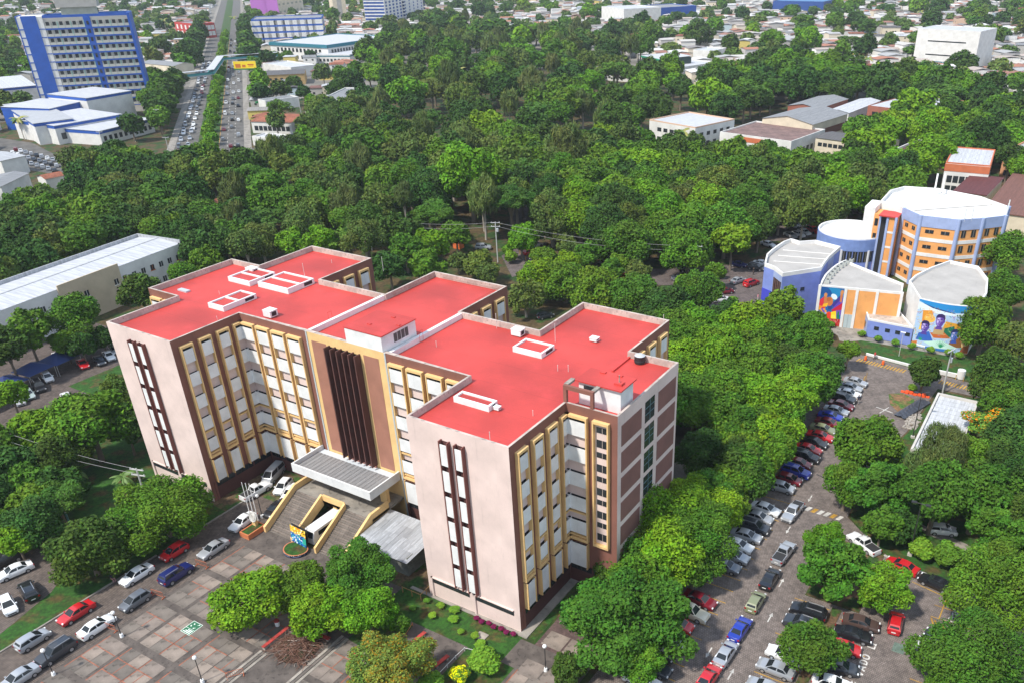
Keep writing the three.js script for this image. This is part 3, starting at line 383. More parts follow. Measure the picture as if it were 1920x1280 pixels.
const KNAME = { broad: 'broadleaf_tree', dark: 'dark_leaved_tree', bright: 'light_green_tree', olive: 'olive_green_tree', feather: 'feathery_tree', fine: 'fine_leaved_tree', wisp: 'wispy_tree', flame: 'flame_tree', gold: 'flowering_shrub', ruddy: 'ruddy_tree', shrub: 'round_shrub' };
const KWORD = { broad: 'mid green broad-leaved tree', dark: 'dark green dense tree', bright: 'bright light green tree', olive: 'olive green rounded tree', feather: 'flat spreading feathery tree', fine: 'fine leaved spreading green tree', wisp: 'tall wispy grey-green tree', flame: 'tree with orange flowers', gold: 'shrub with yellow flowers', ruddy: 'green tree with reddish leaves', shrub: 'rounded green shrub' };
function T(kind, x, z, rad, hc, where, group, flip = 1) {
  const K = KIND[kind], v = (treeCount * 7 + Math.floor(Math.abs(x * 3 + z))) % 3, dist = Math.hypot(x - CAM.x, hc - CAM.y, z - CAM.z), lod = rad / dist > 0.043 ? 3 : rad / dist > 0.0235 ? 0 : rad / dist > 0.0125 ? 1 : 2;
  treeCount++;
  const c = crownOf(kind, lod, v), r = rng(treeCount * 31 + 7), sy = Math.min(rad * flip * (0.9 + r() * 0.25), (hc - 0.25) / (K.flat * 0.92));
  const o = thing(KNAME[kind], KWORD[kind] + ' ' + where, kind === 'shrub' || kind === 'gold' ? 'shrub' : 'tree', [x, 0, z], r() * 6.28, group);
  const tints = K.tints, t = tints[(r() * tints.length) | 0], q = 0.88 + Math.round(r() * 3) * 0.08;
  const cr = mesh('crown', c.geo, leafMat(t.map((a, i) => +(a * q * (i === 0 ? 0.94 + ((treeCount % 3) * 0.06) : 1)).toFixed(3))), o); cr.position.y = hc; cr.scale.set(rad, sy, rad);
  const fk = Math.round(clamp(sy / hc, 0.1, 1.2) * 5) / 5;
  if (kind !== 'shrub' && kind !== 'gold') { const tr = mesh('trunk', trunkOf(kind, lod, v, fk), kind === 'wisp' || kind === 'olive' ? mBarkPale : mBark, o); tr.scale.set(rad * 0.9, hc, rad * 0.9); tr.position.y = -0.05; } else { const tr = mesh('stem', trunkOf('shrub', 2, 0, 0.4), mBark, o); tr.scale.set(rad * 0.7, hc, rad * 0.7); tr.position.y = -0.05; }
  treeSpots.push([x, z, rad]); return o;
}
// palms
const frondGeo = (() => { const L = [], n = 7; for (let i = 0; i < n; i++) { const t0 = i / n, t1 = (i + 1) / n, f = (t) => [t, 0.35 * t - 0.75 * t * t, 0]; const a = f(t0), b = f(t1), w0 = 0.2 * Math.sin(PI * (0.12 + 0.85 * t0)), w1 = 0.2 * Math.sin(PI * (0.12 + 0.85 * t1)); for (const s of [-1, 1]) L.push(quad(a, b, [b[0] + 0.05, b[1] - 0.11 - w1 * 0.3, s * w1], [a[0] + 0.05, a[1] - 0.11 - w0 * 0.3, s * w0])); } return join(L); })();
const mFrond = M(0.10, 0.19, 0.035, { rough: 0.6 }), mFrondY = M(0.25, 0.25, 0.05, { rough: 0.6 });
function palm(x, z, h, len, where, group, yellow) {
  const o = thing('palm_tree', 'palm tree with arching fronds ' + where, 'palm', [x, 0, z], 0, group), r = rng(Math.floor(x * 7 + z * 3) + 999);
  const tr = mesh('trunk', wallUV(join([bar([0, 0, 0], [0.15, h * 0.5, 0.1], 0.2, 7, 0.15), bar([0.15, h * 0.5, 0.1], [0.2, h, 0.1], 0.15, 7, 0.12)])), mBarkPale, o);
  for (let i = 0; i < 15; i++) { const f = mesh('frond', frondGeo, yellow && i % 2 ? mFrondY : mFrond, o); f.position.set(0.2, h, 0.1); f.rotation.set(0, i * 2.4, 0.1 + (i % 4) * 0.26 - 0.3, 'YXZ'); f.scale.setScalar(len * (0.8 + r() * 0.35)); }
  treeSpots.push([x, z, len]); return o;
}
const inPoly = (x, z, P) => { let c = false; for (let i = 0, j = P.length - 1; i < P.length; j = i++) if ((P[i][1] > z) !== (P[j][1] > z) && x < (P[j][0] - P[i][0]) * (z - P[i][1]) / (P[j][1] - P[i][1]) + P[i][0]) c = !c; return c; };
const keepOut = [];   // polygons in plan where no scattered tree or house may stand
const blockedBy = (x, z, m = 0) => keepOut.some((P) => inPoly(x, z, P) || (m && [[m, 0], [-m, 0], [0, m], [0, -m]].some(([a, b]) => inPoly(x + a, z + b, P))));
function inView(x, z, y, m = 1.06) { const p = V3(x, y, z).applyMatrix4(VIEWM).multiplyScalar(1); const w = -p.z; if (w < 1) return false; const px = 1099.2 + 1576.25 * p.x / w, py = 802.1 - 1576.25 * p.y / w; return px > -90 && px < 2010 && py > -60 && py < 1340; }
camera.updateMatrixWorld(); const VIEWM = camera.matrixWorld.clone().invert();
const pxOf = (x, y, z) => { const p = V3(x, y, z).applyMatrix4(VIEWM); return [p.x / -p.z, p.y / -p.z]; };
// name every one of a group by its row in the picture and its place in that row
function rowLabels(list, per, word, edge = 'from the left') {
  list.sort((a, b) => a.py - b.py); const rows = Math.max(1, Math.round(list.length / per)), n = Math.ceil(list.length / rows);
  for (let i = 0; i < rows; i++) { const row = list.slice(i * n, (i + 1) * n).sort((a, b) => a.px - b.px); row.forEach((e, k) => { e.o.userData.label = word(e, rows > 1 ? ORD[i] + ' row, ' : '', ORD[k] + ' ' + edge); }); }
}
function wood(poly, spacing, kinds, rr, hr, where, group, seed, max = 400) {
  if (!/town/.test(group)) WOODS.push(poly);
  const r = rng(seed), xs = poly.map((p) => p[0]), zs = poly.map((p) => p[1]), x0 = Math.min(...xs), x1 = Math.max(...xs), z0 = Math.min(...zs), z1 = Math.max(...zs), list = [];
  for (let i = 0; i < 9000 && list.length < max; i++) {
    const x = lerp(x0, x1, r()), z = lerp(z0, z1, r()), rad = lerp(rr[0], rr[1], r()), k = kinds[(r() * kinds.length) | 0], h = lerp(hr[0], hr[1], r());
    if (!inPoly(x, z, poly) || blockedBy(x, z, rad * 0.55) || !inView(x, z, 9)) continue;
    if (treeSpots.some(([a, b, c]) => Math.hypot(a - x, b - z) < (c + rad) * spacing)) continue;
    const kr = k === 'wisp' ? 0.72 : k === 'shrub' ? 0.5 : 1, o = T(k, +x.toFixed(1), +z.toFixed(1), +(rad * kr).toFixed(2), +(h * (k === 'wisp' ? 1.25 : k === 'shrub' ? 0.4 : 1)).toFixed(1), where, group);
    if (/town/.test(group)) o.name = numbered('town_tree'); else if (/wood/.test(group) && (k === 'broad' || k === 'dark')) o.name = numbered('woodland_tree');
    const [px, py] = pxOf(x, h, z); list.push({ o, px, py, k });
  }
  rowLabels(list, 14, (e, row, pos) => KWORD[e.k] + ' ' + where + ', ' + row + pos);
}


// ---------------------------------------------------------------- other buildings
const C_ = { white: M(0.78, 0.78, 0.77, { map: texStucco, tile: 8 }), cream: M(0.72, 0.64, 0.5, { map: texStucco, tile: 8 }), roofW: M(0.78, 0.80, 0.83, { map: texMetal, tile: 9, rough: 0.6 }), roofWD: M(0.62, 0.64, 0.66, { map: texMetal, tile: 9, rough: 0.6 }), roofG: M(0.36, 0.37, 0.38, { map: texMetal, tile: 10, rough: 0.7 }), roofDk: M(0.16, 0.155, 0.155, { map: texMetal, tile: 8, rough: 0.8 }), roofRust: M(0.26, 0.115, 0.085, { map: texMetal, tile: 9, rough: 0.8 }), roofMaroon: M(0.17, 0.045, 0.045, { map: texMetal, tile: 9, rough: 0.7 }), terra: M(0.42, 0.15, 0.085, { map: texTile, tile: 7 }), blue: M(0.015, 0.10, 0.48, { map: texStucco, tile: 9, rough: 0.6 }), teal: M(0.02, 0.16, 0.22, { rough: 0.6 }), brick: M(0.36, 0.13, 0.09, { map: texStucco, tile: 6 }), orangeT: M(0.60, 0.17, 0.07, { map: texStucco, tile: 6 }), grey: M(0.45, 0.44, 0.42, { map: texStucco, tile: 7 }), aqua: M(0.25, 0.55, 0.48, { rough: 0.7 }), beige: M(0.6, 0.5, 0.36, { map: texStucco, tile: 8 }), navy: M(0.012, 0.06, 0.26, { rough: 0.6 }), red: M(0.5, 0.05, 0.045, { map: texStucco, tile: 6 }) };
// a building from three roof corners in plan: a to b is the front edge, c lies beyond b
function bld(name, label, a, b, c, h, o = {}) {
  const dx = b[0] - a[0], dz = b[1] - a[1], w = Math.hypot(dx, dz), ux = dx / w, uz = dz / w; if (typeof c === 'number') { const f = (a[0] - CAM.x) * -uz + (a[1] - CAM.z) * ux > 0 ? 1 : -1; c = [b[0] - uz * c * f, b[1] + ux * c * f]; } const k = (c[0] - b[0]) * -uz + (c[1] - b[1]) * ux, d = Math.abs(k), s = Math.sign(k);
  const g = thing(name, label, 'building', [a[0], 0, a[1]], Math.atan2(-uz, ux), o.group), wall = o.wall ?? C_.white, roof = o.roof ?? C_.roofW, Z = (z) => z * s;
  const e = o.eave ?? 0.35, y0 = o.y0 ?? 0;
  const pt = (lx, lz) => [a[0] + ux * lx - uz * s * lz, a[1] + uz * lx + ux * s * lz];
  keepOut.push([pt(-1.5, -1.5), pt(w + 1.5, -1.5), pt(w + 1.5, d + 1.5), pt(-1.5, d + 1.5)]);
  const W = P_('wall', [box(0, y0, Z(0), w, h, Z(d))], wall, g);
  if (o.gable) {
    const ry = h + o.gable, along = o.ridge !== 'z', q = (p) => [p[0], p[1], Z(p[2])];
    if (along) for (const [z0, z1] of [[-e, d / 2], [d + e, d / 2]]) mesh('roof_slope', quad(q([-e, h + 0.05, z0]), q([w + e, h + 0.05, z0]), q([w + e, ry, z1]), q([-e, ry, z1])), roof, g); else for (const [x0, x1] of [[-e, w / 2], [w + e, w / 2]]) mesh('roof_slope', quad(q([x0, h + 0.05, -e]), q([x0, h + 0.05, d + e]), q([x1, ry, d + e]), q([x1, ry, -e])), roof, g);
    const tri = (p, r, t) => { const gg = new THREE.BufferGeometry(); gg.setAttribute('position', new THREE.Float32BufferAttribute([...q(p), ...q(r), ...q(t)], 3)); gg.computeVertexNormals(); return wallUV(gg); };
    if (along) { mesh('gable', tri([0, h, 0], [0, h, d], [0, ry - 0.05, d / 2]), wall, g); mesh('gable', tri([w, h, 0], [w, h, d], [w, ry - 0.05, d / 2]), wall, g); } else { mesh('gable', tri([0, h, 0], [w, h, 0], [w / 2, ry - 0.05, 0]), wall, g); mesh('gable', tri([0, h, d], [w, h, d], [w / 2, ry - 0.05, d]), wall, g); }
  } else if (o.shed) { const q = (p) => [p[0], p[1], Z(p[2])]; mesh('roof', join([quad(q([-e, h + 0.06, -e]), q([w + e, h + 0.06, -e]), q([w + e, h + o.shed, d + e]), q([-e, h + o.shed, d + e])), quad(q([-e, h - 0.2, -e]), q([w + e, h - 0.2, -e]), q([w + e, h + 0.06, -e]), q([-e, h + 0.06, -e]))]), roof, g);
  } else {
    const pp = o.parapet ?? 0.6, t = 0.35; P_('roof', [box(t, h + 0.003, Z(t), w - t, h + 0.06, Z(d - t))], roof, g);
    if (pp) P_('parapet', [box(0, h, Z(0), w, h + pp, Z(t)), box(0, h, Z(d - t), w, h + pp, Z(d)), box(0, h, Z(t), t, h + pp, Z(d - t)), box(w - t, h, Z(t), w, h + pp, Z(d - t))], o.trim ?? wall, g);
  }
  // rows of windows: [face, y, height, count, width, margin, depth]
  const win = new Map();
  for (const [f, y, hh, n, ww, mg = 1, m] of o.win ?? []) {
    const len = f === 'f' || f === 'b' ? w : d, wk = f + ww + hh; if (!win.has(wk)) win.set(wk, f === 'f' || f === 'b' ? wallUV(strip(box(-ww / 2, 0, -0.06, ww / 2, hh, 0.06))) : wallUV(strip(box(-0.06, 0, -ww / 2, 0.06, hh, ww / 2))));
    for (let i = 0; i < n; i++) { const s0 = mg + (len - 2 * mg) * (i + 0.5) / n, q = mesh('window', win.get(wk), m ?? mGlass, g); if (f === 'f') q.position.set(s0, y, Z(0)); if (f === 'b') q.position.set(s0, y, Z(d)); if (f === 'r') q.position.set(w, y, Z(s0)); if (f === 'l') q.position.set(0, y, Z(s0)); }
  }
  // bands of trim: [face, y, height, material, proud]
  for (const [f, y, hh, m, pr = 0.12, s0 = 0, s1 = 1] of o.band ?? []) { const A = { f: box(w * s0 - pr, y, Z(-pr), w * s1 + pr, y + hh, Z(-0.002)), r: box(w + 0.002, y, Z(d * s0 - pr), w + pr, y + hh, Z(d * s1 + pr)), l: box(-pr, y, Z(d * s0 - pr), -0.002, y + hh, Z(d * s1 + pr)), b: box(w * s0, y, Z(d + 0.002), w * s1, y + hh, Z(d + pr)) }; P_('trim_band', [A[f]], m, g); }
  o.more?.(g, w, d, s, Z); return g;
}
// long white hall left of the office building
bld('long_hall', 'long white hall with pale metal roof and paired square windows left of the office building', [-112.37, -64.19], [-106.40, -16.39], [-122.24, -24.91], 9, {
  roof: C_.roofW, gable: 0.7, eave: 0, more: (g, w, d, s, Z) => {
    P_('wall_extension', [box(w, 0, Z(0), w + 30, 9, Z(d))], C_.white, g); P_('roof_extension', [box(w, 9.003, Z(0.2), w + 30, 9.5, Z(d))], C_.roofW, g);
    P_('beige_front', [box(19, 0, Z(-0.3), 35, 9.9, Z(-0.002))], C_.beige, g); P_('ridge_cap', [box(0, 9.66, Z(d / 2 - 0.2), w, 9.78, Z(d / 2 + 0.2))], C_.roofWD, g); P_('end_parapet', [box(-0.35, 0, Z(0), -0.002, 9.9, Z(d)), box(-0.35, 8.9, Z(d), w, 9.9, Z(d + 0.3))], C_.roofWD, g);
    const wg = wallUV(strip(box(-0.55, 0, -0.05, 0.55, 1.3, 0.05)));
    for (let i = 0; i < 17; i++) for (const y of [5.3, 1.5]) { const x = 1.7 + i * 2.7; if (x > 22 && x < 27) continue; const z = x > 19 && x < 35 ? -0.3 : 0; const q = mesh('window', wg, mGlass, g); q.position.set(x, y, Z(z)); const fr = P_('window_frame', [box(-0.04, 0, -0.09, 0.04, 1.3, 0.09), box(-0.75, -0.2, -0.07, 0.75, -0.02, 0.12)], i % 3 ? C_.white : C_.orangeT, q); }
  } });
// blue hospital tower
bld('blue_tower', 'tall blue and white tower block with rows of windows, far left', [-395.08, -204.41], [-370.24, -235.57], [-382, -245], 43.8, {
  wall: C_.grey, roof: M(0.2, 0.26, 0.12), parapet: 1.2, trim: C_.blue, more: (g, w, d, s, Z) => {
    const cell = M(0.55, 0.56, 0.52, { map: texStucco, tile: 5 }); const n = 11, fh = 42.5 / n;
    const wg = wallUV(strip(box(-0.75, 0, -0.08, 0.75, 1.7, 0.08))), sp = wallUV(strip(box(-1.35, 0, -0.2, 1.35, 1.1, 0.2)));
    for (let k = 0; k < n; k++) {
      P_('floor_band', [box(0, k * fh - 0.35, Z(-0.45), w, k * fh + 0.35, Z(-0.002))], C_.blue, g);
      for (let i = 0; i < 13; i++) { const x = 1.6 + i * (w - 3.2) / 12; const mid = i === 6; if (mid && k % 1 === 0) { const q = mesh('window', wg, mGlass, g); q.position.set(x, k * fh + 1.5, Z(-0.36)); q.scale.x = 0.7; continue; } const q = mesh('window', wg, mGlass, g); q.position.set(x, k * fh + 1.7, Z(-0.02)); const e = mesh('balcony', sp, cell, g); e.position.set(x, k * fh + 0.4, Z(-0.22)); const a = P_('balcony_fin', [box(1.36, 0, -0.22, 1.52, 3.1, 0.2)], i % 2 ? C_.aqua : cell, e); }
    }
    P_('stair_shaft', [box(w * 0.46, 0, Z(-0.3), w * 0.54, 43.8, Z(-0.004))], C_.blue, g);
    P_('edge_wall', [box(w - 0.8, 0, Z(-1.3), w + 0.5, 45, Z(d))], C_.blue, g);
    P_('blank_wing', [box(-11.8, 0, Z(-0.4), -0.003, 44.6, Z(d))], C_.white, g); P_('blue_strip', [box(-9.6, 0, Z(-0.7), -2.6, 45, Z(-0.402))], C_.blue, g); P_('blue_strip', [box(-12.0, 0, Z(-0.5), -11.5, 45, Z(d + 0.1))], C_.blue, g);
    for (let k = 1; k < 11; k++) { P_('floor_band', [box(-2.6, k * fh, Z(-0.5), -0.1, k * fh + 0.4, Z(-0.402))], C_.blue, g); P_('floor_band', [box(-11.5, k * fh, Z(-0.5), -9.6, k * fh + 0.5, Z(-0.402))], C_.blue, g); }
    P_('roof_block', [box(w * 0.22, 43.9, Z(d * 0.2), w * 0.62, 48.2, Z(d * 0.75))], M(0.55, 0.56, 0.52, { map: texStucco, tile: 6 }), g); P_('roof_block', [box(w * 0.18, 48.2, Z(d * 0.1), w * 0.66, 52, Z(d * 0.8))], C_.grey, g);
  } });
const podium = (label, a, b, c, h, o) => bld('hospital_hall', label, a, b, c, h, { band: [['f', h - 1.3, 1.2, C_.blue, 0.1], ['r', h - 1.3, 1.2, C_.blue, 0.1], ['l', h - 1.3, 1.2, C_.blue, 0.1]], shed: 0.3, wall: C_.white, roof: C_.roofW, group: 'low halls round the blue tower', ...o });
podium('white roofed hall with blue trim against the foot of the blue tower', [-341.80, -183.87], [-343.46, -208.60], [-373.23, -220.52], 12, {});
podium('hall with blue walls and white roof left of the blue tower foot', [-341.49, -164.80], [-349.02, -187.75], [-379.09, -195.16], 10, { wall: C_.blue });
podium('wide white roofed hall standing in front of the blue tower', [-308.65, -147.21], [-308.55, -178.74], [-339.99, -194.08], 8, { win: [['f', 2, 2.6, 9, 2.2, 1.5]] });
podium('low white hall with blue band right of the wide hospital hall', [-290.10, -155.26], [-296.49, -185.55], [-325.06, -198.19], 6, { win: [['f', 1.5, 2, 10, 1.6, 1]] });
podium('long pale building with blue stripe at the left picture edge', [-445.89, -198.48], [-439.68, -214.40], [-487.31, -239.73], 8, {});
podium('green and white annex at the left end of the hospital halls', [-381.23, -165.35], [-315.86, -142.88], [-345.71, -169.48], 9, { roof: C_.roofWD });
// hospital buildings beyond the boulevard
const grid = (n, y0, fh, cnt, hh, ww, m) => { const r = []; for (let k = 0; k < n; k++) for (const f of ['f', 'r', 'l']) r.push([f, y0 + k * fh, hh, cnt, ww, 0.6, m]); return r; };
bld('clinic_building', 'wide low white building with dark teal fascia beside the boulevard', [-472.85, -411.06], [-414.44, -412.30], [-436.39, -482.72], 11, { roof: C_.roofW, trim: C_.teal, band: [['f', 9.4, 2, C_.teal, 0.6], ['r', 9.4, 2, C_.teal, 0.6]], win: [['f', 5.6, 2.6, 12, 2.2, 6], ['r', 5.6, 2.6, 22, 1.9, 3], ['f', 1, 2.4, 10, 2, 5], ['r', 1, 2.4, 18, 1.9, 3]] });
bld('clinic_wing', 'low white wing with teal edge in front of the wide teal-trimmed building', [-415.86, -398.14], [-390.64, -409.29], [-404.57, -446.98], 6, { roof: C_.roofW, band: [['f', 5.2, 0.7, C_.teal], ['r', 5.2, 0.7, C_.teal]], win: [['f', 2, 1.8, 9, 1.6, 1.5]] });
bld('terraced_clinic', 'white building with bright blue grid frame and small gable above the boulevard', [-556.06, -466.78], [-514.40, -505.80], [-540.18, -533.41], 20, { wall: C_.blue, trim: C_.blue, roof: C_.roofG, win: grid(4, 1.5, 4.8, 9, 3.4, 9, C_.white) });
bld('clinic_tower', 'white tower block with dark blue window frames at the top centre left', [-620.14, -668.01], [-599.09, -676.22], [-621.63, -725.36], 45, { win: grid(12, 1, 3.1, 5, 1.9, 5, C_.navy) });
bld('clinic_tower', 'second white and blue tower block right of the first at the top edge', [-618.14, -726.69], [-671.21, -823.59], [-699.37, -870.77], 40, { win: grid(10, 1, 3.2, 5, 1.9, 5, C_.navy) });
bld('slim_tower', 'slim beige concrete tower cut by the top picture edge', [-689.29, -692.04], [-680.52, -703.00], [-707.60, -732.44], 52, { wall: C_.cream, win: [['f', 4, 36, 1, 5, 0.5, C_.grey]] });
bld('billboard_block', 'beige block with a purple printed side at the top edge', [-826.77, -696.41], [-797.08, -707.44], [-830.23, -766.43], 40, { wall: C_.cream, win: [['r', 4, 2, 6, 5, 1, M(0.3, 0.3, 0.22)], ['r', 12, 2, 6, 5, 1, M(0.3, 0.3, 0.22)], ['r', 20, 2, 6, 5, 1, M(0.3, 0.3, 0.22)], ['f', 1, 36, 2, 20, 1, M(0.36, 0.12, 0.42)]] });
bld('red_store', 'red and white shop block left of the boulevard in the distance', [-702.58, -498.67], [-660.74, -490.29], 18, 12, { wall: C_.red, roof: C_.roofG, win: grid(2, 2, 5, 5, 3.6, 3, C_.white) });
bld('white_store', 'white shop with blue sign next to the red shop block', [-692.32, -518.45], [-686.09, -520.88], 14, 9, { roof: C_.roofW });
// buildings along the boulevard, right-hand side
const shop = (label, a, b, c, h, o) => bld('shop_building', label, a, b, c, h, { group: 'shops along the boulevard', ...o });
shop('ochre shop with dark grey pitched roof and black sign beside the boulevard', [-367.20, -307.32], [-347.79, -326.61], [-366.36, -339.61], 6, { wall: M(0.52, 0.36, 0.16, { map: texStucco, tile: 6 }), roof: C_.roofDk, gable: 1, win: [['f', 2.8, 1.4, 7, 1.6, 2]] });
shop('grey flat shop with green canopy below the ochre shop', [-300.92, -250.24], [-295.86, -268.01], [-284.04, -277.64], 4.5, { roof: C_.roofG, band: [['f', 3, 0.9, M(0.02, 0.18, 0.06), 1.2]] });
shop('two storey white house with four dark windows at the wood edge', [-258.17, -253.12], [-244.89, -259.55], [-270.89, -289.41], 7, { roof: C_.roofG, win: [['f', 3.8, 1.4, 5, 1.5, 1], ['f', 1, 1.4, 4, 1.3, 1]] });
shop('corner shop with rusty red tiled roof beside the boulevard', [-252.62, -204.81], [-233.85, -211.28], [-247.30, -228.54], 5, { roof: C_.terra, gable: 1.8, win: [['f', 1.2, 2, 8, 1.8, 1]] });
shop('white shed with pale roof behind the wall of parked cars', [-410.16, -348.73], [-375.24, -341.15], [-391.69, -363.18], 6, { roof: C_.roofW });
shop('low white gate house by the boulevard corner', [-229.26, -185.11], [-215.74, -187.01], [-220.77, -194.45], 3.5, { roof: C_.roofW });
shop('large grey apartment house behind the boulevard trees', [-469.22, -300.16], [-433.42, -298.87], 14, 9, { wall: C_.cream, roof: C_.roofG, gable: 1.2, win: [['f', 4, 1.6, 9, 1.4, 1]] });
shop('pale shed with aqua roof edge left of the boulevard', [-460.20, -294.19], [-439.74, -292.68], [-458.28, -318.03], 5, { roof: C_.roofWD });
shop('grey warehouse with shallow roof at the left edge', [-224.34, -79.06], [-234.86, -94.10], [-246.11, -94.44], 7, { roof: C_.roofG, gable: 0.8 });
shop('pale grey roofed warehouse at the far left below the palms', [-268.89, -102.66], [-269.77, -112.26], [-293.03, -119.80], 6, { roof: C_.roofWD, gable: 0.6 });
shop('small house with orange tiled roof behind the wood at left', [-232.27, -97.74], [-231.50, -104.21], [-237.79, -107.21], 4.5, { roof: C_.terra, gable: 1 });
shop('small grey house right of the orange tiled one', [-227.00, -103.66], [-223.36, -109.92], [-229.23, -112.23], 4, { roof: C_.roofG, gable: 0.8 });
// campus buildings, upper right
bld('white_cube_house', 'two storey white building with peach trimmed right side amid the trees', [-82.54, -269.53], [-58.35, -262.31], [-56.55, -287.85], 8.6, { roof: C_.roofW, parapet: 0.5, trim: M(0.62, 0.42, 0.3), win: [['f', 5, 1.5, 5, 2.2, 4], ['f', 1.4, 1.5, 5, 2.2, 4], ['r', 5, 1.5, 5, 2, 2], ['r', 1.2, 1.6, 5, 2, 2]] });
bld('flat_roof_block', 'low white block with brown and grey roof and orange band', [-49.03, -265.54], [-17.96, -260.72], [-17.55, -289.86], 7, { roof: M(0.26, 0.17, 0.16, { map: texConcrete, tile: 9 }), band: [['f', 5, 1.8, C_.orangeT, 0.1, 0.3, 0.62]], win: [['f', 2, 1.6, 8, 2.4, 2], ['r', 2, 1.8, 7, 2, 2]] });
bld('gabled_hall', 'cream hall with grey ribbed gable roof and a row of brown openings', [-41.42, -292.79], [-18.67, -288.42], [-16.20, -319.15], 9, { wall: C_.cream, roof: C_.roofG, gable: 2.2, ridge: 'z', win: [['r', 3, 3, 11, 2.4, 2, M(0.16, 0.06, 0.04)], ['f', 3, 2, 5, 2, 3]] });
bld('gabled_hall', 'long grey roofed hall behind the cream hall', [-44.04, -333.30], [-29.30, -331.18], [-29.69, -363.42], 8, { wall: C_.brick, roof: C_.roofG, gable: 1.4, ridge: 'z', win: [['r', 3, 2.4, 9, 2.2, 2]] });
bld('gabled_hall', 'white roofed hall half hidden by the tree right of the cream hall', [-25.78, -333.55], [-15.93, -332.44], [-14.45, -371.11], 7, { roof: C_.roofW, gable: 1, ridge: 'z' });
bld('brick_block', 'brick red building with flat white roof behind a large tree', [-10.15, -341.40], [23.44, -333.07], [25.37, -372.88], 9, { wall: C_.brick, roof: C_.roofW, parapet: 0.3, win: [['f', 5, 2, 9, 2.6, 2], ['r', 2, 5, 4, 2.4, 2]] });
bld('long_wing', 'long cream wing with dark grey roof and windows along the side', [-12.77, -274.47], [14.39, -269.73], [15.32, -284.17], 7, { wall: C_.cream, roof: C_.roofDk, gable: 0.7, win: [['f', 4, 1.4, 12, 1.7, 1], ['r', 4, 1.4, 5, 1.7, 1]] });
bld('maroon_hall', 'hall with ribbed dark red roof and white parapet', [15.33, -237.62], [24.22, -236.13], [29.62, -282.74], 7, { roof: C_.roofMaroon, parapet: 0.9, win: [['f', 2, 2, 4, 2, 1]] });
bld('red_white_block', 'white roofed block with orange red upper band near the right edge', [41.20, -238.61], [54.64, -239.69], [55.74, -265.79], 10, { roof: C_.roofW, parapet: 0.4, trim: C_.orangeT, band: [['f', 7.6, 2.3, C_.orangeT, 0.1], ['r', 7.6, 2.3, C_.orangeT, 0.1]], win: [['f', 4, 2.2, 6, 1.6, 1], ['r', 4, 2.2, 5, 1.6, 1], ['f', 0.8, 2.2, 6, 1.6, 1]] });
bld('peach_block', 'peach coloured block cut by the right picture edge', [55.22, -268.93], [68.17, -266.33], [70.28, -300.69], 9, { wall: M(0.6, 0.3, 0.16), roof: C_.roofWD, win: [['f', 5, 1.8, 6, 1.6, 1], ['f', 1.4, 1.8, 6, 1.6, 1]] });
bld('rust_roof_hall', 'wide low hall with rust red sheet roof behind the orange building', [59.17, -201.36], [74.99, -200.74], [70.47, -249.30], 6, { wall: C_.cream, roof: C_.roofRust, shed: 0.5 });
bld('rust_roof_hall', 'smaller maroon sheet roofed hall left of the wide rust roof', [47.82, -220.12], [57.14, -219.35], [58.83, -240.88], 6, { wall: C_.cream, roof: C_.roofMaroon, shed: 0.8 });
bld('big_white_store', 'large plain white windowless building with two rows of small vents', [-37.22, -564.66], [2.02, -557.13], [0.07, -587.62], 22, { roof: C_.roofW, parapet: 0.3, win: [['f', 15, 0.7, 14, 2.2, 8], ['f', 7, 0.7, 16, 2.2, 8], ['f', 1, 2.6, 6, 5, 4, C_.teal]] });
bld('sports_roof', 'open shed with pale roof and green edge in the middle of the wood', [-188.65, -468.77], [-168.56, -456.13], [-169.62, -483.58], 9, { wall: M(0.03, 0.05, 0.05), roof: C_.roofW, shed: 0.6, band: [['f', 8, 0.9, M(0.02, 0.25, 0.14), 0.6]] });
bld('pale_shed', 'small white shed right of the open green-edged roof', [-177.20, -524.31], [-161.89, -524.01], [-168.47, -546.17], 7, {});
bld('long_pale_roof', 'long thin pale roof among the trees below the green-edged shed', [-198.79, -419.85], [-149.24, -417.00], [-154.44, -434.93], 5, { roof: C_.roofG });
bld('long_pale_roof', 'bright white roof beside the orange tree in the wood', [-176.87, -451.97], [-155.08, -445.28], [-166.58, -492.43], 5, { roof: C_.roofW });
bld('white_dome_roof', 'small rounded white roof at the left end of the thin pale roof', [-224.19, -421.94], [-210.99, -419.67], [-220.47, -437.94], 5, { roof: C_.roofW, gable: 1 });
bld('white_box_store', 'plain white box building at the top centre right with blue shop beside it', [-400.93, -788.67], [-360.27, -762.42], [-392.73, -834.81], 14, {});
bld('blue_store', 'blue fronted shop right of the plain white box', [-390.01, -834.66], [-349.41, -814.77], [-384.59, -891.15], 12, { wall: C_.blue, roof: C_.roofG });
bld('blue_roof_hall', 'hall with blue roof edge at the top right edge', [-276.98, -964.70], [-218.58, -964.11], [-237.94, -1038.75], 12, { wall: C_.navy, roof: M(0.08, 0.2, 0.4) });
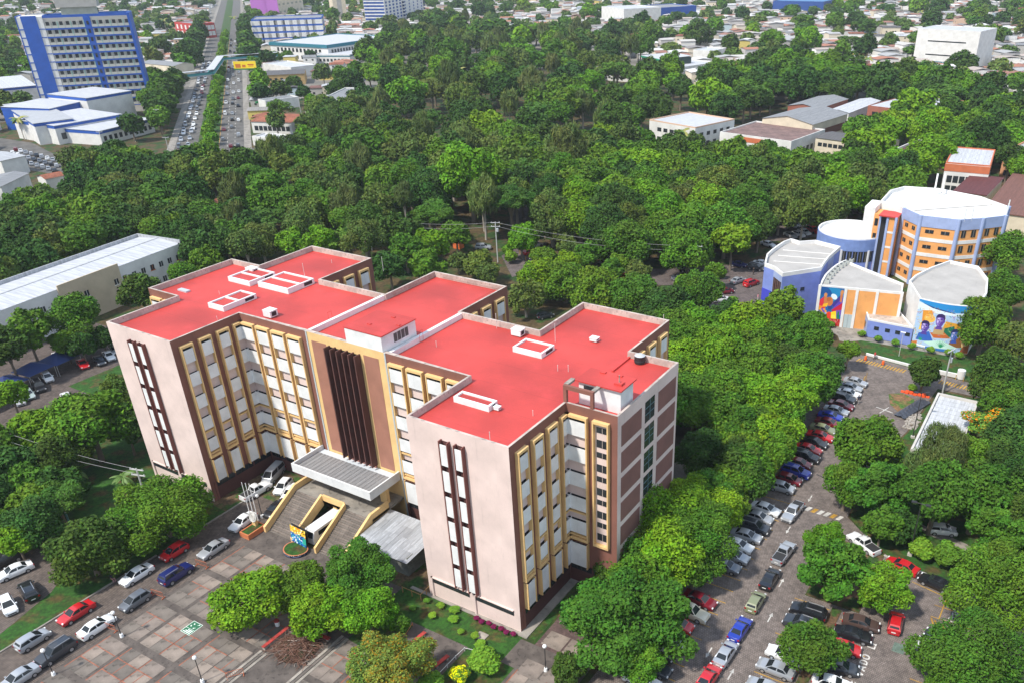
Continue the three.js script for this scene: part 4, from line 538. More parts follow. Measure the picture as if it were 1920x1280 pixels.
bld('garden_house', 'small flat white roofed house with parapet on the lawn right of the parking lot', [69.2, -60.5], [76, -60.5], [76, -82.6], 3.9, { wall: M(0.62, 0.6, 0.57, { map: texStucco, tile: 5 }), roof: M(0.82, 0.84, 0.86, { map: texMetal, tile: 6, rough: 0.5 }), parapet: 0.5, win: [['f', 1.2, 1.3, 3, 1.2, 1], ['l', 1.2, 1.3, 6, 1.4, 1]], more: (g, w, d, s, Z) => { P_('roof_well', [box(w - 2.2, 3.0, Z(2), w - 0.3, 4.45, Z(7.4))], M(0.3, 0.28, 0.25), g); for (let i = 0; i < 14; i++) P_('roof_sheet', [box(0.4, 3.97, Z(0.5 + i * 1.52), w - 0.4, 4.02, Z(1.9 + i * 1.52))], M(0.82, 0.84, 0.86, { map: texMetal, tile: 6, rough: 0.5 }), g); } });
bld('security_house', 'small dark red gate house with white arched gable in the wood at left', [-155.04, -103.43], [-150.51, -104.44], [-154.89, -109.16], 4, { wall: M(0.25, 0.04, 0.06), roof: C_.terra, gable: 1.3, ridge: 'z' });
bld('low_grey_shed', 'low shed with mossy corrugated roof behind the right wing', [47.8, -24.5], [52.2, -26.5], [55, -32], 2.6, { wall: C_.grey, roof: M(0.3, 0.31, 0.3, { map: texMetal, tile: 3 }), shed: 0.3 });
keepOut.push([[-48, 4], [-48, -45], [48, -45], [48, 4]], [[44, 14], [100, 14], [90, -36], [72, -38], [65, -46], [67, -74], [69, -92], [90, -92], [90, -100], [48, -103]]);

// ---------------------------------------------------------------- orange and blue faculty complex
{
  const mBlueW = M(0.22, 0.30, 0.72, { map: texStucco, tile: 5 }), mBlueL = M(0.36, 0.45, 0.72, { map: texStucco, tile: 5 }), mOr = M(0.86, 0.40, 0.13, { map: texStucco, tile: 6 }), mWh = M(0.84, 0.84, 0.84, { map: texStucco, tile: 6 }), mRf = M(0.44, 0.425, 0.41, { map: texStucco, tile: 9 }), mRfW = M(0.86, 0.87, 0.88, { map: texStucco, tile: 8, rough: 0.5 });
  // walls round a plan outline, roof slab and parapet
  function prism(g, pts, h, wm, rm, par = 0.9, pm = mWh, y0 = 0) {
    const n = pts.length; let area = 0; for (let i = 0; i < n; i++) { const a = pts[i], b = pts[(i + 1) % n]; area += a[0] * b[1] - b[0] * a[1]; } const sg = Math.sign(area), t = 0.35;
    const off = pts.map((p, i) => { const a = pts[(i + n - 1) % n], b = pts[(i + 1) % n], n1 = V3(-(p[1] - a[1]), p[0] - a[0], 0).normalize(), n2 = V3(-(b[1] - p[1]), b[0] - p[0], 0).normalize(), m = n1.add(n2).normalize(); return [p[0] + m.x * t * sg, p[1] + m.y * t * sg]; });
    for (let i = 0; i < n; i++) { const a = pts[i], b = pts[(i + 1) % n], m = Array.isArray(wm) ? wm[i % wm.length] : wm, oa = off[i], ob = off[(i + 1) % n]; mesh('wall', quad([a[0], y0, a[1]], [b[0], y0, b[1]], [b[0], h, b[1]], [a[0], h, a[1]]), m, g); mesh('parapet', join([quad([a[0], h, a[1]], [b[0], h, b[1]], [b[0], h + par, b[1]], [a[0], h + par, a[1]]), quad([a[0], h + par, a[1]], [b[0], h + par, b[1]], [ob[0], h + par, ob[1]], [oa[0], h + par, oa[1]]), quad([oa[0], h, oa[1]], [ob[0], h, ob[1]], [ob[0], h + par, ob[1]], [oa[0], h + par, oa[1]])]), pm, g); }
    mesh('roof', slab(off, h + 0.01, 0.05), rm, g); keepOut.push(pts);
  }
  const facePut = (g, name, a, b, s0, s1, y0, y1, pr, m, parent) => { const L = Math.hypot(b[0] - a[0], b[1] - a[1]), ux = (b[0] - a[0]) / L, uz = (b[1] - a[1]) / L, q = box(s0, y0, -pr, s1, y1, pr); q.applyMatrix4(new THREE.Matrix4().makeRotationY(Math.atan2(-uz, ux)).setPosition(a[0], 0, a[1])); return P_(name, [q], m, parent ?? g); };
  // octagonal block
  const H8 = 16, oc = thing('octagonal_block', 'four storey orange octagonal block with pale blue pilasters and white roof', 'building');
  const P8 = [[45.92, -152.55], [50.75, -147.85], [59.26, -148.40], [63.90, -152.34], [68.14, -157.08], [67.76, -165.71], [60.21, -172.32], [49.52, -175.68], [41.23, -173.84], [38.81, -168.23], [39.16, -156.66]];
  prism(oc, P8, H8, [mOr, mOr, mOr, mOr, mOr, mOr, mOr, mOr, mWh, mWh, mWh], mRfW, 1, mWh);
  P_('roof_ridge', [bar([P8[0][0] + 2, 16.1, P8[0][1] - 2], [P8[5][0] - 3, 16.1, P8[5][1] - 4], 0.15, 4)], mRf, oc);
  for (let i = 0; i < 5; i++) {
    const a = P8[i], b = P8[i + 1], L = Math.hypot(b[0] - a[0], b[1] - a[1]);
    facePut(oc, 'fascia', a, b, -0.1, L + 0.1, 14.4, 17.02, 0.14, mBlueL);
    for (let k = 0; k < 4; k++) { facePut(oc, 'floor_band', a, b, 0, L, k * 3.7 - 0.1, k * 3.7 + 0.75, 0.08, mWh); const n = i === 0 || i === 1 ? 2 : 2; for (let q = 0; q < n; q++) { const s = L * (q + 0.7) / (n + 0.4), ww = i === 1 ? 0.95 : 0.55, hh = i === 1 ? 0.4 : i === 0 ? 0.45 : 0.85; const wdw = facePut(oc, 'window', a, b, s - ww, s + ww, k * 3.7 + 2.3 - hh, k * 3.7 + 2.3 + hh, 0.1, mGlass); facePut(oc, 'mullion', a, b, s - 0.04, s + 0.04, k * 3.7 + 2.3 - hh, k * 3.7 + 2.3 + hh, 0.12, M(0.3, 0.3, 0.3), wdw); } }
    P_('pilaster', [cyl(0.5, 0.5, 17.03, a[0], 0, a[1], 8)], mBlueL, oc);
  }
  P_('pilaster', [cyl(0.5, 0.5, 17.03, P8[5][0], 0, P8[5][1], 8)], mBlueL, oc);
  // stair tower at the left corner
  const st = P8[0], s0 = [st[0] - 4.9, st[1] + 1.6]; for (const [dx, dz, w, m] of [[0, 0, 0.5, mBlueL], [2.0, 1.2, 0.55, mBlueL], [4.1, 1.9, 0.5, mBlueL]]) P_('stair_pilaster', [box(s0[0] + dx - w / 2, 0, s0[1] + dz - 0.5, s0[0] + dx + w / 2, 15.4, s0[1] + dz + 0.5)], m, oc);
  P_('stair_wall', [box(s0[0] - 1.6, 0, s0[1] - 4.5, s0[0] + 4.2, 15.2, s0[1] + 0.2)], mOr, oc); P_('white_wall', [box(s0[0] - 4.2, 0, s0[1] - 7, s0[0] - 1.603, 16.6, s0[1] + 0.05)], mWh, oc); P_('stair_roof', [box(s0[0] - 0.2, 15.203, s0[1] - 3, s0[0] + 4.4, 15.5, s0[1] + 2)], mRoofRed, oc); P_('stair_glass', [box(s0[0] + 0.3, 0.5, s0[1] + 0.2, s0[0] + 1.7, 15, s0[1] + 0.5)], mBlack, oc);
  P_('stair_wall', [box(s0[0] + 2.3, 0, s0[1] + 0.2, s0[0] + 3.9, 15.0, s0[1] + 1.5)], mOr, oc);
  for (let k = 0; k < 4; k++) { P_('floor_band', [box(s0[0] + 2.3, k * 3.7 + 0.1, s0[1] + 1.5, s0[0] + 3.9, k * 3.7 + 0.6, s0[1] + 1.55)], mWh, oc); P_('window', [box(s0[0] - 1.3, k * 3.7 + 1.2, s0[1] + 0.2, s0[0] - 0.5, k * 3.7 + 3, s0[1] + 0.26)], mGlass, oc); }
  for (const [px, pz] of [[0.35, 0.75], [0.41, 0.77]]) { const x = lerp(P8[10][0], P8[5][0], px), z = lerp(P8[2][1], P8[7][1], pz * 1.15); P_('antenna_panel', [box(x - 0.2, 17, z - 0.15, x + 0.2, 21.5, z + 0.15)], mWh, oc); }
  for (const [i, j, t] of [[2, 3, 0.2], [2, 3, 0.5], [4, 5, 0.1], [4, 5, 0.5]]) { const x = lerp(P8[i][0], P8[j][0], t), z = lerp(P8[i][1], P8[j][1], t); P_('antenna_panel', [box(x - 0.12, 16.4, z - 0.12, x + 0.12, 19.6, z + 0.12)], M(0.6, 0.62, 0.62), oc); }
  // round hall
  const ro = thing('round_hall', 'round hall with flat white roof, blue rim and ribbon of windows', 'building'), rc = [[33.6, -155.6], 8.6, 9.2], ring = [];
  for (let i = 0; i < 40; i++) ring.push([rc[0][0] + Math.cos(i / 40 * 2 * PI) * rc[1], rc[0][1] + Math.sin(i / 40 * 2 * PI) * rc[1]]);
  prism(ro, ring, 8.4, mBlueW, mRfW, 0.8, mWh);
  for (let i = 0; i < 40; i++) { const a = ring[i], b = ring[(i + 1) % 40]; if (a[1] < rc[0][1] - 6) continue; const L = Math.hypot(b[0] - a[0], b[1] - a[1]); facePut(ro, 'rim', a, b, -0.02, L + 0.02, 6.0, 8.9, 0.12, M(0.20, 0.30, 0.62, { map: texStucco, tile: 5 })); const w = facePut(ro, 'window', a, b, 0.1, L - 0.1, 3.2, 5.9, 0.06, mGlass); facePut(ro, 'mullion', a, b, L / 2 - 0.04, L / 2 + 0.04, 3.2, 5.9, 0.1, M(0.3, 0.25, 0.2), w); if (i % 5 === 0) P_('pilaster', [cyl(0.35, 0.35, 6.2, a[0], 0, a[1], 8)], M(0.6, 0.6, 0.62), ro); }
  // blue lecture block
  const bl = thing('blue_lecture_block', 'blue building with curved white parapet, grey roof and glazed corner', 'building'), hb = 9.6;
  const PB = [[24.06, -116.34], [26.82, -114.96], [29.88, -111.85], [36.20, -119.64], [35.76, -123.92], [35.53, -127.60], [35.61, -132.02], [35.81, -136.19], [29.10, -138.20], [25.96, -135.56], [23.47, -136.62], [22.57, -133.74], [22.29, -130.30], [22.16, -126.57], [22.27, -122.62]];
  prism(bl, PB, hb, [mBlueW, mBlueL, mBlueW, mBlueW], mRf, 0.9, mWh);
  for (const t of [0.25, 0.5, 0.75]) { const a = [lerp(PB[0][0], PB[11][0], t), lerp(PB[0][1], PB[11][1], t)], b = [lerp(PB[3][0], PB[7][0], t), lerp(PB[3][1], PB[7][1], t)]; P_('roof_seam', [bar([a[0] + 1, hb + 0.08, a[1]], [b[0] - 0.6, hb + 0.08, b[1]], 0.1, 4)], mWh, bl); }
  for (const [s, y] of [[3.6, 6], [5.6, 6], [5.6, 2.2], [3.4, 2.2]]) facePut(bl, 'window', PB[2], PB[3], s - 0.5, s + 0.5, y - 0.4, y + 0.4, 0.08, mGlass);
  { const L = Math.hypot(PB[2][0] - PB[1][0], PB[2][1] - PB[1][1]); const w = facePut(bl, 'glazing', PB[1], PB[2], 0.3, L - 0.25, 4.4, 8.2, 0.06, M(0.05, 0.035, 0.035, { rough: 0.1 })); for (let i = 1; i < 5; i++) facePut(bl, 'mullion', PB[1], PB[2], L * i / 5 - 0.03, L * i / 5 + 0.03, 4.4, 8.2, 0.1, M(0.3, 0.15, 0.12), w); facePut(bl, 'glazing', PB[1], PB[2], 0.3, L - 0.25, 0.4, 3, 0.06, mGlass); facePut(bl, 'lower_wall', PB[0], PB[1], 0, 2.9, 0, 4.6, 0.08, M(0.05, 0.06, 0.5)); }
  // auditorium with painted front
  const au = thing('auditorium', 'auditorium with grey fan roof, orange front panels and colourful mural', 'building'), ha = 8.7;
  const PA = [[38.40, -111.96], [54.83, -115.87], [53.88, -121.44], [40.14, -129.66], [38.65, -131.02], [38.00, -129.09], [37.63, -127.00], [37.37, -124.19], [37.33, -121.55], [37.34, -118.85], [37.79, -115.07]];
  prism(au, PA, ha, [mOr, mWh, mWh, mWh, mBlueW], mRf, 0.5, mWh);
  const LA = Math.hypot(PA[1][0] - PA[0][0], PA[1][1] - PA[0][1]);
  for (const f of [0.0, 0.325, 0.465, 0.71, 1]) facePut(au, 'white_pier', PA[0], PA[1], LA * f - 0.3, LA * f + 0.3, 0, 9.25, 0.16, mWh);
  const door = facePut(au, 'door', PA[0], PA[1], LA * 0.35, LA * 0.45, 0, 3.1, 0.1, M(0.42, 0.5, 0.52, { rough: 0.5 })); facePut(au, 'door_joint', PA[0], PA[1], LA * 0.4 - 0.03, LA * 0.4 + 0.03, 0, 3.1, 0.12, M(0.2, 0.22, 0.24), door);
  // air conditioning units in the curved gutter
  for (let i = 0; i < 9; i++) { const t = i / 8, k = Math.min(5, Math.floor(t * 5.99)), f = t * 6 - k, a = PA[10 - k], b = PA[9 - k]; const x = lerp(a[0], b[0], f) + 1.3, z = lerp(a[1], b[1], f); const u = P_('air_unit', [box(x - 0.45, ha + 0.05, z - 0.4, x + 0.45, ha + 0.9, z + 0.4)], M(0.4, 0.42, 0.4), au); P_('fan_grille', [cyl(0.32, 0.32, 0.05, x, ha + 0.9, z, 10)], mBlack, u); }
  // mural of raised fists, flat paint on the wall
  function canvas(w, h, draw) { const c = document.createElement('canvas'); c.width = w; c.height = h; draw(c.getContext('2d'), w, h); const t = new THREE.CanvasTexture(c); t.colorSpace = THREE.SRGBColorSpace; t.needsUpdate = true; return new THREE.MeshStandardMaterial({ map: t, roughness: 0.8, side: THREE.DoubleSide }); }
  const poly = (x, c, p) => { x.fillStyle = c; x.beginPath(); p.forEach(([a, b], i) => (i ? x.lineTo(a, b) : x.moveTo(a, b))); x.closePath(); x.fill(); };
  const ell = (x, c, a, b, r, q, t = 0) => { x.fillStyle = c; x.beginPath(); x.ellipse(a, b, r, q, t, 0, 7); x.fill(); };
  const fists = canvas(340, 512, (x, w, h) => {
    const sk = x.createLinearGradient(0, 0, w, 180); x.fillStyle = '#0b62a0'; x.fillRect(0, 0, w, h); ell(x, '#1583b8', 190, 90, 150, 90); ell(x, '#0a4f92', 60, 60, 110, 60, 0.4); poly(x, '#d7263a', [[0, 180], [70, 120], [100, 290], [0, 320]]); poly(x, '#5a3fb0', [[200, 250], [330, 90], [340, 230], [230, 300]]); poly(x, '#c4143a', [[190, 300], [340, 190], [340, 300], [210, 330]]); poly(x, '#3a2f8a', [[180, 230], [320, 60], [335, 110], [215, 260]]);
    ell(x, '#dfeaf0', 205, 120, 50, 34, 0.5); ell(x, '#c7763c', 150, 190, 48, 62); ell(x, '#b4632c', 130, 160, 34, 30); poly(x, '#c67b44', [[58, 110], [98, 100], [105, 220], [66, 240]]); ell(x, '#d08a52', 78, 104, 24, 26); poly(x, '#c9783e', [[290, 60], [330, 50], [322, 190], [296, 180]]); ell(x, '#d08a52', 312, 52, 24, 30); poly(x, '#f2b61c', [[60, 230], [130, 210], [120, 262], [50, 270]]); poly(x, '#1d3f8a', [[130, 262], [200, 240], [190, 300], [140, 300]]);
    poly(x, '#e98224', [[0, 250], [60, 262], [30, 310], [0, 300]]); ell(x, '#7b52b8', 60, 330, 60, 40); for (let i = 0; i < 6; i++) ell(x, '#f4a71f', 20 + i * 22, 300 + (i % 3) * 26, 15, 15); poly(x, '#9aa9d8', [[0, 360], [120, 340], [150, 400], [0, 420]]); ell(x, '#e9391f', 165, 380, 44, 52); poly(x, '#ffd21f', [[190, 330], [262, 310], [280, 420], [200, 430]]); ell(x, '#f9e04a', 235, 395, 34, 30); poly(x, '#6d4fb0', [[260, 300], [340, 290], [340, 360], [280, 360]]); poly(x, '#1f7a4a', [[285, 330], [305, 310], [322, 420], [290, 420]]);
    x.fillStyle = '#b3151c'; x.fillRect(0, 418, w, 94); for (let i = 0; i < 70; i++) { x.fillStyle = ['#d9342b', '#8d0d14', '#ef6a4a', '#6d0a10'][i % 4]; x.fillRect((i * 53) % w, 418 + (i * 37) % 80, 7, 26); } x.fillStyle = '#f3d6c8'; for (let i = 0; i < 16; i++) x.fillRect(30 + i * 18, 424 + (i % 3) * 12, 3, 26);
  });
  const panel = (g, name, a, b, s0, s1, y0, y1, off, m) => { const L = Math.hypot(b[0] - a[0], b[1] - a[1]), ux = (b[0] - a[0]) / L, uz = (b[1] - a[1]) / L, q = new THREE.PlaneGeometry(s1 - s0, y1 - y0); q.translate((s0 + s1) / 2, (y0 + y1) / 2, off); q.applyMatrix4(new THREE.Matrix4().makeRotationY(Math.atan2(-uz, ux)).setPosition(a[0], 0, a[1])); return mesh(name, q, m, g); };
  panel(au, 'mural', PA[0], PA[1], 0.32, LA * 0.325 - 0.3, 0.2, 8.9, 0.09, fists);
  // small blue annex
  const an = thing('blue_annex', 'low blue annex with white rim and four small windows between two murals', 'building'), PN = [[49.8, -110.8], [59.1, -110.7], [54.6, -118.4], [47.9, -115.9]];
  prism(an, PN, 3.7, [mBlueW, mWh, mWh, mBlueL], M(0.62, 0.55, 0.5, { map: texConcrete, tile: 6 }), 0.4, mWh);
  for (const s of [2.0, 4.3, 6.4, 8.4]) facePut(an, 'window', PN[0], PN[1], s - 0.5, s + 0.5, 1.9, 2.7, 0.06, mGlass); facePut(an, 'window', PN[3], PN[0], 2, 3.4, 1, 2.4, 0.06, mGlass);
  // fan shaped hall with the portrait mural on its curved wall
  const fa = thing('mural_hall', 'hall with round grey roof and curved wall painted with three portraits', 'building'), hf = 9.6, arc = [];
  const c0 = [59.2, -111.2], c1 = [70.2, -112.2]; for (let i = 0; i <= 10; i++) { const t = i / 10, bul = Math.sin(t * PI) * 2.2; arc.push([lerp(c0[0], c1[0], t) + 0.1 * bul, lerp(c0[1], c1[1], t) + bul * 0.5]); }
  const PF = [...arc, [70.6, -121], [69.5, -130], [66.4, -137.5], [60.2, -138.6], [57.2, -131.5], [55.4, -125], [55.0, -120.6]];
  prism(fa, PF, hf, mWh, mRf, 0.7, mWh);
  const faces = canvas(640, 512, (x, w, h) => {
    x.fillStyle = '#a9c3e0'; x.fillRect(0, 0, w, h); poly(x, '#1f86c9', [[0, 0], [w, 0], [w, 60], [420, 80], [120, 50], [0, 20]]); poly(x, '#d8e6f2', [[0, 30], [160, 60], [400, 90], [w, 74], [w, 120], [0, 110]]); poly(x, '#123a78', [[40, 32], [160, 66], [420, 92], [400, 80], [150, 50]]);
    poly(x, '#d98f2c', [[60, 110], [160, 90], [200, 190], [70, 230]]); ell(x, '#e8b350', 150, 180, 60, 44); poly(x, '#d99a24', [[330, 180], [520, 200], [560, 300], [300, 280]]); poly(x, '#0f6a4a', [[320, 260], [430, 220], [470, 330], [340, 360]]); poly(x, '#f0c24e', [[60, 240], [160, 210], [150, 300], [50, 330]]); poly(x, '#c0622a', [[180, 330], [330, 300], [420, 360], [230, 380]]);
    const rs = rng(404), dab = (n, x0, y0, x1, y1, cols, s) => { for (let i = 0; i < n; i++) { x.globalAlpha = 0.25 + rs() * 0.4; x.fillStyle = cols[(rs() * cols.length) | 0]; x.save(); x.translate(x0 + rs() * (x1 - x0), y0 + rs() * (y1 - y0)); x.rotate(rs() * 3.1); x.fillRect(-s, -s * 0.25, s * 2 * (0.4 + rs()), s * 0.5); x.restore(); } x.globalAlpha = 1; };
    dab(260, 0, 60, w, h, ['#e8b350', '#7aa4d8', '#c86a2c', '#f4e2b0', '#2a7d6a', '#8a70c8', '#d9a04a'], 16);
    const head = (cx, cy, s, c1, c2, c3) => {
      const q = (c, pts) => poly(x, c, pts.map(([a, b]) => [cx + a * s, cy + b * s])); q(c2, [[-16, 44], [18, 40], [34, 74], [-34, 78]]); ell(x, c2, cx, cy + 4 * s, 36 * s, 50 * s); q(c1, [[-30, -22], [2, -28], [6, 10], [0, 44], [-16, 46], [-31, 18]]); q('#cdbff0', [[-22, -24], [-4, -26], [-6, -12], [-22, -12]]); q('#d8d0f4', [[-26, 6], [-14, 4], [-16, 22], [-25, 18]]);
      q(c3, [[-38, -8], [-40, -34], [-24, -56], [6, -62], [30, -54], [42, -30], [38, 4], [31, -10], [27, -28], [8, -32], [-14, -30], [-29, -22]]); q(c3, [[-27, -12], [-9, -13], [-10, -8], [-26, -7]]); q(c3, [[3, -13], [22, -12], [21, -7], [4, -8]]); ell(x, '#f0ecf8', cx - 17 * s, cy - 2 * s, 7 * s, 3.4 * s); ell(x, '#f0ecf8', cx + 12 * s, cy - 2 * s, 7 * s, 3.4 * s); ell(x, c3, cx - 17 * s, cy - 2 * s, 3.2 * s, 3.2 * s); ell(x, c3, cx + 12 * s, cy - 2 * s, 3.2 * s, 3.2 * s);
      q(c2, [[-4, -6], [3, 14], [-2, 19], [-12, 18], [-8, 12]]); q(c3, [[-15, 27], [-3, 25], [10, 27], [4, 31], [-9, 31]]); q(c2, [[-12, 33], [6, 33], [2, 37], [-8, 37]]); ell(x, c2, cx + 38 * s, cy + 2 * s, 6 * s, 12 * s); dab(34, cx - 30 * s, cy - 26 * s, cx + 28 * s, cy + 46 * s, [c1, c2, '#cdbff0', c3], 5);
    };
    poly(x, '#2e5fb8', [[60, 360], [170, 320], [240, 430], [40, 440]]); poly(x, '#8a5a2a', [[420, 380], [540, 330], [600, 450], [400, 460]]); poly(x, '#b89a6a', [[220, 260], [330, 250], [330, 330], [210, 340]]);
    head(265, 185, 1.25, '#9a7fd0', '#5b3d98', '#2c1c58'); head(115, 280, 1.15, '#8e78c8', '#4f3a94', '#251a50'); head(455, 320, 1.15, '#6f8fd8', '#3555b0', '#1b2660');
    poly(x, '#bfe3d6', [[120, 440], [320, 390], [520, 460], [300, 500]]); for (let i = 0; i < 9; i++) { const a = -2.6 + i * 0.26; poly(x, i % 2 ? '#0f7a50' : '#1a9a62', [[318, 470], [318 + Math.cos(a) * 90, 470 + Math.sin(a) * 90], [330, 474]]); poly(x, i % 2 ? '#13824f' : '#2aa56a', [[85, 440], [85 + Math.cos(a) * 52, 440 + Math.sin(a) * 52], [94, 442]]); poly(x, '#178a58', [[560, 480], [560 + Math.cos(a) * 50, 480 + Math.sin(a) * 50], [568, 482]]); }
    poly(x, '#c8742e', [[0, 470], [60, 450], [60, 512], [0, 512]]); poly(x, '#e3c083', [[520, 330], [640, 280], [640, 420], [560, 450]]); poly(x, '#a05a30', [[570, 440], [640, 420], [640, 512], [540, 512]]); x.fillStyle = '#f2eee6'; x.fillRect(0, 486, 160, 14); poly(x, '#2c6db5', [[160, 490], [420, 480], [420, 512], [160, 512]]);
  });
  { const q = new THREE.BufferGeometry(), pos = [], uv = []; for (let i = 0; i < 10; i++) { const a = arc[i], b = arc[i + 1], k = (p) => [p[0], p[1] + 0.06], A = k(a), B = k(b); pos.push(A[0], 0.1, A[1], B[0], 0.1, B[1], B[0], hf + 0.6, B[1], A[0], 0.1, A[1], B[0], hf + 0.6, B[1], A[0], hf + 0.6, A[1]); const u0 = i / 10, u1 = (i + 1) / 10; uv.push(u0, 0, u1, 0, u1, 1, u0, 0, u1, 1, u0, 1); } q.setAttribute('position', new THREE.Float32BufferAttribute(pos, 3)); q.setAttribute('uv', new THREE.Float32BufferAttribute(uv, 2)); q.computeVertexNormals(); mesh('mural', q, faces, fa); }
}


// ---------------------------------------------------------------- tree planting
// garden in front of and left of the office
T('broad', -19.8, 8.9, 6.73, 4.6, 'with big round crown at the foot of the left pink wing');
T('dark', -21.1, 19.6, 5.47, 4.2, 'on the bank above the driveway beside the black car');
T('dark', -33.4, 20.1, 3.92, 4, 'near the left edge above the white car lot');
T('bright', -33.2, 22.8, 2.81, 3.6, 'at the left edge beside the white car lot');
T('feather', -36.0, 15.1, 4.31, 4.2, 'in the left garden beside the electric pole');
T('broad', -44.5, 13.9, 3.25, 4, 'small one in the left garden near the footpath');
T('broad', -48.2, 1.4, 6.80, 7.5, 'tall one hiding the yard left of the left wing');
T('bright', -58.7, 5.3, 3.73, 5.5, 'lower one left of the tall yard tree');
T('olive', -53.3, -7.4, 4.09, 6.5, 'with yellowish top touching the left pink wing');
T('dark', -46.6, 7.2, 4.24, 5, 'shady one above the small palms');
T('dark', -44.9, -2.4, 3.37, 5.5, 'close to the left edge of the left pink wing');
T('dark', -50.5, 13.0, 3.32, 5, 'at the left edge beside the parked cars');
T('bright', -74.9, 0.2, 2.88, 5, 'at the left edge above the white utility vehicle');
T('broad', -91.7, -13.5, 4.46, 8.5, 'with slim trunk before the long white hall, left one');
T('broad', -91.4, -23.0, 5.08, 8.5, 'with slim trunk before the long white hall, middle one');
T('dark', -89.4, -7.9, 4.33, 8, 'over the blue tents at the left edge');
T('broad', -89.4, -18.4, 2.83, 5, 'small one below the slim trunked pair');
T('dark', -85.4, -19.4, 2.60, 4.5, 'small one beside the silver car behind the left wing');
T('dark', -87.0, -24.7, 2.68, 3.5, 'low one next to the corner of the left wing');
T('dark', -95.5, -40.6, 4.82, 7, 'between the long white hall and the office roof');
T('broad', -100.9, -55.2, 3.36, 6, 'at the end of the long white hall');
T('broad', -103.1, -63.8, 4.01, 6, 'behind the left wing beside the side street');
// front plaza
T('fine', 14.9, 5.3, 5.05, 5, 'tall fresh green one before the metal shed');
T('bright', 5.9, 15.3, 4.79, 3.6, 'wide yellowish one standing on the plaza');
T('broad', 9.3, 10.2, 3.53, 3.8, 'deep green one between the two plaza trees');
T('bright', 15.0, 12.6, 3.92, 3.6, 'spreading over the heap of dry branches');
T('bright', 20.0, 9.5, 3.40, 3.6, 'leaning over the dark garden bed');
T('broad', 23.1, 7.9, 1.45, 2, 'small one in the dark garden bed');
T('ruddy', 28.5, 14.7, 5.08, 3.6, 'with bare limbs at the bottom centre');
T('shrub', 35.8, 7.0, 2.13, 1.5, 'big clipped one in the right front garden');
T('gold', 34.1, 10.0, 1.36, 1, 'by the low fence of the right front garden');
T('shrub', 31.9, 12.5, 1.35, 1, 'at the bottom edge below the red benches');
T('ruddy', 27.7, 17.9, 2.98, 2.6, 'cut by the bottom edge');
// east side of the office
T('fine', 48.8, -3.2, 7.77, 5.2, 'very large one hiding the first parked cars');
T('bright', 45.9, -20.5, 6.44, 5.5, 'large yellowish one at the east foot of the office');
T('broad', 43.7, -14.7, 4.04, 4.6, 'close to the dark basement wall of the right wing');
T('broad', 51.2, -17.7, 3.59, 4.2, 'over the maroon car in the parking row');
T('dark', 45.3, 3.9, 1.84, 2.2, 'small cone-like one beside the lamp on the path');
T('broad', 52.6, 0.1, 3.03, 3.5, 'over the white car at the bottom of the parking row');
T('dark', 40.6, -12.4, 1.54, 3, 'slim one at the side door');
T('fine', 47.6, -30.8, 4.54, 6, 'over the middle of the parking row, first');
T('broad', 49.9, -39.1, 4.42, 6.5, 'over the middle of the parking row, second');
T('dark', 42.0, -39.8, 4.07, 6.5, 'behind the east wall near the mossy shed');
T('broad', 51.7, -47.1, 3.62, 6, 'over the parking row beside the blue car');
T('broad', 45.3, -50.0, 4.68, 7, 'third row behind the parking lot trees');
T('bright', 47.5, -57.3, 5.09, 7.5, 'tall bright one above the black parked car');
T('broad', 39.2, -56.9, 5.04, 7.5, 'in the grove right of the right wing');
T('bright', 32.7, -65.0, 5.53, 8, 'right against the top of the right wing end wall');
T('broad', 39.4, -68.7, 5.33, 8, 'in the middle of the grove below the blue building');
T('bright', 32.1, -83.6, 5.84, 8, 'tall one in the grove before the blue building');
T('broad', 40.2, -83.6, 5.31, 7.5, 'at the corner of the blue building');
T('bright', 23.2, -81.7, 5.51, 8, 'beyond the back corner of the right wing');
T('broad', 47.0, -72.7, 4.39, 7, 'above the row of silver cars');
T('dark', 49.6, -79.0, 3.33, 6, 'last one of the grove by the barrier');
T('broad', 50.7, -92.4, 2.29, 4.6, 'small one by the crossing');
T('broad', 33.1, -105.1, 4.37, 5, 'under the blue wall');
T('broad', 40.7, -103.6, 2.93, 4, 'small one left of the fist mural');
T('dark', 65.5, -90.0, 3.17, 4.2, 'standing alone at the crossing beside the electric pole');
// right side
T('broad', 63.4, -55.5, 5.80, 6, 'over the road beside the dug up path');
T('broad', 63.4, -45.3, 3.61, 5, 'over the road, lower one');
T('fine', 68.3, -45.6, 4.77, 5.5, 'on the lawn below the white roofed house');
T('wisp', 74.8, -52.3, 6.07, 7, 'pine-like one covering the corner of the white roofed house');
T('broad', 80.6, -48.6, 5.52, 6.5, 'in the shady lawn at the right');
T('flame', 79.9, -71.4, 4.80, 6, 'right of the white roofed house');
T('dark', 83.4, -58.7, 5.18, 7, 'dense one at the right edge');
T('broad', 86.2, -30.4, 5.95, 6, 'very large one at the right edge');
T('fine', 84.7, -41.0, 4.20, 6.5, 'one at the right edge above the largest');
T('bright', 73.7, -25.8, 3.74, 3.6, 'ball shaped one in the parking lot');
T('fine', 67.0, -25.8, 4.65, 4.4, 'with open bare branches in the parking lot');
T('bright', 64.3, -31.2, 2.87, 4, 'small one behind the bare branched one');
T('broad', 68.7, -11.5, 3.81, 3.6, 'over the middle car rows at the bottom');
T('broad', 84.8, -16.3, 5.77, 4.6, 'very wide one in the bottom right corner');
T('shrub', 75.9, -39.5, 1.90, 1.7, 'left one of two beside the lamp post');
T('shrub', 79.0, -39.6, 2.03, 1.7, 'right one of two beside the lamp post');
T('dark', 72.3, -41.4, 2.54, 3, 'low one on the lawn left of the lamp post');
T('broad', 70.1, -39.3, 2.67, 3.6, 'on the lawn behind the parked lorry');
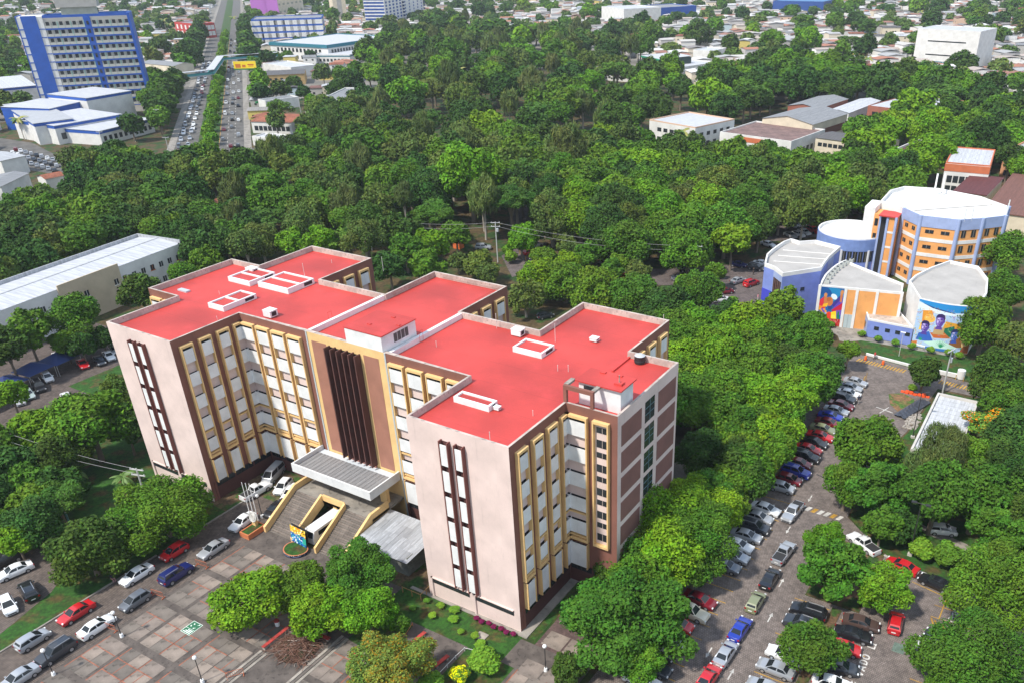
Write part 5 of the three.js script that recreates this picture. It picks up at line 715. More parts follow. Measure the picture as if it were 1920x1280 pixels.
T('broad', 72.1, -112.8, 6.00, 7, 'beside the portrait mural');
T('olive', 78.4, -108.5, 4.14, 6, 'at the right edge beside the portrait mural');
T('broad', 69.8, -156.0, 5.86, 9, 'before the orange octagonal block');
T('broad', 72.6, -133.4, 5.13, 7, 'below the orange octagonal block');
T('dark', 80.7, -91.2, 3.81, 5, 'at the right edge above the bollards');
T('flame', 81.9, -80.7, 3.05, 5, 'second one at the right edge');
// behind the office
T('bright', -90.4, -80.5, 4.12, 8, 'pale one above the left back roof, left');
T('bright', -84.9, -85.0, 4.14, 8, 'pale one above the left back roof, right');
T('bright', -76.6, -139.1, 9.87, 14, 'very tall weeping one above the centre roof');
T('wisp', -74.0, -188.5, 10.23, 11, 'broad soft one in the middle of the wood');
T('olive', -42.4, -130.5, 7.67, 8, 'with orange tinted top beside the car track');
T('bright', -34.0, -132.1, 7.29, 8, 'fresh green one beside the orange tinted tree');
T('broad', -14.3, -123.2, 7.08, 7.5, 'with a visible pale trunk on the dark lawn');
T('broad', 0.8, -125.8, 6.93, 7, 'domed one left of the red utility vehicle');
T('broad', 3.4, -143.7, 8.16, 8, 'domed one behind the parked cars');
T('olive', -11.6, -173.4, 8.23, 10, 'pine-like one with pale trunks');
T('bright', -16.6, -146.1, 7.06, 9, 'yellow topped one in the wood');
T('dark', -28.3, -139.9, 6.79, 9, 'deep green one in the wood');
T('bright', -23.6, -94.9, 5.56, 5, 'behind the centre roof, right part');
T('broad', -17.1, -96.4, 6.01, 5, 'behind the right back roof, first');
T('olive', -20.3, -84.4, 4.10, 4.5, 'willow-like one by the centre back roof');
T('broad', -7.2, -94.3, 6.06, 5.5, 'behind the right back roof, second');
T('broad', 2.3, -94.3, 6.16, 6, 'behind the right back roof, third');
T('dark', 12.5, -89.6, 5.43, 6.5, 'behind the right back roof, fourth');
T('broad', 13.4, -104.1, 5.27, 6, 'over the car track right of the electric pole');
T('broad', -64.1, -94.3, 4.66, 6, 'row of rounded trees behind the centre roof, first');
T('bright', -60.9, -101.0, 4.74, 6, 'row of rounded trees behind the centre roof, second');
T('broad', -61.1, -111.3, 4.33, 6, 'row of rounded trees behind the centre roof, third');
T('dark', -59.3, -82.9, 4.44, 6, 'between the left back roof and the wood');
T('broad', -53.2, -89.5, 4.49, 5, 'low one just above the centre back roof');
T('olive', -43.3, -98.1, 4.55, 4, 'low one behind the centre back roof');
palm(-54.5, 9.5, 3.2, 2.6, 'left of the small garden palms, beside the lawn', 'garden palms'); palm(-50.5, 6.5, 3.6, 2.8, 'right one of the small garden palms', 'garden palms'); palm(-46, 7, 2.2, 2.2, 'close to the left pink wing', 'garden palms'); palm(-38, 4, 1.8, 1.8, 'at the foot of the left pink wing', 'garden palms');
for (const [p, h, w] of [[[-737.52, -594.70], 9, 'by the boulevard'], [[-743.29, -516.62], 12, 'left of the boulevard, taller'], [[-717.77, -503.93], 10, 'left of the boulevard, shorter'], [[-231.20, -332.10], 14, 'rising from the wood'], [[-47.81, -486.32], 12, 'among the houses at upper right'], [[-61.87, -257.67], 8, 'before the white two storey building'], [[-71.93, -203.03], 10, 'in the middle of the wood'], [[-334.83, -146.50], 9, 'left of the hospital halls'], [[-98.16, -877.79], 11, 'near the big white store'], [[-656.30, -697.11], 12, 'between the hospital towers']]) palm(p[0], p[1], h, 3.6, w, 'tall palms', 1);

// boulevard and other keep-out strips
const BD = [-0.769, -0.639], BN = [0.639, -0.769], BO = [0, 0];
const bpt = (t, s) => [BD[0] * t + BN[0] * s, BD[1] * t + BN[1] * s];
const bstrip = (t0, t1, s0, s1) => [bpt(t0, s0), bpt(t1, s0), bpt(t1, s1), bpt(t0, s1)];
keepOut.push(bstrip(255, 1500, -40, -5), [[-301.80, -118.22], [-250.91, -114.43], [-228.82, -125.92], [-201.71, -126.58], [-211.60, -164.62], [-202.60, -185.71], [-221.88, -203.66], [-247.78, -190.56], [-258.29, -160.71], [-360.51, -149.77]]);
// woods, read as separate trees
const WOODS = [];
const WOODW = 'in the near wood', KW = ['broad', 'dark', 'dark', 'dark', 'broad', 'olive', 'wisp', 'feather', 'bright'];
wood([[-162.78, -122.59], [-189.09, -175.08], [-233.61, -229.54], [-226.70, -257.74], [-159.57, -204.08], [-120.83, -223.57], [-72.52, -169.52], [-55.26, -129.59], [-62.18, -88.41], [-80.40, -88.42], [-114.32, -80.83]], 0.62, ['broad', 'dark', 'dark', 'olive', 'olive', 'wisp', 'feather', 'broad'], [4.6, 7.5], [7, 11], WOODW, 'trees of the wood behind the office', 41, 130);
wood([[-241.07, -250.78], [-325.48, -340.57], [-412.97, -469.98], [-529.93, -703.55], [-355.91, -576.07], [-310.60, -604.51], [-147.01, -449.25], [-78.58, -329.56], [-85.21, -273.34], [-82.29, -229.13], [-114.80, -214.94], [-155.96, -199.93]], 0.62, KW, [5.5, 10], [8, 13], 'in the far wood', 'trees of the far wood', 42, 190);
wood([[-114.80, -214.94], [-84.28, -232.64], [-65.43, -234.35], [-20.69, -231.51], [-2.99, -213.82], [13.41, -230.79], [31.12, -194.34], [23.62, -171.44], [7.67, -160.02], [14.70, -129.82], [-42.90, -124.50], [-74.07, -168.71]], 0.62, ['broad', 'broad', 'bright', 'dark', 'olive', 'dark'], [4.6, 7.2], [6.5, 10], 'in the campus grove', 'trees of the campus grove', 43, 110);
wood([[-72.90, -91.49], [-50.32, -130.00], [12.12, -137.37], [25.00, -110.68], [14.48, -90.85], [-9.87, -91.62], [-27.66, -89.63], [-38.67, -91.87], [-67.09, -85.23]], 0.6, ['broad', 'olive', 'bright', 'shrub'], [2.6, 4.2], [3.2, 5], 'behind the office', 'small trees behind the office', 44, 26);
wood([[-108.39, -392.40], [-99.92, -499.44], [-29.20, -429.49], [-6.22, -451.26], [49.62, -375.89], [69.05, -297.25], [49.47, -282.15], [26.83, -284.35], [-18.33, -375.88], [-54.52, -365.68], [-60.79, -299.43]], 0.62, ['broad', 'dark', 'dark', 'feather', 'bright'], [6, 10], [8, 12], 'above the campus roofs', 'trees above the campus roofs', 45, 90);
wood([[-5.75, -293.48], [21.90, -354.75], [60.20, -314.64], [67.58, -242.37], [39.96, -253.33], [30.76, -223.22], [11.29, -238.58]], 0.62, ['broad', 'dark', 'bright'], [4.8, 8], [7, 10], 'between campus buildings', 'trees between the campus buildings', 46, 46);
wood([[-22.10, -241.23], [-0.80, -242.53], [21.52, -227.84], [38.06, -213.56], [30.36, -192.46], [-2.33, -192.36]], 0.6, ['broad', 'bright', 'broad'], [4, 6.5], [5, 8], 'above the faculty car park', 'trees above the faculty car park', 47, 30);
wood([[-191.39, -61.36], [-188.78, -75.89], [-196.16, -109.94], [-165.89, -102.13], [-117.29, -82.99], [-97.95, -82.60], [-92.43, -70.81], [-104.48, -59.69], [-137.92, -66.46], [-132.26, -49.32], [-130.37, -28.57]], 0.6, ['dark', 'dark', 'broad', 'broad', 'olive'], [4.2, 6.6], [6.5, 9.5], 'above the long hall', 'trees above the long white hall', 48, 90);
wood([[-244.95, -116.94], [-241.57, -150.50], [-197.71, -141.24], [-167.26, -121.37], [-181.94, -113.71], [-208.00, -96.06]], 0.6, ['broad', 'olive', 'dark'], [4.5, 7], [6, 9], 'near the street corner', 'trees at the street corner', 49, 34);
wood([[-412.60, -266.32], [-393.06, -275.47], [-250.38, -170.09], [-256.10, -160.95], [-324.27, -206.98]], 0.6, ['broad', 'dark'], [4.5, 7], [6, 9], 'left of the boulevard', 'trees along the boulevard', 50, 26);
wood([[71.64, -99.14], [84.52, -98.41], [90.75, -45.23], [79.82, -56.86], [78.40, -39.57], [72.40, -41.78], [76.68, -53.45], [80.28, -64.05]], 0.55, ['broad', 'dark', 'broad'], [4, 6.5], [5.5, 8], 'in the right-hand garden', 'trees of the right-hand garden', 51, 22);
wood([[-64.21, 11.48], [-56.41, 7.10], [-36.65, 13.58], [-31.66, 21.20], [-36.94, 25.58]], 0.55, ['broad', 'dark', 'shrub'], [2.4, 4], [3.2, 4.6], 'in the left-hand garden', 'trees of the left-hand garden', 52, 14);
for (let i = 0; i < 22; i++) { const s = i % 2, p = bpt(560 + i * 17 + s * 6, s ? -2 : -43); T(i % 3 ? 'dark' : 'broad', +p[0].toFixed(1), +p[1].toFixed(1), 7 + (i % 3), 8, 'lining the far boulevard, ' + ORD[i] + ' from the near end', 'far boulevard trees'); }
[[-10, 'broad'], [-16, 'bright'], [-21.5, 'broad'], [-27, 'bright'], [-33, 'broad'], [-38.5, 'dark'], [-44, 'broad'], [-50, 'bright'], [-56, 'broad'], [-61.5, 'broad'], [-67, 'bright'], [-73, 'broad'], [-79, 'broad']].forEach(([z, k], i) => T(k, 47.6 + (i % 3) * 0.8, z, 4.3 + (i % 4) * 0.4, 5.4 + (i % 3) * 0.6, 'between the office and the long car row, ' + ORD[i] + ' from the bottom', 'tree line beside the long car row'));
wood([[44.5, -45.5], [47, -45.5], [46, -86], [34, -88], [20, -84], [14, -70], [24, -47]], 0.5, ['broad', 'bright', 'broad', 'dark'], [4.2, 6.2], [6, 8.5], 'behind the right wing', 'trees behind the right wing', 53, 60);
// clipped bushes along the boulevard median and in the gardens
for (let i = 0; i < 30; i++) { const p = bpt(272 + i * 16 + (i > 18 ? (i - 18) * 9 : 0), -22.8 + (i % 3)); T('bright', +p[0].toFixed(1), +p[1].toFixed(1), 3.3, 3.2, 'on the boulevard median, ' + ORD[i] + ' from the near end', 'median trees'); }
[[[41.82, -111.93], 0], [[38.93, -112.37], 0], [[49.18, -110.08], 0], [[52.78, -109.22], 0], [[56.45, -109.08], 0], [[59.86, -108.84], 0], [[63.59, -108.81], 0], [[66.96, -109.21], 0], [[68.97, -108.88], 0]].forEach(([p], i) => T('shrub', p[0], p[1], 0.95, 0.85, 'clipped ball on the mural lawn, ' + ORD[i] + ' from the left'));
[[22.2, 1.6], [24.4, 1.4], [26.4, 1.1], [21.6, 3.6], [24.6, 3.4], [27.4, 2.6], [29.6, 3.9], [31.5, 3.6], [33, 4.4], [34.6, 4.6]].forEach(([x, z], i) => T('shrub', x, z, 0.5 + (i % 3) * 0.12, 0.45, 'in the front garden strip, ' + ORD[i] + ' from the shed', undefined));
for (let i = 0; i < 7; i++) { const o = T('shrub', 29.8 + i * 0.95, 0.95 + (i % 2) * 0.2, 0.42, 0.4, '', 'magenta garden plants'); o.name = numbered('magenta_plant'); o.userData.label = 'low magenta leaved plant along the right pink wing, ' + ORD[i] + ' from the left'; o.userData.category = 'plant'; o.children[0].material = leafMat([0.16, 0.01, 0.06]); }


// ---------------------------------------------------------------- cars
const paint = { white: [0.78, 0.79, 0.8], silver: [0.42, 0.44, 0.47], grey: [0.16, 0.175, 0.2], dark: [0.03, 0.035, 0.045], black: [0.012, 0.012, 0.015], red: [0.5, 0.012, 0.018], maroon: [0.17, 0.008, 0.018], blue: [0.012, 0.035, 0.34], navy: [0.008, 0.014, 0.11], green: [0.22, 0.24, 0.13], beige: [0.62, 0.57, 0.44], bronze: [0.08, 0.05, 0.042], teal: [0.36, 0.43, 0.42], yellow: [0.7, 0.4, 0.02] };
const paintMat = {}; for (const k in paint) { const m = new THREE.MeshPhysicalMaterial({ color: new THREE.Color().setRGB(...paint[k]), roughness: 0.35, clearcoat: 0.8, clearcoatRoughness: 0.06, metalness: k === 'silver' || k === 'grey' ? 0.35 : 0.0 }); m.side = THREE.DoubleSide; paintMat[k] = m; }
const mTyre = M(0.02, 0.02, 0.022, { rough: 0.9 }), mRim = M(0.45, 0.46, 0.48, { rough: 0.35, metal: 0.6 }), mCarGlass = new THREE.MeshPhysicalMaterial({ color: new THREE.Color().setRGB(0.02, 0.024, 0.028), roughness: 0.05, side: THREE.DoubleSide }), mHead = M(0.75, 0.77, 0.78, { rough: 0.15 }), mTail = M(0.32, 0.01, 0.012, { rough: 0.2 }), mPlastic = M(0.03, 0.03, 0.032, { rough: 0.7 }), mPlate = M(0.7, 0.7, 0.68);
// shapes: profile of the lower body top (x, y) from rear to front, and the cabin: rear base, rear top, front top, front base
const SHAPE = {
  sedan: { L: 4.5, W: 1.76, top: [[-2.25, 0.72], [-2.18, 0.96], [-1.45, 1.02], [-0.9, 0.98], [0.85, 0.95], [1.6, 0.88], [2.1, 0.74], [2.25, 0.55]], cab: [-1.62, -0.92, 0.30, 1.12], h: 1.46, belt: 0.97 },
  hatch: { L: 3.95, W: 1.7, top: [[-1.95, 0.7], [-1.95, 0.98], [-1.6, 1.0], [-0.9, 1.0], [0.8, 0.97], [1.45, 0.9], [1.85, 0.76], [1.97, 0.55]], cab: [-1.9, -1.45, 0.25, 1.15], h: 1.52, belt: 0.98 },
  suv: { L: 4.6, W: 1.86, top: [[-2.3, 0.8], [-2.28, 1.12], [-1.9, 1.14], [-0.9, 1.12], [0.85, 1.1], [1.7, 1.04], [2.15, 0.9], [2.3, 0.6]], cab: [-2.2, -1.85, 0.28, 1.1], h: 1.74, belt: 1.12 },
  van: { L: 4.8, W: 1.8, top: [[-2.4, 0.9], [-2.4, 1.15], [-2, 1.18], [0, 1.16], [1.5, 1.1], [2.0, 1.0], [2.3, 0.85], [2.4, 0.55]], cab: [-2.38, -2.28, 1.0, 1.95], h: 1.98, belt: 1.14 },
  pickup: { L: 5.2, W: 1.82, top: [[-2.6, 0.7], [-2.58, 1.02], [-2.2, 1.03], [-0.5, 1.04], [0.9, 1.04], [1.9, 1.0], [2.45, 0.86], [2.6, 0.55]], cab: [-0.72, -0.52, 0.52, 1.2], h: 1.72, belt: 1.04, bed: [-2.45, -0.78] },
};
function carGeo(S) {
  const pos = [], hw = S.W / 2, tri = (a, b, c) => pos.push(...a, ...b, ...c), q4 = (a, b, c, d) => { tri(a, b, c); tri(a, c, d); };
  const prof = S.top, n = prof.length, sec = (x, y) => { const e = Math.abs(x) / (S.L / 2), w = hw * (1 - 0.10 * Math.pow(e, 6) - (e > 0.985 ? 0.06 : 0)); return [[x, 0.26, w * 0.93], [x, 0.5, w], [x, Math.min(y, 0.78) * 0.98, w], [x, y, w * 0.9], [x, y + 0.015, w * 0.55], [x, y + 0.02, 0]]; };
  const rows = prof.map(([x, y]) => sec(x, y));
  for (let i = 0; i < n - 1; i++) for (let k = 0; k < 5; k++) { const A = rows[i][k], B = rows[i + 1][k], C = rows[i + 1][k + 1], D = rows[i][k + 1]; q4(A, B, C, D); const m = (p) => [p[0], p[1], -p[2]]; q4(m(A), m(D), m(C), m(B)); }
  for (const r of [rows[0], rows[n - 1]]) { for (let k = 0; k < 5; k++) { const A = r[k], B = r[k + 1], m = (p) => [p[0], p[1], -p[2]]; q4(A, B, m(B), m(A)); } }
  const [rb, rt, ft, fb] = S.cab, b = S.belt - 0.03, h = S.h, wb = hw * 0.9, wt = hw * 0.68;
  const B = [[rb, b, wb], [fb, b, wb]], T = [[rt, h - 0.05, wt], [lerp(rt, ft, 0.5), h, wt], [ft, h - 0.05, wt]], m = (p) => [p[0], p[1], -p[2]];
  const mid = [lerp(rb, fb, 0.5), b, wb];
  q4(B[0], mid, T[1], T[0]); q4(mid, B[1], T[2], T[1]); q4(m(B[0]), m(T[0]), m(T[1]), m(mid)); q4(m(mid), m(T[1]), m(T[2]), m(B[1]));
  q4(T[0], T[1], m(T[1]), m(T[0])); q4(T[1], T[2], m(T[2]), m(T[1])); q4(B[0], T[0], m(T[0]), m(B[0])); q4(B[1], m(B[1]), m(T[2]), T[2]);
  const g = new THREE.BufferGeometry(); g.setAttribute('position', new THREE.Float32BufferAttribute(pos, 3)); const gs = toCreasedNormals(g, 0.7);
  return { g: gs, B, T, m, mid };
}
function pane(a, b, c, d, k0 = 0.08, k1 = 0.12, off = 0.012) {   // an inset pane lifted off the quad a b c d
  const L = (p, q, t) => p.map((v, i) => lerp(v, q[i], t)), A = L(L(a, b, k0), L(d, c, k0), k1), B = L(L(a, b, 1 - k0), L(d, c, 1 - k0), k1), C = L(L(a, b, 1 - k0), L(d, c, 1 - k0), 1 - k1), D = L(L(a, b, k0), L(d, c, k0), 1 - k1);
  const n = V3(...b).sub(V3(...a)).cross(V3(...d).sub(V3(...a))).normalize(); const ctr = V3(...a).add(V3(...c)).multiplyScalar(0.5); if (n.dot(V3(ctr.x * 0.6, ctr.y - 0.9, ctr.z)) < 0) n.negate();
  const o = (p) => [p[0] + n.x * off, p[1] + n.y * off, p[2] + n.z * off]; return quad(o(A), o(B), o(C), o(D));
}
const protos = {};
function proto(kind) {
  if (protos[kind]) return protos[kind];
  const S = SHAPE[kind], c = carGeo(S), { B, T, m, mid } = c, parts = [];
  parts.push(['body', c.g, 'paint']); parts.push(['windshield', pane(B[1], m(B[1]), m(T[2]), T[2], 0.07, 0.08), mCarGlass]); parts.push(['rear_window', pane(B[0], m(B[0]), m(T[0]), T[0], 0.09, kind === 'van' || kind === 'suv' || kind === 'hatch' ? 0.3 : 0.1), mCarGlass]);
  for (const s of [1, -1]) { const f = s > 0 ? (p) => p : m; const midT = T[1]; parts.push(['side_window', pane(f(B[0]), f(mid), f(midT), f(T[0]), 0.06, 0.16), mCarGlass]); parts.push(['side_window', pane(f(mid), f(B[1]), f(T[2]), f(midT), 0.05, 0.16), mCarGlass]); }
  const wr = kind === 'suv' || kind === 'pickup' ? 0.37 : 0.32, wx = S.L * 0.295; const wg = (x, s) => { const g = new THREE.CylinderGeometry(wr, wr, 0.22, 18); g.rotateX(PI / 2); g.translate(x, wr, s * (S.W / 2 - 0.10)); return g; }, rg = (x, s) => { const g = new THREE.CylinderGeometry(wr * 0.62, wr * 0.62, 0.02, 12); g.rotateX(PI / 2); g.translate(x, wr, s * (S.W / 2 + 0.015)); return g; };
  for (const x of [-wx, wx]) for (const s of [1, -1]) { parts.push(['wheel', strip(wg(x, s)), mTyre, ['rim', strip(rg(x, s)), mRim]]); }
  const hl = S.L / 2; for (const s of [1, -1]) { parts.push(['headlight', strip(box(hl - 0.16, 0.62, s * S.W * 0.30, hl + 0.0, 0.76, s * S.W * 0.45)), mHead]); parts.push(['tail_light', strip(box(-hl - 0.015, 0.72, s * S.W * 0.32, -hl + 0.12, 0.92, s * S.W * 0.46)), mTail]); parts.push(['mirror', strip(box(S.cab[3] - 0.32, S.belt, s * S.W * 0.46, S.cab[3] - 0.16, S.belt + 0.13, s * (S.W / 2 + 0.13))), 'paint']); }
  parts.push(['number_plate', strip(box(-hl - 0.02, 0.56, -0.26, -hl + 0.02, 0.68, 0.26)), mPlate], ['bumper_grille', strip(box(hl - 0.04, 0.32, -S.W * 0.3, hl + 0.012, 0.48, S.W * 0.3)), mPlastic]);
  if (S.bed) parts.push(['cargo_bed', strip(box(S.bed[0], 0.95, -S.W * 0.4, S.bed[1], 1.062, S.W * 0.4)), mPlastic]);
  if (kind === 'suv') for (const s of [1, -1]) parts.push(['roof_rail', strip(box(S.cab[1] + 0.1, S.h - 0.04, s * 0.56 - 0.03, S.cab[2] - 0.1, S.h + 0.05, s * 0.56 + 0.03)), mRim]);
  const far = mergeGeometries([strip(c.g.clone())]), gl = join(parts.slice(1, 7).map((p) => { const g = p[1].clone(); return g; })), wh = join(parts.filter((p) => p[0] === 'wheel').map((p) => p[1].clone()));
  return (protos[kind] = { parts, far, gl, wh });
}
const CATN = { sedan: 'sedan', hatch: 'hatchback', suv: 'utility_vehicle', van: 'van', pickup: 'pickup_truck' }, CATW = { sedan: 'sedan', hatch: 'hatchback', suv: 'utility vehicle', van: 'van', pickup: 'pickup truck' };
const colourWord = { white: 'white', silver: 'silver', grey: 'grey', dark: 'dark grey', black: 'black', red: 'red', maroon: 'maroon', blue: 'bright blue', navy: 'dark blue', green: 'green-grey', beige: 'beige', bronze: 'brown', teal: 'pale green', yellow: 'yellow' };
// heading in degrees: 0 faces +x, 90 faces -z (away along the lot), -90 faces +z
function car(kind, colour, [x, z], deg, where, group) {
  const p = proto(kind), dist = Math.hypot(x - CAM.x, CAM.y, z - CAM.z), o = thing(CATN[kind], colourWord[colour] + ' ' + CATW[kind] + ' ' + where, kind === 'pickup' || kind === 'suv' || kind === 'van' ? CATW[kind].split(' ')[0] === 'utility' ? 'car' : CATW[kind].split(' ')[0] : 'car', [x, 0.02, z], deg * PI / 180, group);
  if (dist > 230) { mesh('body', p.far, paintMat[colour], o); mesh('windows', p.gl, mCarGlass, o); mesh('wheels', p.wh, mTyre, o).userData.kind = 'stuff'; return o; }
  for (const [n, g, m, sub] of p.parts) { const e = mesh(n, g, m === 'paint' ? paintMat[colour] : m, o); if (sub) mesh(sub[0], sub[1], sub[2], e); }
  return o;
}
// driveway left of the plaza: nearest first
[['sedan', 'silver', [-10.6, 36.0], -90], ['suv', 'dark', [-10.8, 31.4], -90], ['sedan', 'white', [-10.7, 26.2], 90], ['hatch', 'grey', [-10.8, 20.8], -90], ['suv', 'navy', [-10.8, 14.6], 90], ['sedan', 'silver', [-11.0, 8.4], -90], ['sedan', 'white', [-12.6, 1.9], -84]].forEach((c, i) => car(...c, 'on the driveway side next to the plaza, ' + ORD[i] + ' from the bottom', 'cars along the driveway'));
[['hatch', 'silver', [-15.4, 31.6], 90], ['sedan', 'red', [-15.4, 26.0], -90], ['sedan', 'white', [-15.4, 17.4], -90], ['hatch', 'red', [-15.3, 11.6], -90]].forEach((c, i) => car(...c, 'on the garden side of the driveway, ' + ORD[i] + ' from the bottom', 'cars along the driveway'));
[['pickup', 'white', [-17.4, -4.6], 88, 'beside the flag poles, open bed towards the plaza'], ['van', 'silver', [-18.6, -9.2], -72, 'in the courtyard corner by the office wall'], ['hatch', 'white', [-14.6, -7.6], -70, 'left of two white cars beside the stairs'], ['sedan', 'white', [-12.2, -7.0], -70, 'right of two white cars beside the stairs'], ['sedan', 'black', [-10.9, -2.9], -82, 'half hidden behind the yellow stair wall']].forEach((c) => car(...c));
// car lot at the left edge
[['sedan', 'white', [-30.84, 25.26], -104], ['suv', 'black', [-24.96, 26.68], 164], ['hatch', 'white', [-24.61, 29.59], -16], ['suv', 'black', [-34.45, 24.66], -100], ['sedan', 'maroon', [-37.11, 24.55], -100]].forEach((c, i) => car(...c, 'in the small lot at the left edge, ' + ORD[i] + ' of five', 'cars in the left lot'));
// yard behind the left wing
[['suv', 'white', [-81.60, -3.38], -18], ['sedan', 'teal', [-82.33, -5.71], -18], ['suv', 'black', [-83.66, -8.54], -18], ['hatch', 'white', [-86.12, -11.67], -18], ['sedan', 'red', [-85.80, -18.82], -18], ['sedan', 'dark', [-84.23, -21.43], -18], ['sedan', 'white', [-84.66, -23.85], -18], ['hatch', 'silver', [-86.41, -26.21], -18], ['sedan', 'white', [-93.59, -18.30], -18], ['sedan', 'silver', [-63.23, 7.08], -60], ['hatch', 'maroon', [-61.61, 4.17], 20], ['sedan', 'white', [-73.98, -8.37], -18], ['hatch', 'silver', [-63.71, -9.29], -18], ['sedan', 'grey', [-58.02, -4.58], -18]].forEach((c, i) => car(...c, 'in the yard left of the left wing, ' + ORD[i] + ' in the row', 'cars in the west yard'));
// parking row beside the office, from the bottom up
const rowW = [['pickup', 'black', 3.9], ['sedan', 'white', 0.0], ['sedan', 'dark', -2.5], ['hatch', 'black', -5.0], ['sedan', 'teal', -7.5], ['hatch', 'red', -10.4], ['pickup', 'beige', -13.2], ['sedan', 'maroon', -15.9], ['sedan', 'grey', -23.9], ['sedan', 'silver', -26.5], ['sedan', 'white', -29.0], ['sedan', 'silver', -31.6], ['suv', 'dark', -34.1], ['sedan', 'silver', -36.7], ['sedan', 'white', -39.2], ['hatch', 'silver', -45.9], ['hatch', 'maroon', -48.6], ['suv', 'blue', -51.2], ['hatch', 'maroon', -53.8], ['suv', 'black', -56.3], ['sedan', 'red', -58.9], ['sedan', 'black', -61.5], ['sedan', 'red', -64.0], ['sedan', 'green', -66.6], ['sedan', 'maroon', -69.2], ['sedan', 'blue', -71.7], ['sedan', 'silver', -74.2], ['sedan', 'maroon', -76.8], ['suv', 'dark', -79.3], ['sedan', 'white', -81.9], ['sedan', 'silver', -84.5], ['sedan', 'silver', -87.2]];
rowW.forEach(([k, c, z], i) => car(k, c, [53.1 + ((i * 7) % 5) * 0.12 + (z < -44 ? 0.6 : 0) + (z > -18 ? -0.5 : 0), z], -3 + ((i * 5) % 7) - 1, (i < 30 ? ORD[i] : i === 30 ? 'last but one' : 'last') + ' from the bottom in the long row beside the office', 'cars in the long row beside the office'));
// moving queue in the lane
[['sedan', 'red', [59.33, -4.11], 88], ['sedan', 'silver', [59.61, -8.72], 88], ['sedan', 'blue', [59.56, -13.46], 88], ['hatch', 'green', [59.45, -19.08], 90], ['sedan', 'black', [59.47, -24.38], 90], ['pickup', 'silver', [59.27, -30.50], 86]].forEach((c, i) => car(...c, 'driving up the lane, ' + ORD[i] + ' in the queue', 'cars queueing in the lane'));
car('pickup', 'silver', [57.22, -40.48], -94, 'coming down the lane past the hatched crossing');
// middle island
[['sedan', 'red', [65.7, -1.6], 180], ['sedan', 'silver', [65.6, -6.0], 180], ['sedan', 'silver', [65.6, -9.4], 180], ['sedan', 'white', [65.8, -12.0], 180], ['suv', 'dark', [65.9, -18.0], 180], ['suv', 'black', [65.9, -20.6], 182]].forEach((c, i) => car(...c, 'on the lane side of the middle island, ' + ORD[i] + ' from the bottom', 'cars on the middle island'));
[['suv', 'dark', [71.5, -7.6], 8], ['sedan', 'white', [71.9, -10.4], 10], ['sedan', 'dark', [71.9, -13.4], 10], ['hatch', 'red', [71.6, -16.6], 10], ['sedan', 'black', [71.9, -19.4], 8], ['sedan', 'bronze', [72.2, -21.9], 8]].forEach((c, i) => car(...c, 'on the far side of the middle island, ' + ORD[i] + ' from the bottom', 'cars on the middle island'));
[['hatch', 'red', [75.89, -24.09], 96, 'alone beside the ball shaped tree'], ['sedan', 'red', [74.10, -35.63], 168, 'by the kerb behind the ball shaped tree'], ['sedan', 'black', [78.77, -34.27], 168, 'by the kerb right of the ball shaped tree'], ['sedan', 'dark', [81.58, -24.05], 172, 'at right next to the hatched strip'], ['sedan', 'white', [81.04, -22.00], 172, 'at right under the wide corner tree'], ['hatch', 'grey', [80.81, -20.07], 172, 'under the corner tree, mostly hidden'], ['hatch', 'white', [77.28, -46.75], 20, 'on the garden path behind the lamp post'], ['pickup', 'white', [68.33, -37.98], 150, 'behind the bare branched tree']].forEach((c) => car(...c));
// faculty car park and the tracks behind the office
[['sedan', 'silver', [2.04, -186.68], 0], ['sedan', 'red', [6.40, -190.30], 0], ['sedan', 'maroon', [10.42, -195.07], 0], ['sedan', 'dark', [11.92, -191.93], 0], ['suv', 'dark', [12.11, -188.19], 0], ['hatch', 'red', [13.42, -185.12], 0], ['sedan', 'white', [12.21, -180.80], 60], ['suv', 'red', [17.27, -177.54], -30], ['sedan', 'white', [15.58, -174.89], -30], ['sedan', 'white', [14.74, -172.14], -30], ['sedan', 'silver', [13.06, -170.10], -30], ['sedan', 'white', [10.29, -159.25], -20], ['sedan', 'maroon', [15.27, -198.97], 40]].forEach((c, i) => car(...c, 'in the faculty car park, ' + ORD[i] + ' of its cars', 'cars in the faculty car park'));
[['suv', 'red', [17.25, -128.14], 70, 'on the road beside the blue building'], ['sedan', 'silver', [13.67, -128.34], 70, 'by the double yellow line left of the red utility vehicle'], ['hatch', 'maroon', [13.82, -120.04], 45, 'below the silver car at the bend'], ['hatch', 'white', [14.94, -114.69], 45, 'below the maroon car at the bend'], ['sedan', 'navy', [9.36, -139.58], 0, 'under the domed tree by the bend'], ['suv', 'dark', [14.26, -139.41], 0, 'close to the blue building, lower'], ['sedan', 'white', [14.30, -143.21], 0, 'close to the blue building, upper'], ['sedan', 'red', [-12.69, -117.07], 10, 'behind the office on the track, left'], ['sedan', 'white', [-8.37, -118.10], 10, 'behind the office right of a red car'], ['suv', 'black', [-0.12, -129.31], 10, 'left of the electric pole'], ['sedan', 'silver', [0.34, -122.83], 10, 'below the black one left of the electric pole'], ['sedan', 'dark', [6.00, -124.16], 10, 'right of the electric pole'], ['hatch', 'red', [-44.52, -121.88], 70, 'on the bollard lined track, upper'], ['sedan', 'white', [-46.72, -128.11], 70, 'at the top of the bollard lined track'], ['sedan', 'dark', [-38.91, -116.85], 160, 'parked below the bollard lined track'], ['hatch', 'maroon', [-38.44, -120.57], -40, 'right of the bollard lined track'], ['suv', 'silver', [-58.30, -119.19], 30, 'beside the orange kiosk behind the centre roof'], ['hatch', 'dark', [-16.22, -86.04], 60, 'in the gap behind the right back roof']].forEach((c) => car(...c));
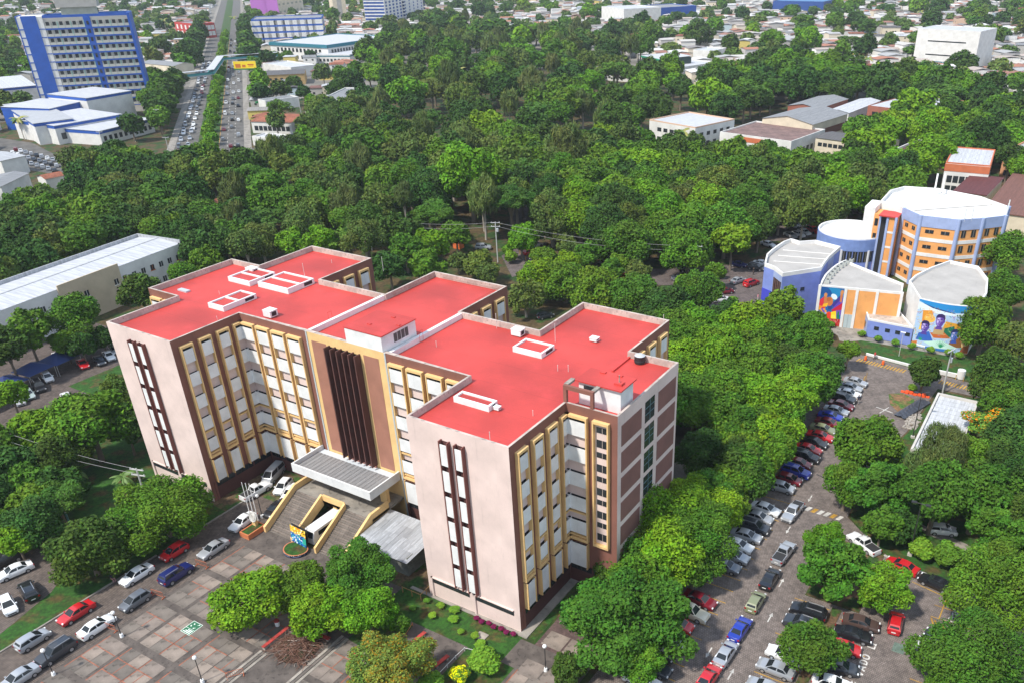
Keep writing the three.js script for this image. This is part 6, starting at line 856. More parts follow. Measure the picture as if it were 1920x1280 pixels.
// traffic on the boulevard and side streets
{
  const r = rng(61), cs = ['white', 'white', 'silver', 'grey', 'black', 'maroon', 'dark', 'silver', 'white'], ks = ['sedan', 'hatch', 'suv', 'sedan', 'van', 'pickup'];
  for (let lane = 0; lane < 5; lane++) { const s = [-34, -30.5, -16.5, -13.3, -10.2][lane], base = Math.atan2(-BD[1], BD[0]) * 180 / PI; let t = 262 + r() * 12; const end = lane < 2 ? 620 : 800; let nth = 0; while (t < end) { const p = bpt(t, s + (r() - 0.5) * 0.5); if (inView(p[0], p[1], 1)) car(ks[(r() * 6) | 0], cs[(r() * 9) | 0], [+p[0].toFixed(1), +p[1].toFixed(1)], base + (lane < 2 ? 180 : 0), 'on the boulevard, ' + ['outer left', 'inner left', 'inner right', 'middle right', 'outer right'][lane] + ' lane, ' + ORD[Math.min(29, nth++)] + ' from the near end', 'cars on the boulevard'); t += lane < 2 ? 8 + r() * 9 : 16 + r() * 34; } }
  for (let i = 0; i < 26; i++) { const a = [-274.94, -126.73], b = [-319.15, -132.00], q = [lerp(a[0], b[0], (i % 9) / 9) + (Math.floor(i / 9)) * 7, lerp(a[1], b[1], (i % 9) / 9) + Math.floor(i / 9) * 5]; car(ks[(r() * 4) | 0], cs[(r() * 9) | 0], [+q[0].toFixed(1), +q[1].toFixed(1)], 150, 'below the hospital halls, ' + ['back', 'middle', 'front'][Math.floor(i / 9)] + ' row, ' + ORD[i % 9] + ' from the right', 'cars below the hospital halls'); }
}


// ---------------------------------------------------------------- roads in the distance
const road = (name, list, m = mAsphalt) => setting(name, list, m);
const blvd = road('boulevard', [slab(bstrip(240, 1500, -36, -27), 0.02), slab(bstrip(240, 1500, -18.5, -8), 0.02)]);
setting('boulevard_median', [slab(bstrip(255, 1500, -27, -18.5), 0.14, 0.14)], mGrass);
setting('boulevard_sidewalk', [slab(bstrip(262, 1500, -39, -36), 0.12, 0.12), slab(bstrip(262, 1500, -8, -5), 0.12, 0.12)], mPathC);
{ const L = [], K = []; for (let t = 262; t < 720; t += 9) { for (const s of [-31.5, -14.9, -11.8]) L.push(slab(bstrip(t, t + 3.4, s - 0.09, s + 0.09), 0.027, 0.004)); } const o = mesh('lane_dashes', join(L), mWhiteLine, blvd); o.userData.kind = 'stuff'; mesh('edge_line', slab(bstrip(255, 800, -18.35, -18.15), 0.027, 0.004), mYellow, blvd); }
road('side_street', [slab([[-374.54, -142.71], [-324.30, -144.12], [-271.00, -128.76], [-236.46, -126.65], [-210.90, -133.39], [-226.87, -173.30], [-225.48, -207.02], [-209.04, -197.71], [-206.76, -161.87], [-196.58, -124.97], [-221.11, -116.44], [-250.91, -114.43], [-313.92, -111.98]], 0.017)]);
road('campus_street', [slab([[-101.24, -248.97], [-89.58, -306.83], [-85.35, -299.06], [-94.13, -241.17]], 0.016), slab([[-99.99, -192.91], [-93.01, -196.53], [-61.69, -145.08], [-42.88, -121.21], [-42.96, -116.16], [-66.00, -142.78]], 0.016), slab([[-21.12, -118.46], [2.66, -136.01], [14.63, -147.29], [26.22, -115.36], [16.88, -103.02], [11.69, -115.04], [4.66, -121.42], [-18.61, -108.74]], 0.016), slab([[-4.97, -191.61], [15.58, -202.50], [24.07, -178.86], [7.82, -161.72]], 0.018), slab([[16.01, -219.10], [24.61, -219.22], [28.28, -204.55], [22.53, -201.50]], 0.018), slab([[-50.61, -117.04], [-52.19, -138.03], [-36.19, -114.98], [-38.35, -104.56]], 0.012)], M(0.24, 0.2, 0.19, { map: texPaver, tile: 6, rough: 0.95 }));
// footbridge over the boulevard
{
  const fb = thing('footbridge', 'pale covered footbridge with teal edges crossing the boulevard', 'footbridge'), y = 6.2, A = [-404.23, -278.37], B = [-398.68, -298.74], C = [-455.24, -351.73], D = [-435.39, -384.05];
  const seg = (name, a, b, w) => { const L = Math.hypot(b[0] - a[0], b[1] - a[1]), g = (y0, y1, wd) => { const q = box(0, y0, -wd / 2, L, y1, wd / 2); q.applyMatrix4(new THREE.Matrix4().makeRotationY(Math.atan2(-(b[1] - a[1]), b[0] - a[0])).setPosition(a[0], 0, a[1])); return q; }; P_(name, [g(y - 0.4, y, w)], M(0.45, 0.47, 0.48), fb); P_('bridge_roof', [g(y + 2.4, y + 2.6, w + 0.6)], C_.roofW, fb); P_('bridge_side', [g(y + 0.002, y + 1.1, w - 0.02)], M(0.05, 0.28, 0.3), fb); };
  seg('bridge_deck', A, B, 3); seg('bridge_deck', B, C, 4); seg('bridge_deck', C, D, 3);
  for (const p of [A, B, C, D]) P_('bridge_pier', [cyl(0.5, 0.5, y - 0.4, p[0], 0, p[1], 8)], C_.grey, fb);
  const bb = thing('yellow_billboard', 'yellow advertising board hanging by the footbridge', 'billboard'), p = [-410.23, -325.56], q = [-398.66, -333.69]; const L = Math.hypot(q[0] - p[0], q[1] - p[1]);
  const cv = document.createElement('canvas'); cv.width = 256; cv.height = 96; const x = cv.getContext('2d'); x.fillStyle = '#f2d21a'; x.fillRect(0, 0, 256, 96); x.fillStyle = '#1d7a2c'; x.fillRect(0, 82, 256, 14); x.fillStyle = '#c9711f'; x.fillRect(20, 30, 60, 44); x.fillRect(96, 40, 40, 30); x.fillStyle = '#b31d1d'; x.fillRect(160, 34, 70, 10); x.fillRect(168, 52, 56, 8); const t = new THREE.CanvasTexture(cv); t.colorSpace = THREE.SRGBColorSpace;
  const m4 = new THREE.Matrix4().makeRotationY(Math.atan2(-(q[1] - p[1]), q[0] - p[0])).setPosition(p[0], 0, p[1]), pl = new THREE.PlaneGeometry(L, 5); pl.translate(L / 2, 7.5, 0.2); pl.applyMatrix4(m4); mesh('printed_sheet', pl, new THREE.MeshStandardMaterial({ map: t, roughness: 0.7, side: THREE.DoubleSide }), bb); const fr = box(0, 4.9, -0.2, L, 10.1, 0.15); fr.applyMatrix4(m4); P_('board', [fr], C_.grey, bb); const ft = box(L / 2 - 0.3, 0, -0.3, L / 2 + 0.3, 4.9, 0.1); ft.applyMatrix4(m4); P_('post', [ft], C_.grey, bb);
}
// ---------------------------------------------------------------- houses of the far city
const houseSpots = [];
{
  const roofs = [C_.roofG, C_.roofW, C_.roofWD, C_.roofRust, C_.terra, C_.roofDk, C_.roofG, M(0.3, 0.24, 0.2, { map: texMetal, tile: 7 }), M(0.42, 0.40, 0.37, { map: texMetal, tile: 7 })], walls = [C_.white, C_.white, C_.cream, C_.grey, M(0.6, 0.42, 0.3), M(0.45, 0.55, 0.6), M(0.62, 0.5, 0.15)];
  const rw = ['grey', 'white', 'pale', 'rusty', 'tiled', 'dark', 'grey', 'brown', 'beige'], ww = ['white', 'white', 'cream', 'grey', 'peach', 'bluish', 'yellow'];
  const wg = wallUV(strip(box(-0.5, -0.5, -0.5, 0.5, 0.5, 0.5))), flatR = wallUV(strip(box(-0.53, 0, -0.53, 0.53, 0.06, 0.53)));
  const gab = (() => { const q = (a, b, c, d) => quad(a, b, c, d), e = 0.54; return join([q([-e, 0, -e], [e, 0, -e], [e, 0.3, 0], [-e, 0.3, 0]), q([-e, 0, e], [e, 0, e], [e, 0.3, 0], [-e, 0.3, 0])]); })();
  const winG = wallUV(strip(box(-0.6, -0.5, -0.06, 0.6, 0.5, 0.06)));
  const houses = houseSpots; let made = 0;
  function district(poly, n, where, group, seed, turn, s = [8, 15]) {
    const r = rng(seed), xs = poly.map((p) => p[0]), zs = poly.map((p) => p[1]); let k = 0; const list = [];
    for (let i = 0; i < 6000 && k < n; i++) {
      const x = lerp(Math.min(...xs), Math.max(...xs), r()), z = lerp(Math.min(...zs), Math.max(...zs), r()), w = lerp(s[0], s[1], r()), d = lerp(s[0], s[1] * 0.8, r()), R = Math.max(w, d) * 0.5, two = r() < 0.3, h = two ? 6 + r() * 2 : 3 + r() * 1.2;
      if (!inPoly(x, z, poly) || blockedBy(x, z, R) || !inView(x, z, 4) || houses.some(([a, b, c]) => Math.hypot(a - x, b - z) < (c + R) * 0.8) || treeSpots.some(([a, b, c]) => Math.hypot(a - x, b - z) < c * 0.7 + R * 0.6)) continue;
      const ri = (r() * roofs.length) | 0, wi = (r() * walls.length) | 0, o = thing('house', (two ? 'two storey ' : 'low ') + ww[wi] + ' house with ' + rw[ri] + ' roof ' + where, 'house', [+x.toFixed(1), 0, +z.toFixed(1)], turn + (r() - 0.5) * 0.25 + (r() < 0.5 ? PI / 2 : 0), group);
      const a = mesh('wall', wg, walls[wi], o); a.scale.set(w, h, d); a.position.y = h / 2; const g = r() < 0.65, b = mesh('roof', g ? gab : flatR, roofs[ri], o); b.scale.set(w, g ? 3.2 : 4, d); b.position.y = h + 0.02;
      for (const sx of [-1, 1]) for (let q = 0; q < 2; q++) for (let f = 0; f < (two ? 2 : 1); f++) { const e = mesh('window', winG, mGlass, o); e.position.set((q - 0.5) * w * 0.5, 1.7 + f * 3, sx * d / 2); }
      houses.push([x, z, R]); k++; made++; const [px, py] = pxOf(x, h, z); list.push({ o, px, py, w: ww[wi], r: rw[ri], two });
    }
    rowLabels(list, 14, (e, row, pos) => (e.two ? 'tall ' : 'low ') + e.w + ' house, ' + e.r.replace('orange tiled', 'tiled') + ' roof, ' + where + ', ' + row + pos);
  }
  const cw = 'top left town', cr = 'top right town', T0 = 0.69;
  district([[-1537.44, -782.26], [-1231.85, -879.68], [-877.97, -694.68], [-579.98, -442.76], [-462.29, -319.52], [-359.99, -230.59], [-787.44, -510.68], [-926.89, -454.14]], 85, cw, 'houses of the town at top left', 71, T0);
  district([[-926.89, -454.14], [-909.81, -461.07], [-457.61, -223.17], [-347.45, -142.75]], 22, 'left of the blue tower', 'houses left of the blue tower', 72, T0);
  district([[-521.39, -426.72], [-512.05, -451.01], [-371.25, -390.65], [-293.58, -302.09], [-238.15, -225.37], [-225.03, -180.03]], 22, 'between boulevard and wood', 'houses between boulevard and wood', 73, T0, [7, 12]);
  district([[-1124.37, -913.94], [-667.49, -1059.59], [-418.77, -787.92], [-447.17, -709.24], [-652.24, -867.79], [-572.57, -659.77], [-485.34, -483.66], [-680.43, -554.06]], 46, 'top centre town', 'houses of the town at top centre', 74, T0);
  district([[-683.83, -1029.75], [-352.95, -1159.86], [-135.56, -561.01], [-197.06, -569.27], [-381.53, -735.14], [-424.38, -657.87]], 60, 'right centre town', 'houses of the town right of centre', 75, 0.3);
  district([[-366.50, -1155.54], [-47.30, -1257.30], [39.31, -482.43], [-29.56, -576.52], [-48.40, -511.32], [-148.46, -671.58], [-153.75, -588.30]], 110, cr, 'houses of the town at top right', 76, 0.3, [8, 15]);
  setting('town_ground', [slab([[-2600, -200], [-420, -120], [-300, -300], [-300, -460], [-120, -420], [60, -330], [260, -330], [600, -2600], [-2600, -2600]], -0.012)], M(0.27, 0.255, 0.23, { map: texAsphalt, tile: 37 }));
}
// trees of the far town
{
  const KT = ['broad', 'dark', 'dark', 'olive', 'broad', 'feather', 'bright'];
  wood([[-1413.14, -717.23], [-1040.54, -836.80], [-643.89, -506.69], [-425.65, -293.87], [-416.79, -272.55], [-846.88, -412.91]], 0.8, KT, [4.5, 9], [5, 9], 'among top left houses', 'town trees at top left', 81, 50);
  wood([[-1032.41, -839.41], [-323.65, -1077.79], [-120.86, -519.15], [-324.01, -636.38], [-576.44, -771.55], [-443.62, -490.51], [-629.15, -512.67]], 0.8, KT, [5, 11], [6, 10], 'among top centre houses', 'town trees at top centre', 82, 60);
  wood([[-336.30, -1073.76], [-26.76, -1172.44], [50.79, -413.52], [-19.45, -520.82], [-121.56, -587.70], [-127.22, -516.31]], 0.8, KT, [5, 11], [6, 10], 'among top right houses', 'town trees at top right', 83, 60);
  wood([[-857.39, -408.63], [-831.18, -419.31], [-421.29, -203.99], [-300.43, -150.76], [-281.48, -173.56], [-241.02, -145.02], [-285.76, -111.37], [-409.14, -172.38]], 0.7, KT, [4, 7], [5, 8], 'round the hospital halls', 'trees round the hospital halls', 84, 46);
  wood([[-626.70, -513.66], [-480.89, -424.42], [-367.10, -377.47], [-263.07, -280.12], [-211.70, -195.39], [-190.89, -149.84]], 0.7, KT, [4, 7], [5, 8], 'between the boulevard shops', 'trees between the boulevard shops', 85, 20);
}

// the endless small houses and trees beyond, too many to count
{
  const r = rng(303), dirs = [Math.cos(0.69), Math.sin(0.69)], W = [], Rf = [], Tr = [], wc = [[0.75, 0.74, 0.72], [0.7, 0.62, 0.5], [0.5, 0.48, 0.46], [0.72, 0.7, 0.66]], rc = [[0.36, 0.36, 0.36], [0.62, 0.62, 0.62], [0.28, 0.13, 0.09], [0.36, 0.15, 0.09], [0.22, 0.2, 0.19], [0.4, 0.34, 0.3], [0.48, 0.46, 0.43]];
  const m = new THREE.Matrix4(), q = new THREE.Quaternion(), e = new THREE.Euler();
  for (let a = 250; a < 2300; a += 14) for (let b = -1300; b < 1300; b += 15) {
    const x = -a * dirs[0] * 0.98 + b * 0.63 + (r() - 0.5) * 5 + 0, z = -a * 0.77 - b * 0.63 * 0.75 + (r() - 0.5) * 5, d = Math.hypot(x - CAM.x, z - CAM.z); if (d < 420 || d > 2000) { r(); continue; }
    if (!inView(x, z, 3) || blockedBy(x, z, 9) || treeSpots.some(([u, v, w]) => Math.abs(u - x) < w + 4 && Math.abs(v - z) < w + 4) || houseSpots.some(([u, v, w]) => Math.abs(u - x) < w + 6 && Math.abs(v - z) < w + 6)) continue;
    const k = r(), far = WOODS.some((P) => inPoly(x, z, P)); if (far) continue;
    if (k < 0.16) { m.compose(V3(x, 4.6, z), q.setFromEuler(e.set(0, r() * 6, 0)), V3(4.5 + r() * 4, 5 + r() * 3, 4.5 + r() * 4)); Tr.push([m.clone(), [[0.075, 0.135, 0.022], [0.052, 0.11, 0.02], [0.11, 0.165, 0.03]][(r() * 3) | 0]]); continue; }
    if (k < 0.2) continue;
    const w = 8 + r() * 6, l = 8 + r() * 7, hh = r() < 0.2 ? 6.5 : 3.3 + r(), tn = 0.69 + (r() < 0.5 ? PI / 2 : 0) + (r() - 0.5) * 0.1; q.setFromEuler(e.set(0, tn, 0));
    m.compose(V3(x, hh / 2, z), q, V3(w, hh, l)); W.push([m.clone(), wc[(r() * 4) | 0]]); m.compose(V3(x, hh + 0.02, z), q, V3(w, 2.6, l)); Rf.push([m.clone(), rc[(r() * 7) | 0]]);
  }
  const inst = (name, geo, mt, list, parent) => { const o = new THREE.InstancedMesh(geo, mt, list.length), c = new THREE.Color(); list.forEach(([mm, cc], i) => { o.setMatrixAt(i, mm); o.setColorAt(i, c.setRGB(...cc)); }); o.name = name; o.castShadow = o.receiveShadow = true; o.userData = { kind: 'stuff' }; parent.add(o); };
  const unit = wallUV(strip(box(-0.5, -0.5, -0.5, 0.5, 0.5, 0.5))), q4 = 0.54, gab = join([quad([-q4, 0, -q4], [q4, 0, -q4], [q4, 0.3, 0], [-q4, 0.3, 0]), quad([-q4, 0, q4], [q4, 0, q4], [q4, 0.3, 0], [-q4, 0.3, 0])]);
  const g = new THREE.Group(); g.name = 'distant_houses'; g.userData = { kind: 'stuff', label: 'endless small houses of the distant town', category: 'houses' }; scene.add(g);
  inst('house_walls', unit, M(1, 1, 1, { tag: 'inst' }), W, g); inst('house_roofs', gab, M(1, 1, 1, { tag: 'inst2', rough: 0.7 }), Rf, g);
  const t = new THREE.Group(); t.name = 'distant_trees'; t.userData = { kind: 'stuff', label: 'small trees scattered through the distant town', category: 'trees' }; scene.add(t); inst('tree_crowns', crownOf('broad', 2, 0).geo, leafMat([1, 1, 1.0001]), Tr, t);
}


// ---------------------------------------------------------------- street furniture and small things
const mPole = M(0.5, 0.5, 0.49, { rough: 0.6 }), mGlobe = M(0.85, 0.85, 0.84, { rough: 0.25 }), mRedBench = M(0.52, 0.06, 0.05, { map: texConcrete, tile: 2 }), mOrange = M(0.75, 0.13, 0.02, { rough: 0.6 }), mWood = M(0.42, 0.24, 0.1, { map: texStucco, tile: 2 }), mDarkPole = M(0.03, 0.03, 0.032, { rough: 0.5 });
{
  const l = thing('globe_lamp', 'black post lamp with white globe on the plaza beside the white sedan', 'lamp', [-7, 0, 25.4]);
  P_('base', [cyl(0.26, 0.2, 0.45, 0, 0, 0, 8)], mGlobe, l); P_('post', [cyl(0.06, 0.05, 3.3, 0, 0.45, 0, 8)], mDarkPole, l); const gl = new THREE.SphereGeometry(0.26, 16, 12); gl.translate(0, 3.95, 0); P_('globe', [gl], mGlobe, l);
  copyOf(l, [8.2, 0, 25.3], 0, 'black post lamp with white globe at the bottom of the plaza'); copyOf(l, [42.1, 0, 3.8], 0, 'black post lamp with white globe on the path right of the pink wing'); copyOf(l, [-11.7, 0, -0.8], 0, 'post lamp with white globe behind the flag poles'); copyOf(l, [-8.2, 0, 33.4], 0, 'post lamp with white globe at the bottom left corner');
  const p = thing('parking_lamp', 'tall black double headed lamp post on the lawn above the parking lot', 'lamp', [74.4, 0, -39.4]);
  P_('base', [box(-0.3, 0, -0.3, 0.3, 0.35, 0.3)], mKerb, p); P_('post', [cyl(0.09, 0.06, 8.4, 0, 0.35, 0, 8)], mDarkPole, p); P_('arm', [bar([-0.9, 8.7, 0], [0.9, 8.7, 0], 0.05, 6)], mDarkPole, p); for (const s of [-1, 1]) P_('lamp_head', [box(s * 0.6, 8.62, -0.22, s * 1.25, 8.8, 0.22)], mDarkPole, p);
  copyOf(p, [67.8, 0, -72.3], 0.4, 'tall thin black lamp post beside the dug up path');
  const w = thing('street_lamp', 'slim white lamp post on the mural lawn', 'lamp', [58.3, 0, -104.3]); P_('post', [cyl(0.07, 0.05, 5.2, 0, 0, 0, 8)], mPole, w); P_('lamp_head', [box(-0.5, 5.15, -0.12, 0.5, 5.3, 0.12)], mGlobe, w);
}
// electric poles, crossarms and wires
const wires = [];
function epole(x, z, h, turn, label, arms = 1, trafo = false) {
  const o = thing('electric_pole', label, 'pole', [x, 0, z], turn); P_('post', [cyl(0.17, 0.11, h, 0, 0, 0, 8)], mPole, o);
  for (let i = 0; i < arms; i++) { const y = h - 0.3 - i * 1.0, a = P_('crossarm', [box(-1.2, y, -0.08, 1.2, y + 0.14, 0.08)], mPole, o); for (const s of [-1, 0, 1]) P_('insulator', [cyl(0.06, 0.05, 0.24, s * 1.05, y + 0.14, 0, 6)], M(0.6, 0.62, 0.64), a); }
  if (trafo) P_('transformer', [cyl(0.3, 0.3, 0.9, 0.45, h - 2.6, 0, 10)], M(0.5, 0.52, 0.54), o); return [x, h - 0.1, z];
}
const eD = epole(-48.3, -112.2, 11, 0.5, 'tall electric pole with wires behind the centre roof', 2, true), eE = epole(4, -124.3, 9.2, 0.4, 'electric pole with many insulators behind the right wing', 2, true), eF = epole(-85.4, -103.5, 9.5, 0.5, 'electric pole in front of the dark wood behind the left back roof'), eG = epole(69.1, -91.5, 9, 1.2, 'pale electric pole with transformer beside the crossing', 1, true);
const eL = epole(-30.6, 5.3, 6.2, 0.3, 'double armed electric pole on the left lawn', 2), eB = [epole(-288, -183, 11, 0.7, 'leaning electric pole left of the boulevard'), epole(-262, -139, 11, 0.7, 'electric pole near the street below the hospital halls'), epole(-223, -141, 12, 0.7, 'electric pole at the boulevard corner'), epole(-252, -234, 11, 0.7, 'electric pole at the wood edge beside the shops')];
function wire(a, b, sag, label) { const P = []; for (let i = 0; i <= 14; i++) { const t = i / 14; P.push(V3(lerp(a[0], b[0], t), lerp(a[1], b[1], t) - sag * 4 * t * (1 - t), lerp(a[2], b[2], t))); } const g = new THREE.TubeGeometry(new THREE.CatmullRomCurve3(P), 20, 0.035, 4); tag(mesh('power_line', strip(g), M(0.3, 0.3, 0.3)), label, 'wire', 'power lines'); }
const up = (p, dy, dx = 0) => [p[0] + dx, p[1] + dy, p[2]];
wire(eD, eE, 1.4, 'upper power line sagging across the dark lawn behind the office'); wire(up(eD, -1), up(eE, -1), 1.8, 'lower power line sagging across the dark lawn behind the office'); wire(eF, eD, 1.2, 'power line before the dark wood behind the left roofs'); wire(up(eF, -0.8), up(eD, -1), 1.5, 'second power line before the dark wood behind the left roofs');
wire(eL, [-62, 6.5, 9.5], 0.6, 'power line from the double armed pole to the left garden'); wire(up(eL, -0.9), [-62, 5.6, 10.4], 0.6, 'lower power line from the double armed pole to the left garden');
{ const p = thing('pipe_post', 'short teal pipe post in the left garden', 'post', [-34.9, 0, 15]); P_('pipe', [cyl(0.16, 0.16, 2.6, 0, 0, 0, 8)], M(0.12, 0.28, 0.28), p); P_('cap', [cyl(0.19, 0.12, 0.14, 0, 2.6, 0, 8)], mPole, p); tag(P_('concrete_cover', [box(-30.4, 0, 10.4, -27.4, 0.35, 12.8)], mConc), 'flat concrete cover on the bank above the driveway', 'cover'); tag(P_('concrete_cover', [box(31.4, 0, 2.4, 32.8, 0.12, 3.6)], mConc), 'square concrete lid in the front garden grass', 'cover'); }
// benches
function bench(x0, z0, x1, z1, label) { const L = Math.hypot(x1 - x0, z1 - z0), o = thing('bench', label, 'bench', [(x0 + x1) / 2, 0, (z0 + z1) / 2], Math.atan2(-(z1 - z0), x1 - x0), 'red benches'); P_('seat', [box(-L / 2, 0.38, -0.25, L / 2, 0.48, 0.25)], mRedBench, o); for (const s of [-1, 1]) P_('leg', [box(s * L * 0.36 - 0.12, 0, -0.2, s * L * 0.36 + 0.12, 0.38, 0.2)], mConc, o); }
bench(14.2, 13.2, 16.3, 13.0, 'short red bench beside the heap of dry branches'); bench(20.3, 13.5, 21.9, 13.4, 'red bench half hidden by the reddish tree'); bench(25.6, 8.4, 25.8, 6.2, 'red bench at the left side of the bench square'); bench(30.5, 10.1, 30.8, 7.9, 'red bench at the right side of the bench square'); bench(27.0, 11.4, 29.5, 11.4, 'red bench at the lower side of the bench square'); bench(10.5, 3.4, 10.4, 5.9, 'red bench under the fresh green tree before the shed');
{ const o = thing('bench_wall', 'long low wall with red top left of the heap of dry branches', 'wall', [10.3, 0, 15.4]); P_('wall', [box(-0.2, 0, -2.7, 0.25, 0.4, 2.7)], mConc, o); P_('seat', [box(-0.25, 0.402, -2.75, 0.22, 0.5, 2.75)], mRedBench, o); }
for (const [x, z0, z1, w] of [[10.1, 18.4, 44, 'left'], [16.9, 11.6, 44, 'right']]) { const o = thing('plaza_steps', 'shallow concrete steps running along the ' + w + ' side of the branch heap', 'steps', [x, 0, z0]); for (let i = 0; i < 3; i++) P_('step', [box(i * 0.42, 0, 0, i * 0.42 + 0.36, 0.16 - i * 0.045, z1 - z0)], i % 2 ? mSlab[3] : mConc, o); }
// orange crowd barriers
[[-9.3, 25.4, 'beside the white sedan'], [-9.6, 18.4, 'beside the grey hatchback'], [-9.8, 11.4, 'beside the dark blue utility vehicle'], [10.9, 22.8, 'on the plaza steps at the bottom']].forEach(([x, z, w], i) => { const o = thing('crowd_barrier', 'orange metal barrier ' + w, 'barrier', [x, 0, z], i === 3 ? 0.9 : 0.15, 'orange barriers'); P_('frame', [bar([-0.95, 0.12, 0], [-0.95, 1.05, 0], 0.03, 5), bar([0.95, 0.12, 0], [0.95, 1.05, 0], 0.03, 5), bar([-0.95, 1.05, 0], [0.95, 1.05, 0], 0.03, 5), bar([-0.95, 0.3, 0], [0.95, 0.3, 0], 0.03, 5)], M(0.45, 0.13, 0.06), o); for (let k = 0; k < 7; k++) P_('bar', [bar([-0.7 + k * 0.235, 0.3, 0], [-0.7 + k * 0.235, 1.05, 0], 0.018, 4)], M(0.45, 0.13, 0.06), o); for (const s of [-1, 1]) P_('foot', [box(s * 0.9 - 0.04, 0, -0.3, s * 0.9 + 0.04, 0.12, 0.3)], M(0.45, 0.13, 0.06), o); });
// flag poles, emblem, planters
[[-12.6, 0.5, 'left'], [-12.0, 0.35, 'middle'], [-11.4, 0.2, 'right']].forEach(([x, z, w]) => { const o = thing('flag_pole', w + ' one of three bare white flag poles beside the stairs', 'flag pole', [x, 0, z], 0, 'flag poles'); P_('pole', [cyl(0.07, 0.045, 6.4, 0, 0.3, 0, 8)], mGlobe, o); P_('base', [cyl(0.2, 0.16, 0.3, 0, 0, 0, 8)], mConc, o); P_('finial', [cyl(0.06, 0.02, 0.12, 0, 6.7, 0, 6)], mGlobe, o); });
{
  const o = thing('round_emblem', 'round white relief emblem on a pedestal in front of the flag poles', 'emblem', [-10.2, 0, 1.6]); P_('pedestal', [box(-0.35, 0, -0.25, 0.35, 1.5, 0.25)], mCream, o); const d = new THREE.CylinderGeometry(0.8, 0.8, 0.16, 32); d.rotateX(PI / 2); d.rotateX(-0.25); d.translate(0, 2.2, 0.1); P_('disc', [d], M(0.68, 0.68, 0.66, { map: texConcrete, tile: 1.5 }), o);
  for (const [r, h] of [[0.68, 0.2], [0.42, 0.22]]) { const t = new THREE.TorusGeometry(r, 0.045, 6, 32); t.rotateX(-0.25); t.translate(0, 2.2, 0.2); P_('ring', [t], M(0.6, 0.6, 0.58), o); }
  const p = thing('orange_planter', 'orange walled planter with grass left of the entrance stairs', 'planter', [-9.8, 0, 2.4]); const L = [[-0.95, -1.5, 0.95, -1.32], [-0.95, 1.5, 0.95, 1.68], [-0.95, -1.32, -0.77, 1.5], [0.77, -1.32, 0.95, 1.5]]; for (const [a, b, c, d] of L) P_('side', [box(a, 0, b, c, 0.85, d)], M(0.62, 0.2, 0.08, { map: texStucco, tile: 3 }), p); P_('soil', [box(-0.77, 0.2, -1.32, 0.77, 0.74, 1.5)], mGrass, p);
  const q = thing('oval_planter', 'rounded planter with mown grass below the painted sign', 'planter', [-1.0, 0, 2.3]); const pts = []; for (let i = 0; i < 28; i++) { const a = i / 28 * 2 * PI; pts.push([Math.cos(a) * 1.95, Math.sin(a) * 1.75 + (Math.sin(a) < 0 ? 0.5 * -Math.sin(a) : 0)]); } const inner = pts.map(([x, z]) => [x * 0.92, z * 0.92]);
  const cv = document.createElement('canvas'); cv.width = 512; cv.height = 32; const x = cv.getContext('2d'); x.fillStyle = '#20263c'; x.fillRect(0, 0, 512, 32); for (let i = 0; i < 120; i++) { x.fillStyle = ['#e8e4da', '#3454a0', '#111522', '#b0b8cc'][i % 4]; x.fillRect((i * 37) % 512, (i * 13) % 26, 10, 5); } const t = new THREE.CanvasTexture(cv); t.colorSpace = THREE.SRGBColorSpace;
  for (let i = 0; i < 28; i++) { const a = pts[i], b = pts[(i + 1) % 28], g = quad([a[0], 0, a[1]], [b[0], 0, b[1]], [b[0], 0.45, b[1]], [a[0], 0.45, a[1]]); const uv = g.attributes.uv; [[0, 0], [1, 0], [1, 1], [0, 0], [1, 1], [0, 1]].forEach(([u, v], k) => uv.setXY(k, (i + u) / 28, v)); mesh('painted_side', g, new THREE.MeshStandardMaterial({ map: t, roughness: 0.8, side: THREE.DoubleSide }), q); }
  P_('rim', [slab(pts, 0.5, 0.05, [inner])], M(0.55, 0.2, 0.1, { map: texStucco, tile: 3 }), q); P_('soil', [slab(inner, 0.47, 0.1)], mGrass, q);
  const s = thing('painted_sign', 'square board painted yellow and blue leaning in the rounded planter', 'sign', [-1.3, 0.45, 1.25], -0.05); const c2 = document.createElement('canvas'); c2.width = 256; c2.height = 256; const y = c2.getContext('2d'); y.fillStyle = '#f0c419'; y.fillRect(0, 0, 256, 110); y.fillStyle = '#0f62b0'; y.fillRect(0, 100, 256, 156); const rr = rng(77); for (let i = 0; i < 260; i++) { const v = rr() * 256; y.fillStyle = v < 110 ? ['#ffe05a', '#e99a1d', '#f7f0d8', '#d97a2c', '#3b3a20'][(rr() * 5) | 0] : ['#1a86c9', '#0c3f86', '#37b4a8', '#f2f6f8', '#123c70'][(rr() * 5) | 0]; y.beginPath(); y.ellipse(rr() * 256, v, 4 + rr() * 16, 3 + rr() * 9, rr() * 3, 0, 7); y.fill(); } y.fillStyle = '#1fa08a'; y.fillRect(206, 120, 50, 100); const t2 = new THREE.CanvasTexture(c2); t2.colorSpace = THREE.SRGBColorSpace;
  const pl = new THREE.PlaneGeometry(3.2, 2.7); pl.rotateX(-0.12); pl.translate(0, 1.4, 0.13); mesh('painting', pl, new THREE.MeshStandardMaterial({ map: t2, roughness: 0.7, side: THREE.DoubleSide }), s); const bk = box(-1.62, 0.02, -0.08, 1.62, 2.78, 0.0); bk.rotateX(-0.12); P_('board', [bk], mDarkPole, s); P_('frame', [bar([-1.6, 2.7, -0.3], [-2.1, 3.2, -0.6], 0.03, 4), bar([-2.1, 3.2, -0.6], [1.5, 3.0, -0.6], 0.03, 4), bar([1.5, 3.0, -0.6], [1.6, 2.6, -0.3], 0.03, 4)], mDarkPole, s);
